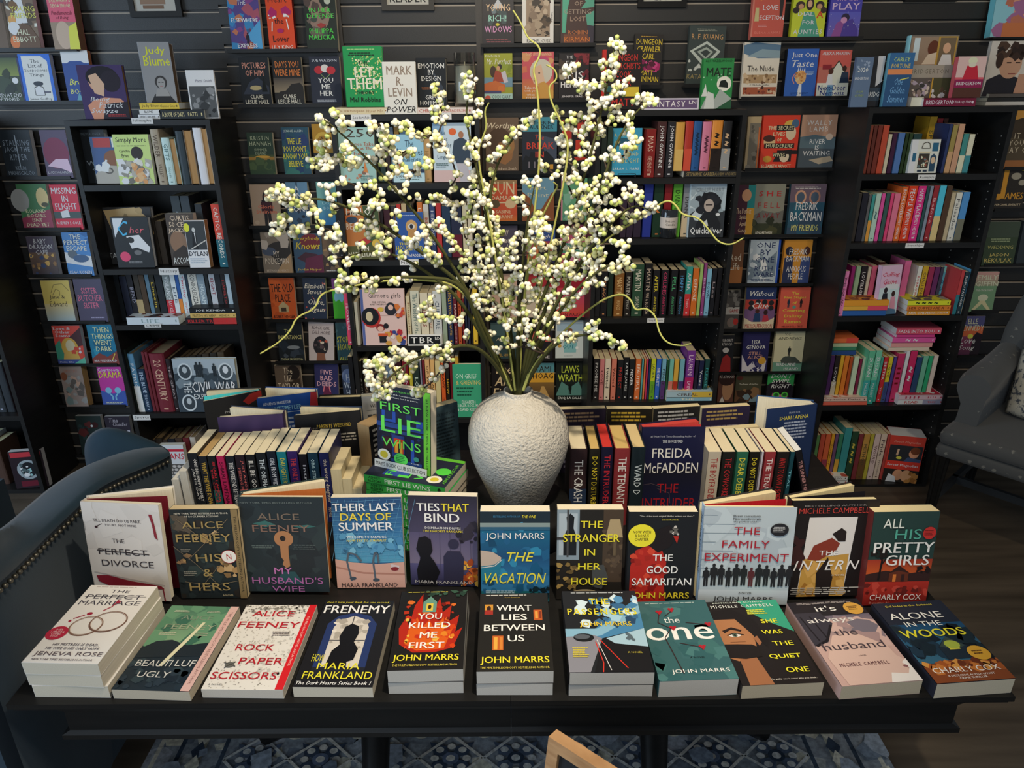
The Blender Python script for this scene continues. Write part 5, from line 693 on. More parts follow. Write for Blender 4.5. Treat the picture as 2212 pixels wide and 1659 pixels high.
on(375,Z,1965,302,2026,'white cover of a shuttered shop front, on the Romance-tagged shelf','d8d0b8',[('R',.0,0,.22,1,'e4dec8'),('R',.3,.42,.68,.86,'3a342c'),('N',4,18,.33,.48,.65,.82,.05,'b8a88a d8c8a8 8a4a3a 5a6a6a'),('R',.08,.4,.2,.65,'2a5a74'),('R',.74,.1,.94,.35,'2a5a74'),('P',[.72,.95,.72,.5,.82,.42,.92,.5,.92,.95],'2c4458'),('E',.82,.62,.08,.1,'c8a88a'),('L',[.36,.26,.4,.12,.52,.08,.62,.12,.66,.26,.36,.26],.025,'4a4438'),('R',.28,.36,.7,.4,'c8b898'),('R',.32,.9,.46,.96,'2a3444'),('R',.52,.9,.66,.96,'2a3444')],g,t=.03,Y=YF+.012,scol='dcd6c0')
row('the back half of the Romance-tagged shelf',Z,360,'1988 2004 252 b8902c 443 SPICE;2005 2017 256 8a2a30 caa;2018 2028 256 4a2c24 a98;2029 2040 270 c8943c 543',grp=g,d=.12,Y=3.25)
row('the sunny end of the Romance-tagged shelf',Z,373,'2030 2037 268 2a3458 99a;2038 2049 270 8a7a44+b08a64 776;2050 2063 268 b0866a 876;2064 2076 289 3a7a74+c8bca0 666;2077 2089 290 c8bca4+3a7a80 666',grp=g,d=.125,Y=3.14)
Z=ZE[1]
row('the Sprayed Edges shelf',Z,516,'1836 1846 418 3a342e 888;1847 1860 416 22222c 888;1861 1867 420 5a5a5c 888;1868 1875 420 3a8a84+d88a3a ccc;1876 1887 418 a0b8a8 466 ~;1888 1896 418 c84a8a fce;1897 1906 417 34504a 888;1907 1914 417 d0406a fcc;1915 1928 418 c86a80 eaa;1929 1941 404 d8602c f4e4d4 BOOK LOVERS/EMILY HENRY;1942 1961 402 d83a1c f8e0c8 PEOPLE WE/EMILY HENRY;1962 1979 402 e02c74 fce8ec HAPPY PLACE/EMILY HENRY;1980 1986 403 2a4a4a 888;1987 1994 402 7a8490 888;1995 2006 401 8a2a30 c99 Before;2007 2021 401 4ab0c8+c8b078 345;2022 2034 402 4a3628 a98;2035 2044 416 b0a080 887;2045 2058 416 c8c4b8 555 Palisades;2059 2074 415 4a84b8+6a6a5a ccd',grp=g,d=.135,Y=3.15)
Z=ZE[2]
row('the shelf with the orange flat pile',Z,682,'1807 1819 586 e07aa8 4a2a3a THE SQUAD',grp=g,d=.13,Y=3.12)
row('the shelf with the orange flat pile, back row',Z,660,'1826 1834 575 8a2464 dac;1836 1846 575 8aa884 453;1847 1860 575 221e22 ddd LOVELIGHT;1861 1868 577 b8b09c 544;1869 1880 574 c8607a fdd;1882 1895 566 3a1e1c c98 VIRTUE;1897 1906 573 6a4a5a caa;1936 1950 563 c8608a fcd;1966 1976 575 d0ccc0 a44 BORROW;1977 1989 575 b89428 543 CHALLENGE;1990 2002 577 8a2c4a ebc;2003 2014 577 5a2a54 dbd;2015 2022 577 3a3a4a aab',grp=g,d=.13,Y=3.2)
flats('the orange flat pile','1819 1912 12 2a5694 99b;1821 1916 10 e09a3a+d8465a 844;1823 1919 13 e08a2c a52',YF+.006,zbase=Z,d=.12,top=[('N',3,16,0,0,1,1,.2,'8a4a2c c8703a 5a2a20')])
on(683,Z,1897,574,1946,'pink skiing romance tilted against the flat piles','e0a8bc',[('R',0,.45,1,1,'b8d0dc'),('P',[.2,.45,.5,.32,.95,.4,.9,.5],'e8f0f4'),('E',.32,.5,.09,.06,'2a2024'),('P',[.15,.75,.2,.56,.42,.56,.48,.75],'1e222a'),('E',.72,.58,.09,.06,'3a2420'),('P',[.6,.95,.62,.64,.84,.64,.9,.95],'d88a9a'),('P',[.1,1,.3,.85,.9,.9,1,1],'4a6a84'),(s,'Cuffing|Game',.48,.14,.38,.84,'b82444','i')],g,t=.028,Y=YF+.02,roll=0,yaw=12,bcol='b83a44')
flats('the yellow and orange pile beside the skiing romance','1958 2050 10 e0842c f4e0c8 HER CURVES/ARE A LUXURY;1958 2052 12 d8702c 5a2418 HER CURVES ARE A;1960 2052 11 e0c42c 2a3a1a ~ ~ ~ ~',YF+.008,zbase=Z,d=.12,top=[('N',3,16,0,0,1,1,.2,'3a3a3a 8a8a84 5a5650')])
on(650,Z+.001,2018,573,2054,'sky-blue boxed set with dark capitals, behind the flat pile','5aa8cc',[('R',0,0,1,.15,'7ac0dc'),('N',4,6,.6,.1,1,.5,.12,'d8e8ec'),('T','AVALON',.55,.38,.8,.1,'1f4a74','b'),('T','BAY',.5,.54,.4,.1,'1f4a74','b'),('T','COLLECTION',.5,.72,.86,.08,'1f4a74','b'),('E',.12,.54,.1,.08,'e0b8b0'),('E',.85,.54,.12,.07,'d8c060')],g,t=.08,Y=YF+.135,lean=0,roll=0,name='boxed_set')
row('the end wall of the orange-pile shelf',Z,681,'2055 2063 584 a83a3c+2a6a74 eec;2064 2073 588 26363e cdd REPUTATION;2074 2087 582 4a8ab0+d8b090 345 SHE IS/SILVER',grp=g,d=.13,Y=3.13)
Z=ZE[3]
row('the shelf under the tall pink pile',Z,842,'1783 1792 768 4a2a5c caa;1793 1803 768 2a2426+b8b09c ddd LOVER;1804 1812 768 d0a030 643;1813 1823 769 d8762c 842;1824 1831 771 a84a24 ca8;1833 1844 770 b8c8a8 a54;1845 1851 775 7a2440 daa;1852 1866 772 a8b8a0 466',grp=g,d=.13,Y=3.15)
row('the shelf under the tall pink pile, projecting pair',Z,862,'1858 1872 758 5aa884+3a9a94 f0f4e8 SUSAN/MALLERY;1873 1886 757 6ab494+3a9a8a f0f4e8 SUSAN/MALLERY',grp=g,d=.15,Y=YF+.02,pg='ccc4a4')
row('the shelf under the tall pink pile, middle run',Z,856,'1887 1893 772 4aa090 eee;1894 1903 772 b82c34 f4d8c8 BETTER/YOU;1904 1913 771 d8b42c+3a4a7a 333 LOVE/STORY;1914 1921 771 4a3c7c caf;1922 1937 764 b0305a 611 ||||;1938 1946 758 d8d0c8 755;1947 1962 757 b82c58 f0c8d4 ~ ~;1963 1975 772 2c4464 9ac;1976 1987 769 6aa88c 354;1988 1997 769 2f9a6a 253;1998 2008 768 d8b8ac 734',grp=g,d=.13,Y=3.15)
zz=onY(1815,765,3.16).z
flats('the short rainbow pile on the spine tops','1791 1848 10 2a4880 bcd;1793 1849 8 3a7a5c dda;1795 1851 9 a8b894 453;1797 1853 11 d86a3c+c8483a eda',3.15,zbase=zz,d=.12)
zz=onY(1950,757,3.16).z
flats('the tall pink pile on the spine tops','1918 2006 9 c8b4a0 877;1924 2013 10 d88a84 644;1927 2019 12 c8508c f0d0e4 ~ ~;1936 2018 7 b83a74 fcd;1935 2032 14 b84a5c f0d8dc FADE INTO YOU',3.15,zbase=zz,d=.15)
flats('the blush pile at that shelf end','1772 1872 9 d8604c 833;1776 1872 9 e8b0a0 543 Expiration Dates',YF+.006,zbase=Z,d=.13,top=[('N',3,14,.1,.1,.9,.6,.15,'d8a094 b8604a e8c8bc'),('N',4,20,.5,.1,1,.9,.07,'6a6a24 8a8a34 4a4a1c'),('L',[.2,.4,.5,.3,.7,.5],.02,'2a3a3a')])
flats('the red-patterned pile on that shelf','1938 2036 11 d8d0d0+8a8aa0 a33 READ/THIS;1940 2037 11 e0a8b0 a3344c ||||/||||',YF+.008,zbase=Z,d=.14,top=[('R',.03,.05,.97,.95,'a82c40'),('N',7,22,.08,.1,.92,.9,.08,'e8d8d4 d8a0a4 f0e8e4 7a1c2c')])
Z=ZE[4]
row('the bottom Romance shelf',Z,1012,'1752 1760 940 5a8450 cda;1761 1771 938 b8503c ecb;1772 1783 938 c8603c+8a3a4a eda;1784 1791 937 d8982c 743 Summer;1792 1799 938 6a4a6a cbd;1800 1809 937 3a7a5c+c89a3c dc8;1810 1826 924 3a8a8a bdd;1827 1841 932 2a4430 c8b44a ~ ~ ~;1842 1852 938 7a3438 daa;1853 1866 938 b88a44+6a4a2c 443 METHOD;1867 1875 938 b0a43c 553;1876 1888 938 d8b8b0 644 WOULD;1889 1902 938 d8bca8 544 Pride/Prejudice;1903 1911 938 a84a44 daa',grp=g,d=.14,Y=3.16,hard=False)
flats('the front of the bottom Romance shelf','1750 1830 9 e0d8cc a33 EVERYTHING;1748 1830 9 d8d0c8 3a2a24 THE SUN IS ALSO',YF+.006,zbase=Z+.0,d=.15,top=[('N',4,40,0,0,1,1,.16,'d8743a a83a34 d8a08a b8503c e0c8b0'),('V','STARS',.5,.5,.2,.5,'f0e4dc','b')])
on(1040,Z,1916,940,1985,'thick red boxed romance with two film photographs','b83c30',[('R',.04,.2,.98,.54,'2a2c30'),('E',.75,.36,.14,.1,'c88a6a'),('E',.78,.3,.14,.08,'6a3a24'),('P',[.5,.54,.6,.44,.98,.48,.98,.54],'3a4a6a'),('L',[.3,.28,.28,.42],.06,'c8a484'),('E',.35,.47,.08,.03,'d8c04a'),('T','Sweet Magnolias',.5,.13,.76,.06,'d88a7a','i'),('R',0,.54,1,.72,'c8382c'),('T','Sweet Magnolias',.5,.63,.88,.07,'f4ece0','b'),('R',0,.72,1,1,'2a2420'),('E',.42,.84,.15,.12,'c08a68'),('E',.66,.85,.16,.13,'c8946c'),('N',4,14,.7,.76,.98,.98,.1,'8a5a2c a8743c'),('P',[.1,1,.15,.82,.35,.88,.4,1],'d8d4cc')],g,t=.10,Y=YF+.02,yaw=-14,lean=0,name='boxed_set',scol='a84a3c')
# ---- slatwall at the picture's far side, above the grey armchair
wrow(366,'narrow ledge under the dark landscape novel at the picture edge',[
 (2172,240,2232,'dark landscape novel with spaced capitals at the picture edge','4a4030',[('R',0,0,1,.2,'b8843c'),('P',[0,.2,.5,.12,1,.3,1,.5,0,.45],'3a3024'),('R',0,.85,1,1,'8a5a34'),(s,'IT|YOU|MAY C',.42,.38,.72,.8,'b0a48c','w')])])
wrow(455,'narrow ledge under the black cover with a big orange initial',[
 (2150,363,2215,'black cover with a large orange initial letter','2a2622',[('R',.2,.02,.36,.72,'d8822c'),('E',.14,.68,.14,.07,'d8822c'),('E',.62,.2,.17,.08,'8a8474'),('E',.85,.35,.12,.07,'8a8474'),('E',.85,.02,.15,.06,'c8a43c'),('T','AMES',.66,.66,.6,.16,'d8822c','b'),('T','PERCIVAL EVERETT',.5,.87,.86,.05,'b8a88a','b')],{'t':.02})],grp='face-out books above the grey armchair')
wrow(574,'narrow ledge under the smoky green wedding thriller',[
 (2128,480,2197,'smoky dark green wedding thriller','3a4438',[('R',0,.35,1,1,'34402f'),('G',.15,.38,.85,.48,2,'7a8464'),('T','WEDDING',.5,.58,.8,.08,'a09a5c',''),(s,'JASON|REKULAK',.5,.72,.93,.86,'b8a45c','')],{'t':.02}),
 (2203,478,2270,'dark book cut by the picture edge beside the wedding thriller','2a3034',[])],grp='face-out books above the grey armchair')
wrow(674,'narrow ledge under the green and mauve rowing novel',[
 (2100,588,2151,'mauve and green novel with a pale figure in a boat','6a8a6a',[('R',0,0,1,.35,'b88a84','8a8a70'),('E',.5,.65,.22,.09,'d0c4a0'),('P',[.1,.95,.4,.72,.6,.72,.9,.95,.8,.98,.5,.8,.2,.98],'c0b48c'),(s,'EMILY|GIFFIN',.55,.08,.36,.95,'e8d8a4','b'),('T','THE ONE & ONLY',.5,.46,.7,.05,'c8d0b0','b')],{'t':.016})],grp='face-out books above the grey armchair')
wrow(770,'narrow ledge under the dusk silhouette romance',[
 (2071,684,2121,'dusk romance with black silhouette and pale script','8a4a54',[('R',0,0,1,.25,'4a4a74'),('R',0,.25,1,.5,'c8603c'),('R',0,.5,1,1,'7a3a54','4a2c44'),('E',.5,.5,.12,.06,'e8c04a'),('P',[.6,1,.62,.5,.75,.4,1,.45,1,1],'241c24'),(s,'ELLE|KENNEDY',.5,.06,.36,1.0,'e0c0a0','b'),(s,'Love|Song',.42,.52,.88,.7,'f4e0d0','i')],{'t':.016})],grp='face-out books above the grey armchair')
# ================================================================ display table
TZ=.745; KT=KTAB
tb=empty('dining_table',T(0,1.59,0),'long black pedestal table carrying the two rows of book stacks and the vase','table')
OY=-1.59
def tpart(n,f,M_=M_TABLE,sm=False):
    m=MB(); f(m); return m.link(n,M_,tb,sm)
XL,XR,YA,YB=-1.0,.985,1.064,2.12
def f_top(m):
    for a,b in ((XL,-.008),(-.007,XR)):
        m.box(a,b,YA+OY,YB+OY,TZ-.012,TZ); m.box(a+(.006 if a<-.5 else 0),b-(.006 if b>.5 else 0),YA+.006+OY,YB-.006+OY,TZ-.020,TZ-.012)
tpart('tabletop',f_top)
def f_apron(m):
    za,zb=TZ-.128,TZ-.020
    for a,b,ea,eb in ((-.935,-.008,1,0),(-.007,.92,0,1)):
        prof=[(.0,za),(.0,za+.012),(-.006,za+.02),(-.006,za+.07),(.004,zb-.012),(.010,zb)]
        rows=[]
        for (dx,z) in prof:
            x0=a-(dx*2.5 if ea else 0); x1=b+(dx*2.5 if eb else 0); y0=YA+.03-dx+OY; y1=YB-.03+dx+OY
            rows.append([(x0,y0,z),(x1,y0,z),(x1,y1,z),(x0,y1,z)])
        m.grid(rows,closed=True); m.poly(rows[0][::-1],(.5,)*4)
tpart('apron',f_apron)
for px in (-.40,.40):
    def f_col(m): m.lathe([(0,.12),(.075,.12),(.08,.16),(.05,.2),(.04,.3),(.06,.42),(.075,.5),(.05,.58),(.09,TZ-.128),(0,TZ-.128)],n=20,o=(px,0,0))
    tpart('pedestal',f_col,sm=True)
    for dx,dy in ((1 if px>0 else -1,.05),(-.12 if px>0 else .12,-1),(-.12 if px>0 else .12,1)):
        def f_leg(m):
            l=math.hypot(dx,dy); ux,uy=dx/l,dy/l; pts=[]; 
            for t in range(9):
                q=t/8; r_=.04+.32*q; z=.306-.27*(q**.62)+ (.02*math.sin(q*3)); pts.append((px+ux*r_,uy*r_,z))
            m.tube(pts,[.045-.020*t/8 for t in range(9)],n=10)
        tpart('leg',f_leg,sm=True)
# round riser and vase
VX=onY(1120,960,1.66).x; VY=1.66
m=MB(); m.lathe([(0,0),(.138,0),(.145,.006),(.145,.072),(.139,.083),(0,.085)],n=40)
o=m.link('round_riser',M_TABLE,None,True); o.location=(VX,VY,TZ+.0005); tag(o,'low round black riser beneath the stone-textured vase','riser')
VZ=TZ+.086
vs=empty('vase',T(VX,VY,VZ),'rounded off-white vase with rough stone texture, holding the berry branches','vase')
M_VASE=mat('rough_plaster_glaze',(.62,.58,.50),.75,spec=.25,bump=(150,1.0,.007),mix=('noise',(30,30,30),(.52,.49,.43),.3,.7))
zt=onY(1120,842,VY).z-VZ
prof=[(.058,0),(.067,.004),(.078,.03),(.093,.07),(.110,.115),(.124,.16),(.1305,.20),(.1295,.235),(.121,.268),(.104,.296),(.080,.316),(.056,.328),(.040,.334),(.034,.342),(.037,.350)]
sc_=zt/.350; prof=[(r_,z*sc_) for r_,z in prof]
m=MB(); m.lathe([(0,0)]+prof+[(.032,prof[-1][1]),(.030,prof[-1][1]-.02),(.05,prof[-1][1]-.05),(0,prof[-1][1]-.06)],n=56); ov=m.link('vase_body',M_VASE,vs,True)
# ================================================================ berry branches
NECK=(1121,842)
rnd=random.Random(11)
STEMS=[ # label, tip depth, pixel path from the vase neck
 ('berry branch arching to the upper corner over the green cover, tipped at the Leadership tag',1.52,[1108,840,1075,770,1038,690,1000,610,930,500,868,425,800,350,740,290,700,258]),
 ('berry branch reaching farthest over the brown standing-woman cover',1.45,[1106,838,1060,740,1005,620,930,560,850,500,770,455,690,425,620,440,595,420]),
 ('berry branch spreading low over the blue keyhole-eye cover',1.50,[1104,838,1050,740,990,640,920,585,860,552,800,540,745,555]),
 ('long berry branch level with the pink knitting book, ending at the orange house cover',1.42,[1104,838,1040,720,1000,606,900,598,820,600,760,608,735,618]),
 ('drooping berry branch hanging over the green-lettered standing book',1.40,[1104,838,1050,760,1000,742,950,762,900,772,858,800,820,835]),
 ('upright berry branch in front of the jar candle',1.62,[1112,838,1098,740,1080,620,1058,500,1038,400,1020,320,1005,250,1015,180]),
 ('berry branch leaning across the brown profile memoir',1.70,[1116,838,1105,730,1078,560,1055,440,1070,360,1105,300,1160,245]),
 ('short dense berry branch at the middle of the bouquet',1.56,[1120,838,1118,740,1122,640,1130,560,1140,470,1155,400]),
 ('tall berry branch rising highest, before the red cookbook cover',1.66,[1126,838,1140,740,1180,620,1230,500,1262,380,1290,280,1310,190,1328,95]),
 ('berry branch fanning over the FANTASY plate and the turquoise cover',1.58,[1127,838,1150,740,1200,610,1260,500,1300,400,1330,310,1365,250,1405,215]),
 ('berry branch pointing to the black glass candle',1.54,[1128,838,1160,740,1215,630,1270,540,1320,480,1370,440,1405,455]),
 ('berry branch over the dark series spines',1.50,[1130,838,1165,750,1215,660,1270,600,1320,570,1355,565]),
 ('low berry branch ending at the pale teal pill-box cover',1.46,[1132,838,1165,780,1200,742,1250,722,1300,726,1345,748]),
]
CL='''1010 165 1020 180 1005 187 1015 200 940 190 955 205 945 225 935 240 957 235 1030 220 1030 246 720 245 735 256 747 263 690 260 701 271 715 285 736 272 800 275 820 269 830 286 861 264 870 276 882 274 826 296 846 301 890 290 906 292 920 284 935 300 946 295 951 311 945 254 961 262 1011 262 1016 310 745 314 752 322 690 316 701 309 672 348 690 344 701 335 690 361 701 360 711 350 726 344 740 345 751 356 761 345 771 351 785 344 815 325 825 341 840 320 850 331 820 351 870 330 885 325 860 350 875 366 905 360 925 344 920 356 855 371 895 371 740 391 835 380 960 325 971 341 985 375 975 401 1020 330 1010 350 1026 375 1020 395 1010 416
590 411 600 405 611 416 625 421 640 436 618 441 589 430 650 441 662 428 670 443 703 404 715 423 720 453 677 461 604 476 617 468 601 489 612 494 599 506 632 507 634 496 645 491 655 496 693 494 718 499 715 510 728 493 733 510 776 408 774 423 766 442 799 404 824 415 822 428 807 441 818 444 850 408 875 403 898 425 776 489 791 479 807 486 804 504 819 508 837 512 842 527 852 461 857 491 723 537 738 532 720 560 748 562 771 555 776 532 817 542 827 551 871 552 895 570 882 517 895 525 905 512 920 499 936 489 948 481 956 497 966 508 931 517 920 542 928 556 946 555 947 568 976 524 984 538 928 433 943 426 956 436 974 436 989 442 979 463 996 474 976 408
741 595 733 610 728 623 756 623 766 605 779 595 791 613 807 619 812 603 852 610 877 598 953 623 928 648 913 663 936 671 908 686 926 684 946 685 971 691 996 691 1009 727 850 757 870 762 890 770 926 760 946 757 966 757 971 745 794 785 814 782 832 780 890 783 815 776 800 786 828 783 842 789 858 776 872 763 892 776 896 786 919 763 931 761 942 754 955 770 965 763 967 775 801 809 798 816 818 803 825 810 817 795 811 828 820 821 809 838 815 857 823 850 837 840 836 854 856 807 864 803 859 821 869 818 897 847 906 851 912 840 958 795 939 817
1375 418 1362 408 1387 431 1402 446 1407 456 1375 463 1360 474 1392 463 1354 425 1329 436 1318 430 1342 466 1322 467 1309 461 1291 436 1273 426 1263 423 1311 393 1329 395 1306 408 1289 395 1329 494 1334 499 1311 491 1291 507 1276 512 1324 527 1339 524 1347 532 1349 562 1362 572 1337 575 1327 580 1299 557 1304 547 1294 577 1299 609 1284 608 1268 615 1289 696 1271 712 1284 719 1301 724 1316 732 1329 740 1347 750 1278 733 1228 729 1240 727 1218 727 1162 466 1154 481 1147 489 1119 507 1111 532 1142 522 1124 431 1137 395 1134 458 1157 390
1327 89 1334 97 1342 101 1327 119 1327 137 1327 152 1304 137 1319 162 1306 167 1304 187 1334 185 1354 175 1342 195 1324 203 1299 218 1286 225 1278 240 1273 218 1311 220 1322 235 1329 246 1319 256 1337 257 1352 261 1365 246 1377 218 1387 210 1395 223 1410 218 1400 208 1359 281 1365 296 1370 311 1354 314 1352 334 1299 276 1289 271 1296 289 1278 316 1268 319 1324 329 1334 342 1304 344 1278 347 1258 289 1243 276 1235 251 1251 254 1271 266 1220 268 1205 243 1198 253 1215 296 1210 306 1228 309 1220 334 1213 347 1225 340 1251 332 1240 359 1263 357 1235 382 1223 385 1248 385 1316 377 1172 352 1177 363 1200 377 1162 243 1152 253 1142 263 1127 281 1106 294 1096 311 1083 324 1076 337 1061 347 1053 301 1068 377 1240 182 1253 192 1268 182 1286 185 1240 144 1223 149 1038 311 1025 337 1040 397'''
cl=[int(x) for x in CL.split()]; cl=list(zip(cl[::2],cl[1::2]))
POLY=[(1000,470),(1020,400),(1045,390),(1065,420),(1090,530),(1130,570),(1145,470),(1172,440),(1185,500),(1205,540),(1215,480),(1240,400),(1290,405),(1312,500),(1300,570),(1285,620),(1240,655),(1195,700),(1130,715),(1080,700),(1030,660),(1000,610)]
def inside(x,y):
    c=False
    for i in range(len(POLY)):
        (x0,y0),(x1,y1)=POLY[i-1],POLY[i]
        if (y0>y)!=(y1>y) and x<(x1-x0)*(y-y0)/(y1-y0)+x0: c=not c
    return c
n=0
while n<175:
    x,y=rnd.uniform(995,1315),rnd.uniform(385,730)
    if inside(x,y) and min((x-a)**2+(y-b)**2 for a,b in cl)>13**2: cl.append((x,y)); n+=1
for x,y in ((1090,735),(1075,755),(1105,750),(1060,720),(1150,745),(1170,725),(1195,735),(1040,705),(1130,728)): cl.append((x,y))
BERRY=[hx(c,.97) for c in ('f6efd8 f3ebd0 f0eada f8f2e0 ecead8 eee6c0 e8e0a8 dcd894 b4c070 f5edd6 f2ecdc'.split())]
STEMC=[hx('454626'),hx('3a2f28'),hx('463a30')]
nodes=[]   # px,py,Y,stem,parent,dist
segs=[[] for _ in STEMS]; bers=[[] for _ in STEMS]
paths=[]
for si,(lab,yt_,pp) in enumerate(STEMS):
    p=list(zip(pp[::2],pp[1::2])); d=[0]
    for a,b in zip(p,p[1:]): d.append(d[-1]+math.hypot(b[0]-a[0],b[1]-a[1]))
    pts=[]
    for (x,y),q in zip(p,d):
        Y=VY+(yt_-VY)*(q/d[-1])**.8; pts.append((x,y,Y))
    # smooth subdivision
    for _ in range(2):
        np_=[pts[0]]
        for a,b in zip(pts,pts[1:]): np_+= [tuple(.75*u+.25*v for u,v in zip(a,b)),tuple(.25*u+.75*v for u,v in zip(a,b))]
        pts=np_+[pts[-1]]
    w=[onY(*q) for q in pts]; w[0]=Vector((VX+rnd.uniform(-.012,.012),VY+rnd.uniform(-.012,.012),VZ+zt-.07)); w.insert(1,Vector((VX+(w[1].x-VX)*.4,VY+(w[1].y-VY)*.4,VZ+zt-.005)))
    paths.append(w); nn=len(pts)
    for i,q in enumerate(pts):
        if i>6: nodes.append((q[0],q[1],q[2],si,d[-1]*i/nn))
cl.sort(key=lambda c:(c[0]-NECK[0])**2+(c[1]-NECK[1])**2)
sv,sf=ico(1)
for x,y in cl:
    dn=math.hypot(x-NECK[0],y-NECK[1]); best=None
    for q in nodes:
        dq=math.hypot(q[0]-NECK[0],q[1]-NECK[1])
        e=math.hypot(q[0]-x,q[1]-y)+max(0,dq-dn+4)*1.5
        if best is None or e<best[0]: best=(e,q)
    q=best[1]; Y=q[2]+rnd.uniform(-.03,.03)*min(1,best[0]/30+.4); Y=min(1.80,max(1.36,Y))
    a,b=onY(q[0],q[1],q[2]),onY(x,y,Y); mid=(a+b)/2+Vector((rnd.uniform(-1,1),rnd.uniform(-1,1),rnd.uniform(-.3,1)))*.12*(b-a).length
    segs[q[3]].append((a,mid,b)); nodes.append((x,y,Y,q[3],0))
    k=rnd.randint(6,9); up=Vector((rnd.uniform(-1,1),rnd.uniform(-.6,.3),rnd.uniform(-.3,1))).normalized()
    for i in range(k):
        dr=Vector((rnd.gauss(0,1),rnd.gauss(0,1),rnd.gauss(0,1))).normalized(); c=b+up*rnd.uniform(-.010,.010)+dr*rnd.uniform(.004,.0095)
        bers[q[3]].append((c,rnd.uniform(.0048,.0062),BERRY[rnd.randrange(len(BERRY)-2) if rnd.random()<.95 else 8]))
M_BERRY=mat('waxy_berry',rough=.5,attr=True,spec=.35); M_TWIG=mat('twig_bark',rough=.7,attr=True,spec=.2)
for si,(lab,yt_,pp) in enumerate(STEMS):
    root=empty('berry_plant_branch',T(paths[si][0]),lab,'branch','berry branches in the vase'); inv=T(-paths[si][0])
    m=MB(); w=[p-paths[si][0] for p in paths[si]]; nn=len(w); m.tube(w,[.0060-.0048*i/(nn-1) for i in range(nn)],STEMC[0],7)
    for a,b,c in segs[si]: m.tube([inv@a,inv@b,inv@c],[.0026,.002,.0014],STEMC[1+(hash((round(a.x,3),))%2)],5)
    m.link('twig',M_TWIG,root,True)
    m=MB()
    for c,r_,co_ in bers[si]:
        c=inv@c; m.add([c+v*r_ for v in sv],sf,co_)
    m.link('berry_foliage',M_BERRY,root,True)
def tendril(lab,pp,Y0,Y1,col='a8a85c',r0=.0028):
    p=list(zip(pp[::2],pp[1::2])); n=len(p)
    pts=[(x,y,Y0+(Y1-Y0)*i/(n-1)) for i,(x,y) in enumerate(p)]
    for _ in range(3):
        q=[pts[0]]
        for a,b in zip(pts,pts[1:]): q+=[tuple(.75*u+.25*v for u,v in zip(a,b)),tuple(.25*u+.75*v for u,v in zip(a,b))]
        pts=q+[pts[-1]]
    w=[onY(*q) for q in pts]; o0=w[0].copy(); m=MB(); nn=len(w)
    m.tube([p-o0 for p in w],[r0*(1-.45*i/nn) for i in range(nn)],hx(col),7)
    o=m.link('curly_plant_tendril',M_TWIG,None,True); o.location=o0; tag(o,lab,'tendril','curly willow tendrils in the bouquet')
N3=[1121,846,1122,800]
tendril('pale curly tendril snaking over the navy italic cover and the silver-car novel',[1106,844,1060,740,1000,612,880,602,800,610,745,622,692,632,682,668,640,684,628,715,600,742,562,764],1.64,1.38)
tendril('pale curly tendril crossing the Spicy Romance tag',[1131,844,1150,790,1210,722,1290,652,1342,632,1364,648,1372,672,1396,664,1418,684,1422,715,1440,742,1476,748,1492,742],1.64,1.42)
tendril('pale curly tendril over the gothic-titled warrior cover, hooking at the plum novel',[1129,844,1200,640,1300,520,1370,480,1412,450,1440,432,1458,440,1474,466,1508,468,1534,500,1552,524,1580,530,1606,514],1.64,1.50)
tendril('thin curly tendril rising before the pale-haired face cover',[1124,844,1150,700,1200,480,1232,320,1214,268,1190,220,1184,186,1204,172,1200,150,1180,140],1.66,1.64)
tendril('thin yellow tendril over the white-bordered rubble cover, ending highest',[1122,844,1130,640,1160,420,1168,300,1160,180,1150,150,1168,118,1164,98,1140,84,1126,50,1108,22],1.66,1.66)
tendril('thin curly tendril looping below the lime picnic romance',[1113,844,1085,640,1050,440,1030,330,1042,300,1052,272,1046,240,1056,222],1.64,1.60)
tendril('pale curly tendril curling by the blue canyon cover',[1118,844,1130,640,1165,480,1185,440,1200,410,1206,402,1196,394],1.66,1.58)
# ================================================================ books lying along the table front
g1='book stacks along the table front'; KF=KFRONT
def lay(label,TL,TR,BL,BR,vb,n,col,art,low='',scol=None,pg='ded6c4'):
    um=(BL[0]+BR[0])/2; vm=(BL[1]+BR[1])/2
    Yb=onZ(um,vb,TZ).y; z=onY(um,vm,Yb).z
    a,b,c,d=[onZ(p[0],p[1],z) for p in (BL,BR,TL,TR)]
    bm=(a+b)/2; tm=(c+d)/2; w=((b-a).length+(d-c).length)/2; L=(tm-bm).length
    yaw=math.degrees(math.atan2(-(tm-bm).x,(tm-bm).y)); y2=math.degrees(math.atan2((b-a).y,(b-a).x)); yaw=yaw*.85+y2*.15
    t=(z-TZ)/n
    for i in range(n):
        zt_=TZ+t*(n-i); off=0 if i==0 else (-1)**i*.002+.001*i
        M=T(bm.x+off,max(bm.y,YA+.004)+.001*i,zt_-.0003)@R(yaw+(0 if i==0 else .8*(-1)**i),'Z')@R(-90,'X')
        book(label if i==0 else low[i-1],M,w,L,t-.0006,col,art if i==0 else [],scol,K=KF,group=g1,pg=pg,eps=.00008)
A_=[]
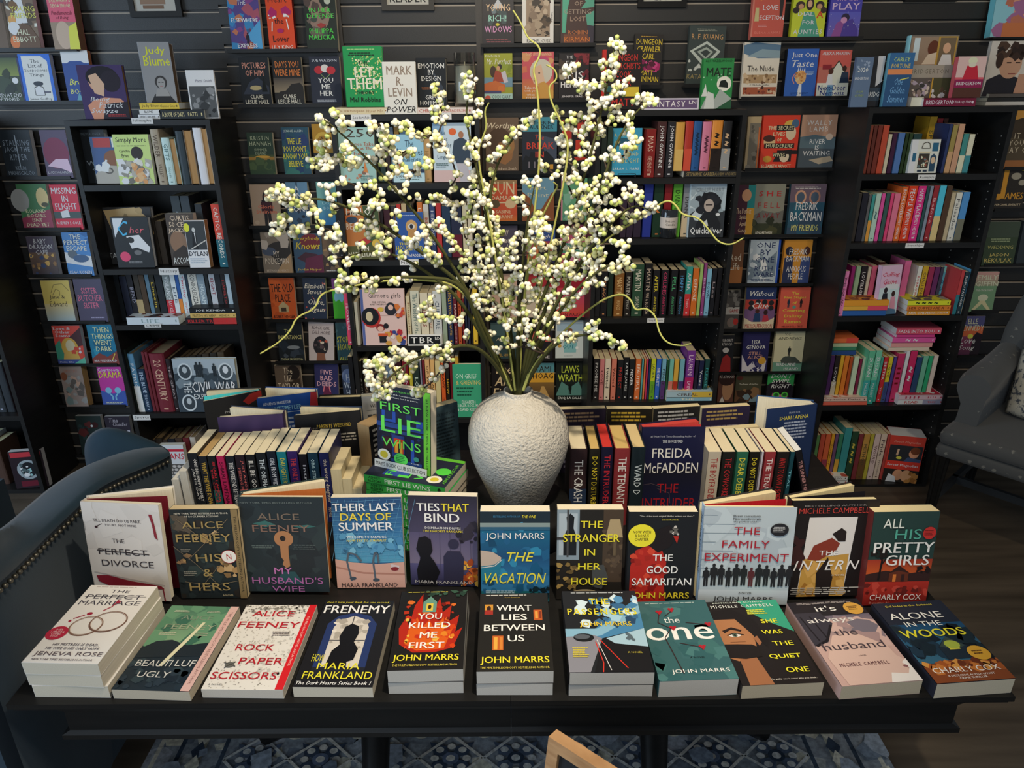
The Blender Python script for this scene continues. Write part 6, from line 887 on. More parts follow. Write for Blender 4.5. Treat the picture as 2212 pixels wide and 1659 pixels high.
lay('white paperback with two linked rings and blood drops, on a stack of three',(197.8,1266.9),(345,1263),(40,1436),(216,1428.8),1508.5,3,'f0ece6',
 [('G',.1,.02,.9,.035,1,'b8a8a0'),('T','THE',.52,.085,.28,.045,'4a4650','q'),('T','PERFECT',.5,.165,.82,.06,'4a4650','q'),('L',[.06,.165,.96,.16],.008,'3a3640'),('T','MARRIAGE',.5,.25,.88,.06,'4a4650','q'),('L',[.6,.2,.58,.3,.5,.36],.02,'a82840'),('E',.35,.4,.04,.02,'a82840'),('L',[.3,.42,.18,.47],.018,'a82840'),('E',.16,.5,.02,.015,'a82840'),('E',.62,.24,.03,.02,'a82840')]+
 [('L',[x for i in range(25) for x in (.44+.21*math.cos(i*.2618),.56+.12*math.sin(i*.2618))],.022,'8a6a5a'),('L',[x for i in range(25) for x in (.44+.2*math.cos(i*.2618),.555+.112*math.sin(i*.2618))],.006,'e0ccbc'),('L',[x for i in range(25) for x in (.7+.24*math.cos(i*.2618),.5+.13*math.sin(i*.2618))],.022,'7a5a4c'),('L',[x for i in range(25) for x in (.7+.23*math.cos(i*.2618),.495+.122*math.sin(i*.2618))],.006,'d8c0b0'),('E',.13,.655,.14,.085,'c03048'),(s,'OVER|1 MILLION|COPIES|SOLD',.13,.605,.705,.18,'f0d8d8','b'),('T','HIS MISTRESS IS DEAD.',.52,.79,.62,.028,'5a5058','b'),('T','HIS WIFE IS HIS ONLY HOPE.',.52,.835,.72,.028,'5a5058','b'),('T','JENEVA ROSE',.52,.905,.9,.06,'6a5a5c','q'),('T','NEW YORK TIMES BESTSELLING AUTHOR',.5,.965,.8,.02,'6a5a5c','b')],
 ['middle copy in the white stack of three with the linked rings on top','lowest copy in the white stack of three with the linked rings on top'])
lay('green-black seascape paperback with mirrored white title letters and a pink edge strip',(373,1310.5),(520.5,1308.6),(235.8,1493),(412,1489.6),1512,1,'24303a',
 [('R',0,0,1,.5,'4a7a64','8ab088'),('N',4,20,0,.0,1,.45,.2,'5a8a6c 6a9a78 3f6f5c'),('P',[0,.55,.15,.46,.35,.44,.6,.5,.88,.46,.88,.62,0,.66],'222c34'),('N',5,40,0,.68,.86,.98,.09,'1e2a36 2c3a46 26343f 34444c'),('R',.88,0,1,1,'e0b8b0'),('V','THE MULTI-MILLION-COPY BESTSELLING AUTHOR',.94,.5,.04,.85,'7a4a4c',''),('T','ALICE',.5,.16,.45,.055,'8a9a84','q'),('T','FEENEY',.48,.28,.72,.06,'a0ac90','q'),('P',[.62,.22,.66,.22,.58,.45,.45,.75,.4,.74,.52,.45],'e8e4c0'),('G',.1,.35,.35,.4,2,'b8c0a4'),('G',.6,.35,.8,.4,2,'b8c0a4'),('G',.1,.07,.34,.1,2,'c0c8b0'),('G',.58,.07,.8,.1,2,'c0c8b0'),('T','BEAU',.27,.72,.36,.07,'d8d8d4','q'),('T','TI',.51,.715,.1,.07,'d8d8d4','q'),('T','LUF',.74,.71,.26,.07,'d8d8d4','q'),('T','UGLY',.42,.84,.42,.065,'d8d8d4','q')],pg='cfc4b0')
lay('white speckled paperback with red author and title and a red edge strip',(531.7,1305.7),(689.5,1308.7),(436.6,1491.5),(608,1487.8),1508,1,'e8e4dc',
 [('N',7,420,0,0,.9,1,.014,'b4b0a8 c4beb4 9a968e d4cec4'),('N',17,60,.3,.4,.9,.9,.03,'c8c4bc d0ccc4'),('N',8,110,0,0,.9,.12,.018,'7a766e a49e94'),('R',.9,0,1,1,'d8242c'),('V','THE MILLION-COPY BESTSELLING AUTHOR',.95,.45,.03,.6,'f0c8c0','b'),('G',.25,.05,.7,.06,1,'6a665e'),('T','ALICE',.45,.12,.58,.075,'c02430','q'),('T','FEENEY',.46,.265,.84,.075,'c02430','q'),('G',.55,.35,.85,.41,3,'8a7a74'),('T','ROCK',.42,.545,.5,.075,'b8202c','q'),('T','PAPER',.58,.7,.56,.075,'b8202c','q'),('T','SCISSORS',.45,.86,.82,.075,'b8202c','q'),('E',.2,.745,.06,.03,'6a6a64'),('L',[.12,.72,.28,.76],.012,'4a4a46'),('L',[.15,.78,.26,.71],.012,'4a4a46'),('T','A NOVEL',.15,.955,.18,.016,'4a4640','')],pg='d8d0c4')
lay('black paperback of a woman in silhouette at an arched window, yellow author name',(705,1301),(854.9,1293.7),(628.7,1487.8),(806,1480),1507,1,'1e1e22',
 [('P',[.16,.9,.16,.3,.28,.2,.5,.16,.72,.2,.84,.3,.84,.9],'2a3a6a'),('P',[.26,.88,.26,.34,.34,.25,.5,.2,.68,.25,.74,.34,.74,.88],'d8d0c4'),('N',3,40,.28,.24,.72,.6,.05,'c0b8ae e8e0d4 b0a89c'),('L',[.26,.5,.74,.5],.012,'3a3a44'),('L',[.5,.2,.5,.85],.012,'3a3a44'),('P',[.3,.9,.34,.62,.42,.55,.38,.46,.42,.34,.5,.3,.6,.33,.63,.42,.6,.52,.68,.6,.66,.72,.58,.74,.62,.9],'17171b'),('R',.16,.8,.84,.9,'24262e'),('T',"Don't turn your back for one second...",.5,.03,.92,.03,'e8d83a','i'),('T','FRENEMY',.5,.12,.92,.1,'f4f2ee','bq'),('T','HOW',.2,.7,.16,.08,'e4d83a','q'),('T','MARIA',.5,.79,.55,.07,'eee23a','q'),('T','FRANKLAND',.52,.885,.88,.075,'eee23a','q'),('T','The Dark Hearts Series Book 1',.5,.965,.94,.035,'f0f0ee','bi')])
lay('black paperback with a burning house in red flames, top of two',(868.7,1284.4),(1009.7,1269.5),(834,1450.4),(1001.5,1443),1499.5,2,'201e1e',
 [('P',[.1,.7,.06,.5,.14,.36,.2,.48,.24,.2,.34,.04,.36,.24,.45,.14,.5,.3,.6,.1,.66,.3,.78,.2,.76,.42,.9,.34,.86,.56,.96,.5,.84,.75,.6,.8,.3,.8],'b82a1a'),('P',[.18,.7,.2,.52,.3,.36,.38,.5,.48,.4,.56,.52,.68,.36,.7,.55,.82,.52,.72,.76,.35,.78],'e0601e'),('N',5,34,.15,.3,.85,.75,.06,'e88a2a f0b84a d8441c c8321a'),('N',6,20,.1,.15,.9,.45,.05,'7a1c14 b8341c e0702a'),('P',[.36,.3,.36,.16,.46,.08,.56,.16,.56,.3],'6a9a8a'),('R',.41,.18,.51,.28,'e8c84a'),('E',.46,.23,.025,.03,'3a2a1c'),('N',9,16,.4,0,1,.08,.06,'3a5a48 2a4236'),('G',.1,.015,.9,.035,1,'c8b84a'),('T','YOU',.48,.36,.34,.075,'f6f2ec','bq'),('T','KILLED',.49,.475,.58,.075,'f6f2ec','bq'),('T','ME',.49,.6,.24,.075,'f6f2ec','bq'),('T','FIRST',.48,.725,.48,.075,'f6f2ec','bq'),('T','JOHN MARRS',.49,.88,.88,.09,'f2e238','bq'),('T','THE MULTI-MILLION COPY BESTSELLING AUTHOR',.49,.955,.86,.022,'e0cc50','b')],
 ['lower copy beneath the burning house paperback'],pg='cfccc6')
lay('black paperback with three small lit windows among white title words, top of two',(1037.7,1282.5),(1183.6,1280.7),(1028.7,1452.3),(1195.5,1446.7),1503,2,'262422',
 [('G',.08,.02,.88,.04,1,'d8d4cc'),('T','Peter Swanson',.48,.06,.22,.015,'d8b84a',''),('R',.08,.16,.2,.3,'d8983c'),('E',.14,.22,.03,.04,'3a241c'),('R',.08,.24,.2,.3,'a8342c'),('R',.78,.24,.9,.38,'c8602c'),('R',.8,.26,.84,.36,'e8a44a'),('R',.86,.26,.89,.36,'8a3a24'),('R',.2,.58,.35,.76,'c8642c'),('R',.22,.6,.27,.75,'f0b04a'),('R',.3,.6,.34,.75,'e08a3c'),('T','WHAT',.5,.215,.5,.08,'f6f4ee','bq'),('T','LIES',.5,.34,.36,.08,'f6f4ee','bq'),('T','BETWEEN',.5,.48,.84,.08,'f6f4ee','bq'),('T','US',.52,.615,.22,.08,'f6f4ee','bq'),('T','JOHN MARRS',.5,.885,.9,.095,'f2e238','bq'),('T','THE MULTI-MILLION-COPY BESTSELLING AUTHOR',.5,.965,.9,.022,'e0cc50','b')],
 ['lower copy beneath the paperback with three lit windows'],pg='cfccc6')
lay('black and blue speeding-car paperback with yellow capitals, top of two',(1214,1275.8),(1371.6,1277),(1229.9,1454),(1414.5,1450.4),1505.5,2,'23252a',
 [('P',[.3,.55,1,.1,1,.5,.45,.62],'4a86b0'),('P',[0,.5,.4,.5,1,.2,1,.3,.45,.58,0,.66],'8ab8d0'),('N',4,30,.2,.1,1,.45,.09,'5a94c0 a8d0e4 2a4a6a d8ecf4 3a6a94'),('P',[0,.6,.35,.58,.45,.62,.25,1,0,1],'8a8a94'),('P',[.45,.62,1,.5,1,1,.3,1],'1c1c20'),('P',[.5,.62,1,.5,1,.72,.6,.68],'a8c8d8'),('E',.22,.61,.13,.05,'1c1e22'),('E',.2,.6,.1,.03,'5a6068'),('L',[.36,.66,.42,.9,.4,1],.012,'d8382c'),('L',[.42,.64,.7,.96],.012,'d8382c'),('L',[.38,.64,.5,.98],.008,'e8e4e0'),('N',6,6,.74,.55,.86,.66,.04,'5a6a74'),('G',.1,.03,.9,.05,1,'c0c4c8'),('T','THE',.48,.155,.26,.075,'f0e03a','bq'),('T','PASSENGERS',.5,.29,.9,.08,'f0e03a','bqw'),('T','JOHN MARRS',.52,.455,.66,.07,'e8c83a','bq'),('G',.06,.73,.26,.85,6,'d8c43a'),('T','A NOVEL',.82,.79,.18,.02,'c8b84a','')],
 ['lower copy beneath the speeding-car paperback'],pg='cfccc6')
lay('teal paperback with red heart-tipped darts and a large white title',(1377,1297.5),(1523,1297.5),(1423,1475.8),(1597,1461.6),1504,1,'3a6468',
 [('N',5,24,0,0,1,1,.2,'41706f 346064 4a7a7a 3d686c'),('G',.1,.03,.9,.05,1,'b0c0bc'),('T','the',.42,.27,.22,.075,'eef0ec','q'),('T','one',.46,.45,.9,.16,'f2f2ee','bq')]+
 [('L',p,.014,'3a2a2c') for p in ([.28,.17,.22,.3,.4,.4],[.46,.15,.34,.22],[.6,.31,.9,.35],[.38,.37,.25,.5,.34,.93],[.42,.57,.68,.63])]+
 [('P',[x-.05,y-.02,x-.02,y-.035,x,y-.02,x+.02,y-.035,x+.05,y-.02,x,y+.03],'b02430') for x,y in ((.28,.17),(.46,.14),(.9,.35),(.4,.385),(.7,.635))]+
 [('T','A NOVEL',.58,.75,.2,.02,'1c2426','i'),('T','JOHN MARRS',.56,.91,.74,.055,'eef0ec','q')],pg='cfccc6')
lay('green-cornered paperback with half a woman’s face and yellow spaced title',(1523,1301),(1676,1297.5),(1603.4,1484),(1782.5,1474.7),1508.5,1,'241f1f',
 [('P',[.45,0,1,0,1,.42,.75,.3,.6,.2],'3aa080'),('P',[0,.18,.2,.16,.38,.3,.44,.46,.4,.62,.3,.72,.1,.74,0,.7],'b07850'),('P',[.1,1,.12,.72,.34,.7,.4,1],'a06a48'),('P',[0,.14,.3,.1,.55,.26,.62,.5,.55,.6,.44,.45,.3,.24,0,.24],'1f1a1a'),('P',[.06,.38,.2,.34,.32,.38,.3,.4,.18,.37,.08,.41],'2a1c18'),('E',.2,.44,.08,.022,'e8e0d8'),('E',.2,.44,.035,.022,'5a6a5a'),('E',.2,.44,.016,.012,'141414'),('L',[.1,.44,.2,.415,.32,.44],.014,'1c1614'),('R',.1,.52,.3,.525,'8a5a3c'),('P',[.0,.545,.18,.55,.36,.56,.44,.6,.42,.7,.2,.72,0,.70],'221c1b'),('P',[.42,.48,.48,.46,.5,.54,.45,.58],'a06a48'),('T','BESTSELLING AUTHOR',.45,.025,.7,.016,'e0e8dc','b'),('T','MICHELE CAMPBELL',.48,.075,.86,.035,'eef0e8','bw'),('G',.5,.13,.8,.2,3,'d8d84a'),('T','SHE',.74,.285,.22,.05,'f0e838','qb'),('T','WAS',.7,.42,.27,.05,'f0e838','qb'),('T','THE',.76,.56,.26,.05,'f0e838','qb'),('T','QUIET',.7,.71,.4,.055,'f0e838','qb'),('T','ONE',.76,.86,.28,.055,'f0e838','qb'),('T','The guilty one is never who you think...',.66,.955,.58,.02,'d8d0c4','b')],pg='c8bca4')
lay('pinkish-grey paperback of a hat-brim profile with a lower-case serif title',(1699.6,1303),(1851.5,1295.6),(1818,1484),(1997,1472.8),1507,1,'caa8a0',
 [('R',0,0,1,.22,'26242a'),('R',0,.2,1,.6,'6a6474','c8a8a0'),('N',4,16,.4,.25,1,.55,.18,'8a7c84 a88c8c d0b0a8 77707c'),('P',[0,.15,.35,.15,.42,.3,.2,.52,0,.56],'3a3842'),('L',[.05,.2,.1,.5],.02,'201e24'),('L',[.18,.2,.22,.48],.02,'201e24'),('L',[.02,.56,.2,.5,.38,.32],.035,'1e1c22'),('P',[.1,1,.06,.7,.3,.45,.6,.42,.9,.6,.92,.72,1,.78,.92,.84,.95,.88,.9,.92,.7,.9,.62,1],'d8b8ac'),('P',[1,.76,.92,.8,.96,.86,.9,.92,.7,.9,.62,1,1,1],'eae4e0'),('E',.93,.84,.03,.012,'8a5a5c'),('G',.1,.025,.9,.05,2,'b0a8a8'),('T',"it's",.46,.11,.28,.07,'f2f0ec','q'),('T','always',.42,.265,.62,.08,'eae6e2','q'),('T','the',.5,.42,.3,.075,'4a4048','q'),('T','husband',.48,.58,.8,.085,'4a4048','q'),('E',.84,.13,.13,.08,'d8a44a'),('G',.76,.1,.92,.16,3,'6a4a2a'),('T','A NOVEL',.5,.7,.1,.014,'5a4a4c',''),('T','MICHELE CAMPBELL',.45,.79,.62,.038,'6a4448','bw')],pg='c8bca4')
lay('dark blue woodland paperback with a lit shed and yellow title word',(1885,1306.8),(2030.6,1297.5),(2023.9,1479.6),(2198.5,1469),1506,1,'262c3a',
 [('R',0,.3,1,.78,'1f4a70','3a6a84'),('N',5,26,0,.3,.4,.7,.14,'1c2a34 22384a 182430'),('N',6,26,.65,.4,1,.75,.14,'182028 1f2e38'),('P',[.4,.75,.4,.6,.6,.48,.78,.6,.78,.75],'24303c'),('P',[.42,.6,.6,.48,.76,.6,.62,.64],'3a4a48'),('R',.52,.56,.66,.64,'d8d04a'),('E',.6,.58,.1,.05,'a8b84a'),('P',[0,.82,.3,.76,.7,.77,1,.8,1,1,0,1],'8a4a2a'),('N',7,30,0,.78,1,.88,.08,'c87a3a a85a2c 6a3420 d8984a'),('T','Evil hides in the darkness',.48,.06,.66,.025,'d8c84a','b'),('T','ALONE',.45,.2,.74,.085,'f0f0ea','q'),('T','IN THE',.46,.31,.5,.06,'f0f0ea','q'),('T','WOODS',.48,.43,.86,.095,'e8e03c','bq'),('E',.84,.7,.14,.085,'d8a43a'),('G',.76,.67,.92,.73,2,'5a3a1c'),('T','CHARLY COX',.5,.87,.86,.06,'f4f0ea','q'),('T','A DETECTIVE ALYSSA WYATT',.5,.935,.6,.02,'f0e4dc','b'),('T','CRIME THRILLER',.5,.965,.36,.02,'f0e4dc','b')],scol='2a2c38',pg='d0c6b0')
# ================================================================ books standing behind them
g2='books standing in the second table row'
def stand(label,L,Rr,h,t,col,art,lean=7,zb=TZ,ux=0,uw=1,K=None,grp=g2,**k):
    Z=zb+h*math.cos(math.radians(lean)); a,b=onZ(L[0],L[1],Z),onZ(Rr[0],Rr[1],Z)
    w=(b-a).length*uw; yaw=math.degrees(math.atan2(b.y-a.y,b.x-a.x)); c=(a+b)/2+(b-a)*ux
    M=T(c.x,c.y,zb+t*math.sin(math.radians(lean))*(2.6 if k.get('opn') else 1))@R(yaw,'Z')@T(0,-h*math.sin(math.radians(lean)),0)@R(-lean,'X')
    return book(label,M,w,h,t,col,art,K=K or KF,group=grp,eps=.00008,**k)
HW=.229
stand('white hardcover with torn-off strike-through title and a blood smear, opened a little',(175,1092),(343,1099.7),.245,.034,'d8d2cc',
 [('N',3,20,0,0,1,1,.2,'dcd6d0 d2ccc6'),('T','TILL DEATH DO US PART.',.44,.18,.62,.03,'4a4448','b'),('T','YOURS. NOT MINE.',.48,.225,.42,.022,'6a6468','b'),('E',.16,.25,.02,.012,'3a2428'),('L',[.17,.24,.24,.215],.008,'3a2428'),('P',[.86,.1,.9,.1,.92,.2,.94,.36,.9,.33,.89,.2],'8a2c38'),('T','THE',.42,.385,.16,.042,'3a3438','q'),('T','PERFECT',.46,.5,.64,.062,'3a3438','q'),('L',[.12,.49,.8,.515],.012,'3a3438'),('T','DIVORCE',.5,.62,.68,.065,'3a3438','q'),('P',[.06,.76,.2,.75,.5,.8,.9,.84,.94,.87,.7,.88,.45,.9,.2,.86,.08,.82],'8a2434'),('L',[.04,.72,.5,.78,.95,.83],.008,'b8aeb0'),('L',[.92,.86,.93,1],.015,'8a2434')],hard=True,opn=24,frac=.55,ends='7a2430',bcol='e0dcd6')
stand('dark floral paperback with gold capitals, round white sticker and tan edge strip',(364,1103.4),(513,1101.6),HW,.026,'232a2c',
 [('N',5,30,0,0,.9,1,.12,'1e2426 2a3436 2c2824 34403f'),('N',6,8,.0,.05,.3,.25,.1,'4a443a 5a5044'),('N',7,10,.6,.55,.88,.75,.08,'b08a5a 8a6a44 c8a474'),('N',11,6,.3,.25,.7,.4,.06,'a88858 c8a878'),('N',12,5,.05,.5,.2,.6,.06,'a88858 8a6a4a')]+[('L',p,.008,'7a6a54') for p in ([.1,.1,.4,.3,.7,.25],[.2,.55,.5,.35,.85,.1],[.3,.9,.6,.65,.88,.5],[0,.4,.3,.6,.6,.85],[.1,.8,.5,.85,.88,.8])]+
 [('R',.9,0,1,1,'8a744e'),('V','THE MILLION COPY BESTSELLING AUTHOR',.95,.5,.035,.85,'2a241c','b'),('T','NEW YORK TIMES BESTSELLING AUTHOR',.47,.04,.78,.018,'e0d8c4','b'),('T','OF ROCK PAPER SCISSORS',.47,.072,.5,.018,'e0d8c4','b'),('T','ALICE',.47,.165,.6,.075,'a88e58','q'),('T','FEENEY',.46,.31,.8,.085,'a88e58','q'),('T','HIS',.5,.53,.38,.085,'a88e58','q'),('T','&',.46,.7,.14,.085,'a88e58','q'),('T','HERS',.46,.86,.6,.09,'a88e58','q'),('T','A NOVEL',.72,.96,.16,.02,'c8b890','b'),('E',.8,.52,.115,.075,'b83038'),('E',.8,.52,.108,.07,'f0ece4'),('T','N',.8,.52,.07,.06,'b82430','bq'),('G',.1,.43,.26,.47,3,'8a8478'),('G',.1,.68,.3,.74,3,'8a8478')],pg='d8c49c')
stand('dark teal-black hardcover with a golden key and pink title, opened a little',(514,1083),(697,1084),.243,.036,'262f33',
 [('N',5,26,0,0,1,1,.2,'222a2e 2a3438 2e3a3c'),('P',[.15,.27,.3,.24,.42,.28,.3,.31],'3a6a66'),('P',[.62,.3,.8,.28,.9,.3,.75,.32],'3a6a66'),('P',[.35,.9,.45,.78,.6,.78,.7,.92],'2a5054'),('G',.1,.5,.4,.54,2,'5a6664'),('G',.6,.49,.88,.55,3,'5a6664'),('T','NEW YORK TIMES BESTSELLING AUTHOR',.45,.055,.85,.018,'6a7472','b'),('T','ALICE',.46,.2,.5,.07,'7a6a5c','q'),('T','FEENEY',.48,.32,.68,.07,'86685a','q'),('E',.5,.43,.115,.085,'b07c54'),('E',.49,.425,.035,.028,'2a2422'),('P',[.45,.5,.55,.5,.545,.6,.55,.72,.5,.74,.46,.7,.48,.66,.45,.62],'b07c54'),('T','MY',.46,.77,.22,.07,'c878b4','q'),('T',"HUSBAND'S",.5,.875,.86,.07,'b46aa4','q'),('T','WIFE',.5,.965,.4,.06,'a8649a','q')],hard=True,opn=26,frac=.5,ends='c8743c',scol='2c3c40',bcol='24383c',pg='f0e4c4')
stand('blue pool-ladder paperback with white and yellow title',(714,1077),(866,1075.5),.235,.02,'3a6a9a',
 [('R',0,0,1,.35,'2a4a74','3a74a4'),('R',0,.35,1,.72,'3a74a4','5aa4c4')]+[('L',[x0,.02,x0-.25,.7],.004,'6aa4c8') for x0 in [.1*i for i in range(1,13)]]+[('L',[0,.05+.05*i,1,.02+.05*i],.004,'6aa4c8') for i in range(14)]+[('N',5,26,.1,.38,1,.62,.08,'5a9cc4 7ab8d4 4a88b4')]+
 [('P',[0,.67,.25,.71,.6,.73,1,.71,1,1,0,1],'d8a898'),('P',[0,.75,.4,.82,1,.84,1,.86,.4,.84,0,.77],'b88474'),('L',[.22,.92,.17,.7,.2,.6,.3,.62,.38,.7],.028,'5a6470'),('L',[.57,.93,.55,.7,.58,.6,.62,.62,.63,.72],.028,'5a6470'),('E',.24,.89,.05,.02,'4a5460'),('E',.58,.91,.05,.02,'4a5460'),('P',[.8,.73,.93,.75,.92,.8,.82,.8],'d8c8c8'),('E',.86,.785,.06,.022,'8a2a30'),('T','THEIR LAST',.47,.1,.9,.085,'f4f2ee','bq'),('T','DAYS OF',.48,.205,.72,.085,'f0d848','bq'),('T','SUMMER',.48,.31,.78,.09,'f4f2ee','bq'),('T','WELCOME TO PARADISE.',.48,.425,.58,.026,'f4f4f0','b'),('T','NOW TRY TO SURVIVE IT.',.48,.465,.58,.026,'f0d848','b'),('T','MARIA FRANKLAND',.48,.965,.82,.045,'3a3034','')],pg='e8dcc4')
stand('dark violet paperback of a pregnant woman in silhouette and a ghostly man',(880,1072),(1030,1075.4),.235,.024,'3a3850',
 [('R',0,0,1,.4,'2c2a38','4a4660'),('R',0,.4,1,.75,'5a5474','7a7088'),('R',0,.75,1,1,'5a5680','2c2c4a')]+[('L',[x0,.3,x0,1],.006,'4a4660') for x0 in (.15,.3,.45,.6,.75,.9)]+[('N',8,14,.7,.3,1,.5,.08,'2a2834 36323e'),('N',5,34,.75,.72,1,.98,.07,'e08a2a c8602c f0b84a a84a24'),('E',.65,.52,.08,.055,'35334a'),('P',[.5,.98,.5,.66,.56,.6,.74,.6,.8,.68,.78,.98],'35334a'),('P',[.12,1,.1,.82,.16,.68,.1,.58,.14,.46,.24,.44,.32,.48,.34,.6,.3,.66,.36,.72,.44,.84,.38,.94,.4,1],'18171c'),('T','TIES',.29,.12,.33,.085,'f4f2ec','bq'),('T','THAT',.68,.12,.4,.085,'f0dc3c','bq'),('T','BIND',.49,.235,.5,.095,'f4f2ec','bq'),('T','DESPERATION DRIVES',.5,.345,.52,.024,'f4f2ec','b'),('T','THE HARDEST BARGAINS',.5,.38,.58,.024,'f0dc3c','b'),('T','MARIA FRANKLAND',.5,.955,.86,.035,'c8c4c0','')],pg='f0e8d4')
stand('blue-green water paperback with a boat stern and brush-lettered title',(1036.6,1108.5),(1188,1108.5),HW,.034,'1f4a6a',
 [('R',0,0,1,.13,'22303a'),('R',0,.13,1,.5,'1f6a8a','20507a'),('R',0,.5,1,.88,'20507a','3a84b4'),('R',0,.88,1,1,'1f6a74'),('N',5,40,0,.16,1,.9,.1,'1c5a80 2a6a94 24608a 348ab0 1a4a6a'),('R',0,.12,1,.165,'8a9a98'),('R',0,.165,1,.2,'34607a'),('P',[0,.42,.18,.44,.3,.5,.28,.56,.1,.6,0,.6],'c8b4a4'),('P',[0,.6,.2,.58,.3,.52,.28,.68,.1,.76,0,.76],'2a7a94'),('L',[0,.615,.2,.595,.3,.53],.012,'e0d8cc'),('N',9,18,.72,.85,1,1,.05,'12242c 16303a'),('T','BESTSELLING AUTHOR OF',.38,.05,.38,.022,'3a7aa0','b'),('T','THE ONE',.7,.05,.2,.03,'e8d83a','bi'),('T','JOHN MARRS',.5,.27,.84,.085,'f4f2ec','q'),('T','THE',.58,.49,.4,.1,'ece04a','iq'),('T','VACATION',.5,.73,.9,.12,'ece04a','iq'),('G',.06,.87,.56,.93,3,'a8c8d8')],pg='f6ecd4')
stand('dark interior paperback with a watcher at the window and yellow stacked title',(1203.7,1104),(1347.4,1104),HW,.03,'262320',
 [('R',0,.0,.34,.55,'8a9aa4'),('R',.03,.04,.31,.5,'b0bcc4'),('P',[.1,.5,.1,.3,.16,.2,.14,.08,.2,.04,.26,.08,.25,.2,.3,.3,.3,.5],'1c1e22'),('R',.15,0,.18,.52,'4a4a4c'),('R',0,.3,.34,.33,'3a3a3c'),('R',.7,.0,1,.8,'4a3c30'),('N',5,30,.7,.15,1,.75,.05,'5a4a3c 3c3026 64523f'),('P',[.74,.3,.8,.1,.95,.1,1,.3],'b09a74'),('R',.86,.3,.9,.5,'6a5a44'),('P',[.55,.62,.72,.6,.8,.75,.7,.88,.55,.85],'4a4c4c'),('L',[.58,.85,.56,.98],.02,'1c1a18'),('L',[.72,.85,.76,.98],.02,'1c1a18'),('N',6,24,0,.6,.35,.9,.05,'8a7040 6a5634 a88a50'),('E',.44,.92,.2,.04,'b0a080'),('T','THE',.52,.155,.33,.075,'f0e03a','bq'),('T','STRANGER',.52,.305,.86,.085,'f0e03a','bq'),('T','IN',.5,.46,.16,.075,'f0e03a','bq'),('T','HER',.5,.62,.34,.075,'f0e03a','bq'),('T','HOUSE',.5,.79,.55,.08,'f0e03a','bq'),('T','"Marrs is brilliant at twists." Peter James',.5,.955,.72,.025,'e0d8c4','b')],pg='f4e8cc')
stand('black and red paperback with a round yellow sticker and white title',(1358.6,1109),(1508,1109),HW,.032,'1e2024',
 [('P',[.05,.6,.12,.42,.3,.36,.5,.4,.58,.55,.55,.75,.6,1,.05,1],'b82c24'),('N',5,30,.08,.42,.55,.95,.09,'c83a2c 8a1c1a a82a22 d84a34'),('P',[.3,.36,.4,.2,.6,.14,.7,.25,.62,.38,.45,.44],'221c1e'),('N',6,12,.62,.16,.75,.26,.03,'c8c0b8 6a6660'),('P',[.66,.26,.74,.26,.72,.34],'b83028'),('E',.2,.255,.2,.125,'f0e23a'),(s,'NOW WITH|A BONUS|CHAPTER',.2,.2,.31,.26,'4a4420','b'),('T','"One of the most original thriller writers out there."',.55,.045,.78,.022,'d8d4cc','b'),('T','Simon Kernick',.6,.08,.24,.02,'d8c84a',''),('T','THE',.52,.495,.29,.07,'f4f2ee','bq'),('T','GOOD',.52,.63,.46,.08,'f4f2ee','bq'),('T','SAMARITAN',.52,.765,.88,.08,'f4f2ee','bq'),('T','JOHN MARRS',.5,.93,.88,.09,'f0dc3a','bq')],pg='f4e8cc')
stand('pale grey hardcover with a row of black figures and red title, opened a little',(1521,1103.4),(1721,1105.5),.243,.034,'b8c4ca',
 [('N',5,20,0,0,1,.7,.2,'b0bcc4 c0ccd2 a8b6be'),('R',0,.85,1,1,'c8d0d4','a8b4bc')]+[('R',.0,.08+.09*i,.15+.2*((i*7)%3),.085+.09*i,'8a98a0') for i in range(8)]+[('M',.07+.083*i,.81-.006*(i%3),.2+.015*((i*5)%3),0,'26282c' if i!=6 else '5a2a30') for i in range(12)]+
 [('T','Eleven contestants.',.47,.085,.3,.022,'26262a','b'),('T','Nine months to win',.47,.115,.3,.022,'26262a','b'),('T','the perfect child...',.46,.145,.27,.022,'26262a','b'),('T','THE',.48,.235,.28,.075,'a82434','q'),('T','FAMILY',.48,.37,.52,.075,'a82434','q'),('T','EXPERIMENT',.5,.505,.92,.08,'a82434','q'),('E',.83,.22,.1,.065,'26262a'),('G',.76,.19,.9,.25,4,'b8b8b8'),('T','A NOVEL',.52,.875,.15,.018,'3a3a3e','b'),('T','JOHN MARRS',.5,.945,.66,.06,'2a2a2e','q')],hard=True,opn=22,frac=.45,ends='c82430',scol='a8c4e0',sart=[('V','THE FAMILY EXPERIMENT',.5,.4,.4,.6,'2a3a5a','b')],bcol='2a2c34',pg='f0e0b4')
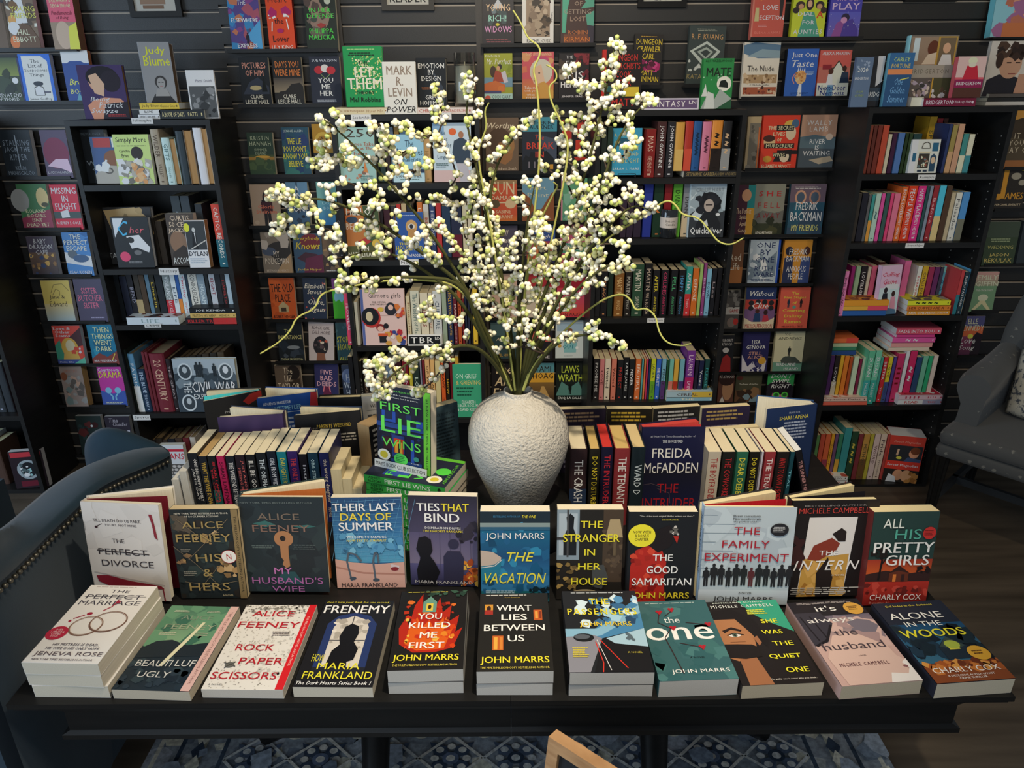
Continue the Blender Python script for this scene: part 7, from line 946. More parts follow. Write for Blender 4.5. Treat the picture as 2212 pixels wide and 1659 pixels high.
stand('black hardcover with a white doorway figure and wide spaced title, opened a little',(1709.7,1092),(1900,1088.5),.243,.036,'201c1c',
 [('P',[.22,.17,.77,.17,.7,1,.16,1],'e4e0dc'),('P',[.2,.6,.72,.55,.7,1,.16,1],'c89a4a'),('N',5,20,.22,.6,.68,.98,.1,'b8863a d8a85a a87430'),('P',[.5,.34,.6,.28,.66,.32,.66,.42,.58,.42],'2a2220'),('P',[.24,.6,.3,.46,.5,.38,.6,.44,.56,.52,.36,.62],'8a3a2c'),('P',[.38,1,.36,.75,.48,.58,.56,.8,.54,1],'241e1e'),('N',6,10,.02,.3,.2,.75,.08,'4a2420 3a2020'),('T','BESTSELLING AUTHOR',.5,.05,.7,.016,'8a8480','b'),('T','MICHELE CAMPBELL',.49,.1,.8,.055,'c8443c','q'),('T','THE',.48,.535,.22,.05,'f4f2ee','q'),('T','INTERN',.47,.665,.76,.1,'f4f2ee','iqw'),('T','A NOVEL',.62,.77,.15,.018,'d8d4cc','b'),('G',.08,.9,.92,.98,4,'c8c4bc')],hard=True,opn=20,frac=.6,ends='26242a',bcol='2a262a',pg='efe0b0')
stand('green and red desert-house paperback with white title words',(1888,1110),(2030.6,1108),.235,.036,'2c4440',
 [('R',0,.5,1,.72,'a83a2a','d8682c'),('P',[0,.66,.3,.62,.6,.66,1,.62,1,.76,0,.76],'3a2422'),('R',0,.74,1,1,'b83428','8a2420'),('N',5,24,0,.76,1,.88,.07,'6a2420 c8483a 8a2c24'),('P',[.36,.74,.36,.64,.5,.57,.66,.64,.66,.74],'6a3424'),('P',[.34,.65,.5,.565,.68,.65,.5,.62],'3a2420'),('R',.42,.66,.47,.74,'e0803a'),('R',.55,.66,.6,.74,'3a2422'),('L',[.2,.72,.22,.5,.12,.42],.03,'1f1a1a'),('L',[.22,.55,.32,.44],.02,'1f1a1a'),('N',6,12,.06,.36,.36,.5,.06,'1f2a26 241e1c'),('N',7,6,.76,.58,.96,.66,.05,'241c1c'),('T','ALL',.32,.115,.32,.1,'eef0e4','q'),('T','HIS',.56,.23,.4,.105,'5ab09a','q'),('E',.88,.22,.1,.065,'c83430'),('G',.8,.19,.95,.25,4,'6a1c1c'),('T','PRETTY',.52,.37,.92,.11,'f4f2ec','bq'),('T','GIRLS',.6,.505,.66,.11,'f4f2ec','bq'),('T','CHARLY COX',.5,.905,.8,.06,'f4f0ea','q'),('T','Detective Al',.25,.965,.3,.02,'e0b0a0','')],scol='6a2a28',pg='f4e4b4')
# ================================================================ spine rows and back rows on the table
def trow(phrase,Yf,items,d=.145,hard=False,pg='efe2c0',K=None):
    its=[i.strip().split(' ',5) for i in items.strip().split(';') if i.strip()]
    for n,i in enumerate(its):
        x0,x1,yt=float(i[0]),float(i[1]),float(i[2]); col=i[3]; tc=i[4] if len(i)>4 else 'ddd'; txt=i[5] if len(i)>5 else ''
        c2=None
        if '+' in col: col,c2=col.split('+')
        p=pg
        if '~' in col: col,p=col.split('~')
        edge=col.startswith('@'); col=col.lstrip('@')
        X0,X1=onY(x0,yt,Yf).x,onY(x1,yt,Yf).x; h=onY((x0+x1)/2,yt,Yf).z-TZ; t=X1-X0-.0008
        a=[]
        if c2: a.append(('R',0,.5,1,1,c2))
        if txt:
            q=txt.split('/')
            if len(q)==1: a.append(('V',q[0],.52,.40,.5,min(.62,.055*len(q[0])+.05),tc,'b'))
            else: a.append(('V',q[0],.66,.38,.3,min(.6,.05*len(q[0])+.08),tc,'b')); a.append(('V',q[1],.28,.44,.26,min(.5,.05*len(q[1])),tc,''))
            a.append(('V','NOVEL',.5,.86,.35,.14,tc,''))
        lab=('%s book, %s spine in %s' if not edge else '%s book turned page-edge out, %s in %s')%(cname(col),ORD[n],phrase)
        M=T(X1,Yf+d/2,TZ)@R(90,'Z') if not edge else T(X0,Yf+d/2,TZ)@R(-90,'Z')
        book(lab,M,d,h,t,col,(),None,a,pg=p,hard=hard,K=K or KT,group='spine-out books on the table',eps=.0001,vis=.05)
trow('the table spine row beside the blue armchair',1.70,'403 425 979 222428 e8e4dc ONE BIG HAPPY FAMILY/JAMIE DAY;426 445.5 986 22262e~cfae78 d8b04a WHAT THE WIFE KNEW;446 464 985 1f2326+1f5a54 d8323c SHARI LAPENA/THE COUPLE;465.5 483 985 b82858 3a1424 SHARI LAPENA;485 504.5 985 22262e e8e4e0 THE WEEKEND RETREAT;505.5 527 983 2a2028+d86a64 e0706a JUST ANOTHER/MISSING PERSON;528 549 982 1f2022 e0dcd4 ILL BE GONE IN;550.5 572.5 978 202428 d8e0e4 THE ORPHANAGE;574 594 975 1e2430 d8dce4 GIRL FROM WIDOW HILLS;595.5 617 976 1f7a86+1c4450 d8c84a DAUGHTER OF MINE;618 641.5 975 3a2664 e0484a THE ONLY SURVIVOR;643.5 661.5 981 1e1c22 d8d4d8 Intrigue;662.5 685.5 978 1f3a4c b8d4d8 one small mistake;687 709.5 978 242858 d8c8b0 the wrong daughter')
trow('the hardcover spine row beside the navy and red thriller',1.675,'1231 1269 970 3a2a2c+2a3a54~e0c07a f0f0ee THE CRASH;1273 1297 970 26241f~dcbc78 f0d83a DO NOT DISTURB;1299 1325 966 1c1c34~d8403a c8303c THE INTRUDER;1328 1362 969 8a3438~dcbc78 f0ece8 THE TENANT;1365 1395 966 1f2a30~e4cc98 d8e4e8 WARD D',d=.15,hard=True)
trow('the paperback spine row behind the grey figure-row hardcover',1.70,'1530 1559 976 c8bca8 a83434 THE BOYFRIEND;1561 1589 976 242422 c8343a THE COWORKER;1592 1618 976 2f6a54 ece04a DEAR DEBBIE;1620 1643 976 22201c ecd83a DO NOT DISTURB;1645 1651 976 c8c4d0 444;1653 1677 976 9a3a40 f4ece8 THE TENANT;1679 1706 976 242020 c83434 WANT TO KNOW A SECRET;1708 1718 976 1f4a56 7ac0d0 TEAL')
trow('the cream page-edge trio beside the green book pile',1.70,'713 737 1014 @d8c8a0;739 760 1034 @d0c098;761 782 1056 @d4c49c',pg='e8d9b0',d=.13)
trow('the cream pair peeking over the white torn-title hardcover',1.70,'370 385 1036 @d8d4cc;386 402 1018 @dcdcd8',pg='dcd8cc',d=.12)
g3='books standing at the back of the table'
# backs turned to the camera: spine on the far side of the picture
stand('black back cover with blue-green praise heading, red glove, opened',(439,870.7),(564,846),.24,.034,'262628',[('P',[.66,.1,.8,.02,1,.0,1,.08,.75,.16],'b03028'),('T','Praise for',.45,.2,.24,.035,'b0b0b0',''),('T','WITH A VENGEANCE',.5,.3,.58,.075,'7ac0b4','b'),('G',.1,.5,.9,.95,9,'a8a8a8')],K=KT,grp=g3,mir=True,hard=True,opn=28,frac=.5,ends='5ae0e4',lean=3,pg='e6dcb8')
stand('bright blue back cover with praise heading and a red corner, opened',(554.7,864.5),(683.8,849),.24,.034,'224a90',[('P',[.9,.0,1,0,1,.4,.82,.4],'b03034'),('T','ADVANCE PRAISE FOR',.32,.09,.46,.04,'c8d0d8','b'),('T','THE LAST TIME I LIED',.4,.17,.64,.06,'8ac0d8','b'),('L',[.05,.23,.95,.23],.008,'c8d4e0'),('G',.05,.3,.8,.95,11,'a8b8d0')],K=KT,grp=g3,mir=True,hard=True,opn=26,frac=.7,lean=3,pg='f0e4c4')
stand('violet back cover with a white praise line, opened',(469.7,905.5),(612,897),.24,.036,'4a3a62',[('R',0,.3,1,1,'3c3252'),('T',"PRAISE FOR SHE'S NOT SORRY",.5,.26,.64,.045,'e4e0e8','b'),('G',.1,.4,.9,.9,10,'b0a8bc')],K=KT,grp=g3,mir=True,hard=True,opn=20,frac=.6,lean=3,pg='e8dfc4',bcol='2a3448')
stand('black back cover with a yellow praise line, opened',(635,901),(779,889),.24,.032,'222224',[('T','PRAISE FOR',.24,.19,.18,.025,'a8a090','b'),('T','PARENTS WEEKEND',.58,.17,.52,.05,'d8b84a','b'),('G',.12,.28,.92,.4,3,'c0b8a8'),('G',.12,.5,.92,.95,9,'a09888')],K=KT,grp=g3,mir=True,hard=True,opn=16,frac=.6,lean=3,pg='efe2bc',bcol='2a3a54')
stand('plain black hardcover back, half hidden beside the grey back cover',(686,861),(780,858),.22,.03,'1e2022',[('G',.1,.3,.9,.9,9,'5a5a5a')],K=KT,grp=g3,mir=True,hard=True,lean=2,pg='e0cfa0')
stand('grey back cover with black print behind the green-lettered book',(781,858),(862,850),.235,.026,'b8b4ac',[('T','WITH OVER',.5,.14,.6,.05,'3a3a3a','b'),('L',[.1,.2,.9,.2],.008,'444'),('G',.1,.26,.9,.9,9,'4a4a4a')],K=KT,grp=g3,mir=True,lean=2,pg='e8dec0')
stand('slate back cover with fine print between the green-lettered book and vase',(930,884),(988,868),.235,.03,'4a626c',[('T','BACK FROM DEAD',.5,.12,.8,.04,'2a3438','b'),('G',.08,.18,.9,.75,12,'2f3c42')],K=KT,grp=g3,mir=True,lean=2,pg='e0cda0')
stand('thick black back cover with grey print lines, turned aside left of the green-lettered book'.replace('left of','near'),(797,923),(846,899),.215,.05,'1c1c1e',[('G',.12,.06,.9,.95,12,'a8a49c')],K=KT,grp=g3,mir=True,lean=0,pg='b89a70')
for n,(a,b,tl,cl_,tc) in enumerate(((( 1210,886),(1309,883),'dark violet back cover with tan text, just behind the vase','2c2434','a88a6a'),((1311,884),(1410,884),'black back cover with gold text, second from the vase','26221c','c8a43a'),((1412,884),(1514,878),'black back cover with white justified text, third from the vase','222224','b0b0b0'),((1517,883),(1621,877),'indigo back cover with tan text, fourth from the vase','2a2440','a8905a'))):
    stand(tl,a,b,.212,.026,cl_,[('G',.08,.05,.92,.22,3,tc),('G',.08,.28,.92,.95,9,'8a8496')],K=KT,grp=g3,mir=True,lean=3,pg='e8d8ac')
stand('cream-paged book standing behind the paperback spine row',(1520,931),(1640,922),.19,.022,'d8c8a0',[],K=KT,grp=g3,mir=True,lean=2,pg='e8d8ac')
stand('large dark blue back cover with yellow author line, opened, at the table end',(1658,887),(1766,876),.24,.036,'22345c',[('T','PRAISE FOR',.55,.08,.22,.025,'a8b0c0',''),('T','SHARI LAPENA',.55,.145,.58,.05,'e0d04a','b'),('G',.35,.2,.85,.45,6,'a8b4cc')],K=KT,grp=g3,mir=True,hard=True,opn=30,frac=.5,lean=3,pg='f0ead4',bcol='2a5080')
stand('navy face-out thriller with white author name and red title',(1386,927),(1524,926),.255,.03,'1e2040',[('R',0,.5,1,1,'1e1e2a','1c2044'),('T','#1 New York Times Bestselling Author of',.5,.11,.7,.03,'b0b4c0',''),('T','THE HOUSEMAID',.5,.165,.32,.035,'c8ccd4','b'),('T','FREIDA',.5,.3,.62,.11,'f0eee8','q'),('T','McFADDEN',.5,.475,.86,.12,'f0eee8','q'),('T','THE',.47,.72,.34,.11,'b0242c','q'),('T','INTRUDER',.5,.9,.86,.12,'a8202a','q'),('L',[.05,.68,.2,.66,.35,.7],.006,'6a5a64'),('L',[.3,.72,.5,.78,.52,.9],.006,'6a5a64')],K=KT,grp=g3,hard=True,opn=14,frac=.2,ends='d8484a',lean=4,pg='d8504a')
# leaning black book and block at the end of the paperback spine row
Yq=1.70; X0=onY(1722,985,Yq).x; 
book('slim black book leaning away at the end of the table spine row',T(X0+.075,Yq+.07,TZ)@R(-17,'Y')@R(90,'Z'),.14,.225,.018,'1c1c20',(),None,[('V','THE DINNER PARTY',.5,.4,.5,.5,'d8a0a0','b'),('R',0,.2,1,.62,'2a2024')][::-1],K=KT,group='spine-out books on the table',pg='eef0ee')
book('black book with a tan corner lying beyond the leaning book',T(onY(1768,1085,1.72).x,1.72,TZ+.03)@R(70,'Z')@R(-90,'X'),.14,.2,.03,'1e1c1c',[('R',.6,.8,1,1,'a8844a')],None,[('V','TRUTH',.5,.5,.5,.5,'d8d4c8','b')],K=KT,group='spine-out books on the table')
# green book pile and the copy on top of it
GZ=TZ+.209; GA=onZ(787,1023,GZ); GB=onZ(962,1053,GZ); yaw=math.degrees(math.atan2((GB-GA).y,(GB-GA).x)); gl=(GB-GA).length; ng=9; gt=.209/ng
art=[('R',0,0,.9,1,'22263a'),('R',.9,0,1,1,'6ac83a'),('R',.1,.2,.8,.5,'2a4a9a'),('T','FIRST',.45,.28,.7,.1,'5ad84a','b'),('T','LIE',.45,.46,.7,.14,'5ad84a','b'),('T','WINS',.45,.64,.7,.1,'5ad84a','b'),('E',.2,.82,.13,.09,'f0ead8'),('E',.2,.82,.07,.05,'d8c43a'),('E',.5,.85,.13,.09,'5ad84a'),('T','ASHLEY ELSTON',.45,.95,.7,.04,'6ac83a','b')]
sart=[('V','ASHLEY',.72,.13,.3,.15,'1c3a1c','bq'),('V','ELSTON',.3,.13,.3,.15,'1c3a1c','bq'),('V','FIRST LIE WINS',.5,.54,.55,.56,'e8f4e0','bq'),('E',.5,.93,.3,.02,'1c3a1c')]
dirx=(GB-GA).normalized(); diry=Vector((-dirx.y,dirx.x,0))
for i in range(ng):
    z=TZ+gt*(i+1); j=Vector((((i*7)%5-2)*.0012,((i*3)%4-1.5)*.0012,0))
    c=GB+diry*.07+j; M=T(c.x,c.y,z)@R(yaw,'Z')@R(90,'Z')@R(-90,'X')
    book('green-spined paperback, %s in the green pile on the table'%('topmost' if i==ng-1 else ORD[i]+' from below' if i else 'lowest'),M,.14,gl,gt-.0006,'2f9a4a',art if i==ng-1 else [],'3fae4a',sart,bcol='22263a',K=KT,group='green book pile by the vase',pg='d8ccb8',eps=.0001)
a,b=onZ(818,1003,GZ),onZ(930,1029,GZ); w=(b-a).length*1.02; yw=math.degrees(math.atan2((b-a).y,(b-a).x)); c=(a+b)/2
hh=onY(826,829,a.y+.015).z-GZ
fl=[('R',0,0,.88,1,'1f2233'),('N',4,14,.05,.3,.85,.95,.08,'22305a 1c2444 2a3a6a'),('R',.1,.3,.36,.43,'2a4ea8'),('R',.16,.3,.3,.4,'1f2a4a'),('R',.74,.36,.86,.5,'2a4ea8'),('R',0,.44,.88,.5,'24407c','2a4890'),('R',.04,.52,.88,.56,'2a3f74'),('R',.28,.58,.52,.86,'2a3f7c'),('R',.32,.62,.5,.8,'c83a1c'),('R',.34,.66,.48,.8,'f0a83a'),('R',.4,.68,.43,.8,'3a2018'),('R',.64,.6,.7,.95,'2a4ea8'),('R',.12,.62,.28,.78,'3a1c24'),('R',.26,.88,.84,.94,'24407c'),('T','MORE THAN A MILLION COPIES SOLD',.48,.05,.66,.02,'6ad05a','b'),('T','...some of the best suspense fiction',.5,.095,.62,.022,'d8dcd8','b'),('T','one I have read in years.',.48,.13,.6,.022,'d8dcd8','b'),('T','FIRST',.46,.245,.76,.095,'6ae05a','q'),('T','LIE',.46,.46,.74,.19,'6ae05a','q'),('T','WINS',.46,.685,.72,.105,'6ae05a','q'),('E',.13,.85,.12,.07,'f2ecd8'),('E',.13,.85,.075,.045,'d8c43c'),('E',.45,.87,.13,.075,'5ad85a'),('G',.36,.83,.54,.91,4,'1f7a3a'),('E',.74,.83,.05,.03,'3a8a7a'),('T','A NOVEL',.72,.89,.16,.015,'d8dcd8','b'),('T','ASHLEY ELSTON',.44,.965,.7,.03,'6ad05a','b'),('R',.88,0,1,1,'6ac03a'),('V','#1 NEW YORK TIMES BESTSELLER',.94,.5,.04,.86,'1f3a1c','bq')]
book('green-lettered black paperback standing on top of the green book pile',T(c.x,c.y,GZ+.0005)@R(yw,'Z')@R(-5,'X'),w,hh,.028,'1f2233',fl,K=KT,group='green book pile by the vase',eps=.00008,pg='e6dcc8')
m=MB(); sw=w*.98; m.box(-sw/2,sw/2,0,.0012,0,.021,hx('c8cac6')); draw(m,[('T',"MAY'S BOOK CLUB SELECTION",.5,.5,.94,.5,'2a2e2c','bq')],lambda u,v,k:(-sw/2+u*sw,-.0001*k,.021*(1-v)),1,.1)
o=m.link('sign_strip',M_ATTR); q=c-Vector((math.sin(math.radians(-yw)),math.cos(math.radians(-yw)),0))*.008; o.matrix_world=T(q.x-.006,q.y,GZ+.0004)@R(yw,'Z')@R(-8,'X'); tag(o,'narrow clear strip reading book club selection at the foot of the green-lettered book','sign')
# ================================================================ blue wing armchair at the table end
M_VEL=mat('blue_velvet',(.017,.042,.068),.8,spec=.15,sheen=.2,bump=(500,.15,.001),mix=('noise',(9,9,9),(.014,.036,.058),.3,.7))
ch=empty('armchair',T(-1.35,1.6,0),'blue velvet wing armchair with brass nailhead trim, at the table end','chair'); CI=T(1.35,-1.6,0)
nail=[(-70,1306),(0,1258),(96,1162),(152,1109),(197,1066),(235,1041),(304,1013),(340,998),(366,984)]
silh=[(-70,1196),(-10,1158),(25,1135),(76,1089),(127,1046),(190,1007),(253,982),(310,969),(352,968)]
NP=[];SP=[]
for (u,v),(u2,v2) in zip(nail,silh):
    Y=1.16+.84*max(-.1,u/370); NP.append(onY(u,v,Y)); SP.append(onY(u2,v2,Y+.075))
def dens(P,k=3):
    for _ in range(k-1):
        q=[P[0]]
        for a,b in zip(P,P[1:]): q+=[a*.75+b*.25,a*.25+b*.75]
        P=q+[P[-1]]
    return P
NP=dens(NP);SP=dens(SP)
m=MB(); rows=[]
for a,b in zip(NP,SP):
    mid=(a+b)/2; out=Vector((.5,-.75,.45)).normalized()*.035
    rows.append([Vector((a.x-.03,a.y+.015,.16)),Vector((a.x-.012,a.y+.004,a.z*.55)),a+Vector((-.004,0,-.03)),a,a+Vector((.010,-.010,.006)),a*.72+b*.28+out,mid+out*1.1,a*.28+b*.72+out*.9,b+Vector((0,0,.004)),b+Vector((-.04,.03,-.02)),b+Vector((-.06,.04,-.12)),Vector((b.x-.06,b.y+.05,.40))])
rows=[[CI@p for p in r] for r in rows]; m.grid(rows)
e=rows[-1]; m.poly(e[::-1],(.5,)*4)
m.link('side_panel',M_VEL,ch,True)
def inflate(m,pts,nrm,d,c=(.5,)*4):
    cen=sum(pts,Vector())/len(pts); rings=[]
    for k,(s_,h) in enumerate(((0.02,-1),(.45,-.93),(.75,-.72),(.93,-.38),(1,0),(.93,.38),(.75,.72),(.45,.93),(.02,1))):
        rings.append([cen+(p-cen)*s_+nrm*(d*h) for p in pts])
    m.grid(rings,c,True)
wp=[(188,1012),(182,985),(183,955),(196,936),(222,922),(262,926),(310,944),(352,963),(372,980),(372,1060),(330,1100),(240,1110),(195,1060)]
m=MB(); P=[onY(u,v,2.07) for u,v in wp]; P=dens(P+[P[0]],3)[:-1]
inflate(m,[CI@p for p in P],Vector((.25,-1,.25)).normalized(),.055); m.link('wing',M_VEL,ch,True)
m=MB(); bx=-1.03; 
for (x0,x1,y0,y1,z0,z1) in ((-1.68,-1.10,1.25,1.95,.16,.44),(-1.70,-1.62,1.2,2.0,.16,.72),(-1.66,-1.1,1.12,1.24,.16,.95)):
    m.box(x0+1.35,x1+1.35,y0-1.6,y1-1.6,z0,z1)
m.link('seat_body',M_VEL,ch)
for x,y in ((-1.62,1.2),(-1.1,1.2),(-1.62,1.92),(-1.1,1.96)):
    m=MB(); m.tube([(x+1.35,y-1.6,.0068),(x+1.35,y-1.6,.17)],[.018,.028],n=10); m.link('leg',M_TABLE,ch)
m=MB(); sv2,sf2=ico(1); acc=0; L_=0
for a,b in zip(NP,NP[1:]):
    seg=(b-a).length; 
    while acc<seg:
        p=CI@(a+(b-a)*(acc/seg)+Vector((.006,-.008,-.012))); m.add([p+v*.0062 for v in sv2],sf2,hx('5a5344')); acc+=.021
    acc-=seg
m.link('nailhead_stud_trim',mat('aged_brass',(.16,.15,.12),.4,metal=.8),ch,True)
# ================================================================ patterned armchair by the Romance bookcase
gc0=onZ(2030,928,.47); gc1=onZ(2212,983,.47); gy=math.degrees(math.atan2((gc1-gc0).y,(gc1-gc0).x))
def star_mat(name,base,star,scale):
    m_=mat(name,base,.85,spec=.15,sheen=.2); nt=m_.node_tree; N=nt.nodes.new; Lk=nt.links.new; b=nt.nodes['Principled BSDF']
    tc=N('ShaderNodeTexCoord'); v=N('ShaderNodeTexVoronoi'); v.inputs['Scale'].default_value=scale; v.inputs['Randomness'].default_value=.25
    Lk(tc.outputs['Object'],v.inputs['Vector']); n=N('ShaderNodeTexNoise'); n.inputs['Scale'].default_value=scale*7; Lk(tc.outputs['Object'],n.inputs['Vector'])
    ad=N('ShaderNodeMath'); ad.operation='MULTIPLY_ADD'; Lk(n.outputs[0],ad.inputs[0]); ad.inputs[1].default_value=.34; Lk(v.outputs['Distance'],ad.inputs[2])
    r=N('ShaderNodeMapRange'); r.inputs[1].default_value=.31; r.inputs[2].default_value=.34; r.inputs[3].default_value=1; r.inputs[4].default_value=0; Lk(ad.outputs[0],r.inputs[0])
    x=N('ShaderNodeMix'); x.data_type='RGBA'; x.inputs[6].default_value=(*base,1); x.inputs[7].default_value=(*star,1); Lk(r.outputs[0],x.inputs[0]); Lk(x.outputs[2],b.inputs['Base Color']); return m_
M_FLEUR=star_mat('grey_blue_fleur_fabric',(.105,.108,.108),(.26,.255,.225),22)
gc=empty('armchair',T(gc0.x,gc0.y,0)@R(gy,'Z'),'grey-blue armchair with small pale motifs and dark fluted legs','chair')
def rbox(m,x0,x1,y0,y1,z0,z1,r_=.03,c=(.5,)*4,n=4):
    # softly rounded upholstery block
    pts=[]
    for (cx,cy,a0) in ((x1-r_,y1-r_,0),(x0+r_,y1-r_,90),(x0+r_,y0+r_,180),(x1-r_,y0+r_,270)):
        for k in range(n+1):
            a=math.radians(a0+90*k/n); pts.append((cx+r_*math.cos(a),cy+r_*math.sin(a)))
    cx,cy=(x0+x1)/2,(y0+y1)/2; rings=[]
    for ins,z in ((r_*.8,z0),(r_*.2,z0+r_*.25),(0,z0+r_*.8),(0,z1-r_*.8),(r_*.2,z1-r_*.25),(r_*.8,z1)):
        sx=1-ins/(abs(x1-x0)/2); sy=1-ins/(abs(y1-y0)/2); rings.append([(cx+(x-cx)*sx,cy+(y-cy)*sy,z) for x,y in pts])
    m.grid(rings,c,True); m.poly(rings[0][::-1],c); m.poly(rings[-1],c)
m=MB(); rbox(m,0,.66,0,.60,.345,.405,.02); m.link('seat_rail',M_FLEUR,gc,True)
m=MB(); rbox(m,0,.66,-.005,.56,.405,.475,.03); m.link('seat_cushion',M_FLEUR,gc,True)
for sx in (0,1):
    m=MB(); x0=.0 if sx==0 else .55
    rows=[]
    for y,zt_,w_ in ((.13,.70,1),(.16,.715,1.05),(.3,.725,1),(.45,.74,.95),(.58,.76,.9)):
        r=[]
        for k in range(13):
            a=math.radians(-60+300*k/12); r.append((x0+.055-.062*w_*math.cos(a)*1.0*(-1),y,zt_-.06+.062*w_*math.sin(a)))
        r=[(x0+.10,y,.47)]+[(x0+.055+.066*w_*math.cos(math.radians(-35+250*k/12)),y,zt_-.06+.064*w_*math.sin(math.radians(-35+250*k/12))) for k in range(13)]+[(x0+.02,y,zt_-.14),(x0+.015,y,.47)]
        rows.append(r)
    m.grid(rows,(.5,)*4,True); m.poly(rows[0][::-1],(.5,)*4); m.poly(rows[-1],(.5,)*4)
    m.link('armrest',M_FLEUR,gc,True)
m=MB(); rows=[]
for z,y,hw in ((.40,.56,.33),(.6,.565,.33),(.8,.59,.325),(.95,.615,.30),(1.03,.63,.26),(1.06,.64,.18)):
    r=[]
    for k in range(24):
        a=2*math.pi*k/24; r.append((.33+hw*math.copysign(abs(math.cos(a))**.5,math.cos(a)),y+.05*math.copysign(abs(math.sin(a))**.7,math.sin(a)),z))
    rows.append(r)
m.grid(rows,(.5,)*4,True); m.poly(rows[-1],(.5,)*4); m.link('backrest',M_FLEUR,gc,True)
def fleg(x,y):
    m=MB(); rr=[]
    for z,w_ in ((0,.016),(.02,.018),(.33,.026),(.35,.028)):
        rr.append([(x+w_*(1+.12*((k%2)*2-1))*math.cos(2*math.pi*k/20),y+w_*(1+.12*((k%2)*2-1))*math.sin(2*math.pi*k/20),z) for k in range(20)])
    m.grid(rr,(.5,)*4,True); m.poly(rr[0][::-1],(.5,)*4); m.link('leg',M_TABLE,gc)
for x,y in ((.03,.03),(.63,.03),(.03,.57),(.63,.57)): fleg(x,y)
M_STR=mat('slate_painted_stretcher',(.045,.05,.055),.5)
for a,b in (((.03,.30,.12),(.63,.30,.12)),((.03,.03,.12),(.03,.57,.12)),((.63,.03,.12),(.63,.57,.12))):
    m=MB(); m.box(min(a[0],b[0])-.011,max(a[0],b[0])+.011,min(a[1],b[1])-.011,max(a[1],b[1])+.011,.105,.14); m.link('stretcher',M_STR,gc)
m=MB(); P=[Vector((x,y,z)) for x,y,z in ((.14,.36,.49),(.2,.35,.485),(.33,.35,.48),(.46,.35,.485),(.53,.36,.49),(.525,.40,.62),(.53,.46,.80),(.52,.49,.87),(.44,.475,.85),(.33,.47,.845),(.22,.475,.85),(.13,.49,.87),(.12,.46,.80),(.13,.40,.62))]
P=dens(P+[P[0]],2)[:-1]; inflate(m,P,Vector((0,-.95,.3)).normalized(),.06)
M_CUSH=mat('leaf_print_cushion',(.62,.58,.48),.9,spec=.1,mix=('noise',(45,45,45),(.10,.115,.14),.52,.60))
cu=m.link('throw_cushion',M_CUSH,None,True); cu.matrix_world=gc.matrix_world.copy(); tag(cu,'cream throw cushion with dense slate leaf print on the grey armchair','cushion')
# ================================================================ patterned rug under the table
ra,rb=onZ(340,1592,.006),onZ(1892,1588,.006)
rx0,rx1,ry0,ry1=ra.x-.0,rb.x,.55,2.55
m=MB(); m.box(rx0,rx1,ry0,ry1,.001,.006,hx('767c84',2))
w,h=rx1-rx0,ry1-ry0; art=[('R',0,0,1,1,'707880'),('N',2,260,0,0,1,1,.03,'626a74 7c848c 868c94 58616c'),('N',3,120,0,0,1,1,.02,'a8a89c 8a8f8f')]
for i in range(4):
    b_=.012+.03*i; art+=[('L',[b_,b_*.8,1-b_,b_*.8,1-b_,1-b_*.8,b_,1-b_*.8,b_,b_*.8],.006,('b0ac9e','2f3a48','a4a294','34404e')[i])]
def motif(cx,cy,s_,c1,c2,c3):
    o=[]
    for k in range(4):
        a=math.radians(45+90*k); o.append(('P',[cx,cy,cx+s_*.55*math.cos(a-.5),cy+s_*.5*math.sin(a-.5),cx+s_*math.cos(a),cy+s_*.95*math.sin(a),cx+s_*.55*math.cos(a+.5),cy+s_*.5*math.sin(a+.5)],c1))
    for k in range(8):
        a=math.radians(45*k); o.append(('E',cx+s_*.5*math.cos(a),cy+s_*.48*math.sin(a),s_*.13,s_*.12,c2))
    o+=[('E',cx,cy,s_*.26,s_*.25,c3),('E',cx,cy,s_*.14,s_*.13,c2)]
    o.append(('L',[cx-s_,cy,cx,cy-s_*.95,cx+s_,cy,cx,cy+s_*.95,cx-s_,cy],.004,c2)); return o
for iy in range(9):
    for ix in range(9):
        x=.15+.0875*ix; y=.13+.0925*iy; c_=('2f3a4a','b4b0a2','4a566a') if (ix+iy)%2 else ('3e4a5c','9ca0a0','26303e')
        art+=motif(x,y,.043,*c_)
        art.append(('E',x+.044,y+.046,.012,.011,'a8a79a'))
for i in range(40):
    q=.03+.0241*i
    for (x,y) in ((q,.055),(q,.945),(.07,q),(.93,q)): art.append(('P',[x,y-.018,x+.01,y,x,y+.018,x-.01,y],'2c3644' if i%2 else 'aeaa9c'))
art+=[('N',9,160,0,0,1,1,.02,'6a7684 5c6876 7a8490')]
draw(m,art,lambda u,v,k:(rx0+u*w,ry1-v*h,.0061+.00001*k),2.3,h/w)
M_RUG=mat('woven_rug',rough=.95,attr=True,spec=.05,mix=('noise',(70,70,70),(.60,.60,.60),.35,.65),bump=(700,.3,.002))
tag(m.link('rug',M_RUG),'faded blue-grey and cream medallion rug under the black table','rug')
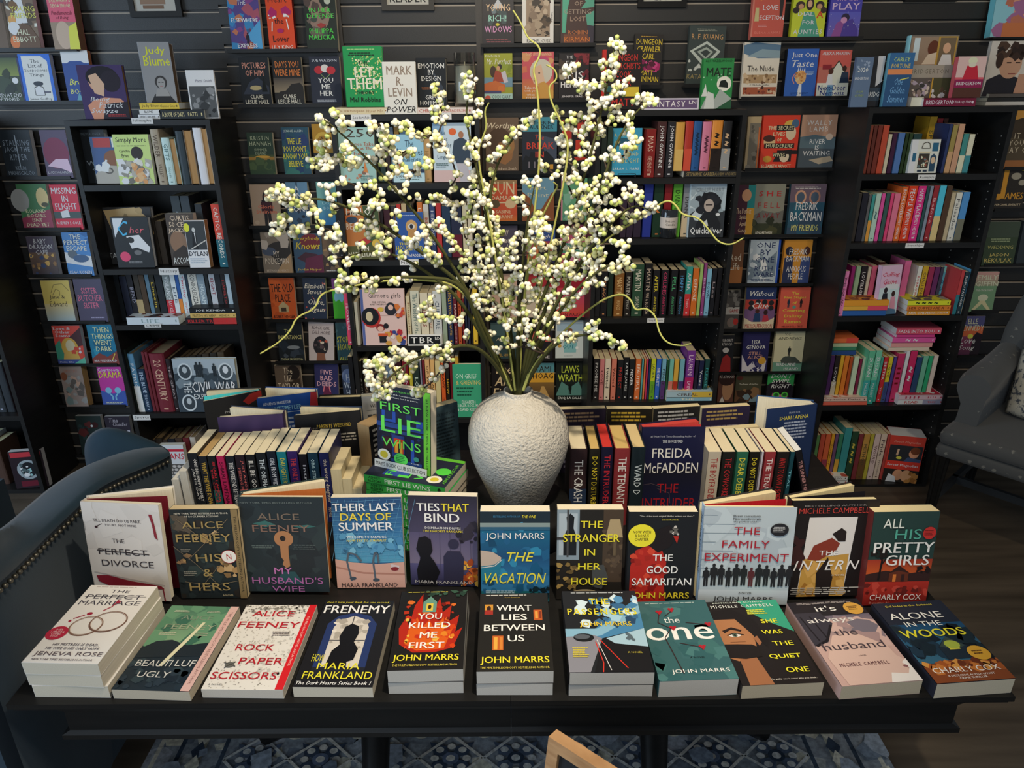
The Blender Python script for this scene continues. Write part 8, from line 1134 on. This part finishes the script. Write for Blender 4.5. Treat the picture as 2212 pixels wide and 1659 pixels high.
# ================================================================ oak framed sign board in front of the table
sa=onY(1185,1591,.90); sd=onZ(1290,1659,sa.z)-sa; sd.z=0; sd.normalize(); nr=Vector((sd.y,-sd.x,0))
if nr.y>0: nr=-nr
sgn=empty('a_frame_sign',T(sa.x,sa.y,0),'oak-framed chalkboard sign standing before the table, only its corner showing','sign')
Hs=sa.z; lean=.16; dn=Vector((nr.x*lean,nr.y*lean,-1)).normalized(); Ls=(Hs-.009)/abs(dn.z)
M_OAK=mat('light_oak',(.50,.29,.14),.5,mix=('noise',(14,14,90),(.36,.19,.085),.35,.7))
def slab(u0,u1,v0,v1,t0,t1):
    m=MB(); o_=Vector((0,0,Hs)); tn=sd.cross(dn).normalized(); 
    if tn.dot(nr)<0: tn=-tn
    vs=[o_+sd*u+dn*v-tn*t for u in (u0,u1) for v in (v0,v1) for t in (t0,t1)]
    m.add(vs,[(0,1,3,2),(4,6,7,5),(0,4,5,1),(2,3,7,6),(0,2,6,4),(1,5,7,3)],(.5,)*4); return m
fw=.022
for a in ((0,.34,0,fw),(0,.34,Ls-fw,Ls),(0,fw,fw,Ls-fw),(.34-fw,.34,fw,Ls-fw)): slab(*a,0,.024).link('frame_bar',M_OAK,sgn)
slab(fw,.34-fw,fw,Ls-fw,.008,.014).link('board',mat('chalkboard',(.02,.022,.025),.7),sgn)
dn=Vector((-nr.x*.22,-nr.y*.22,-1)).normalized(); L2=(Hs-.04)/abs(dn.z)
m=MB()
for u0 in (.03,.29):
    o_=Vector((-nr.x*.03,-nr.y*.03,Hs-.03)); vs=[o_+sd*u+dn*v-nr*t for u in (u0,u0+.02) for v in (0,L2) for t in (0,.014)]
    m.add(vs,[(0,1,3,2),(4,6,7,5),(0,4,5,1),(2,3,7,6),(0,2,6,4),(1,5,7,3)],(.5,)*4)
m.link('rear_leg_frame',M_OAK,sgn)
# ================================================================ the smallest spines beyond three hundred paperbacks: one run of spines
pb_=sorted([b for b in BOOKS if b[0].name.startswith('paperback_book')],key=lambda b:-b[1])[300:]
if pb_:
    bpy.context.view_layer.update()
    me=bpy.data.meshes.new('book_spine_run'); V=[];Fc=[];Cc=[];Mi=[]
    for r,_ in pb_:
        for c in list(r.children):
            W_=r.matrix_world@c.matrix_basis; n0=len(V); V+=[tuple(W_@v.co) for v in c.data.vertices]
            cd=c.data.color_attributes['Col'].data
            for p in c.data.polygons:
                Fc.append(tuple(i+n0 for i in p.vertices)); Mi.append(1 if c.name.startswith('page') else 0)
                for li in p.loop_indices: Cc.extend(cd[li].color)
            bpy.data.objects.remove(c)
        bpy.data.objects.remove(r)
    me.from_pydata(V,[],Fc); at=me.color_attributes.new('Col','FLOAT_COLOR','CORNER'); at.data.foreach_set('color',Cc)
    me.materials.append(M_PRINT); me.materials.append(M_PAGE); me.polygons.foreach_set('material_index',Mi); me.update()
    o=bpy.data.objects.new('book_spine_run',me); COL.objects.link(o)
    tag(o,'the many remaining narrow book spines along the bookcase shelves','books','small spines filling the shelves','stuff')
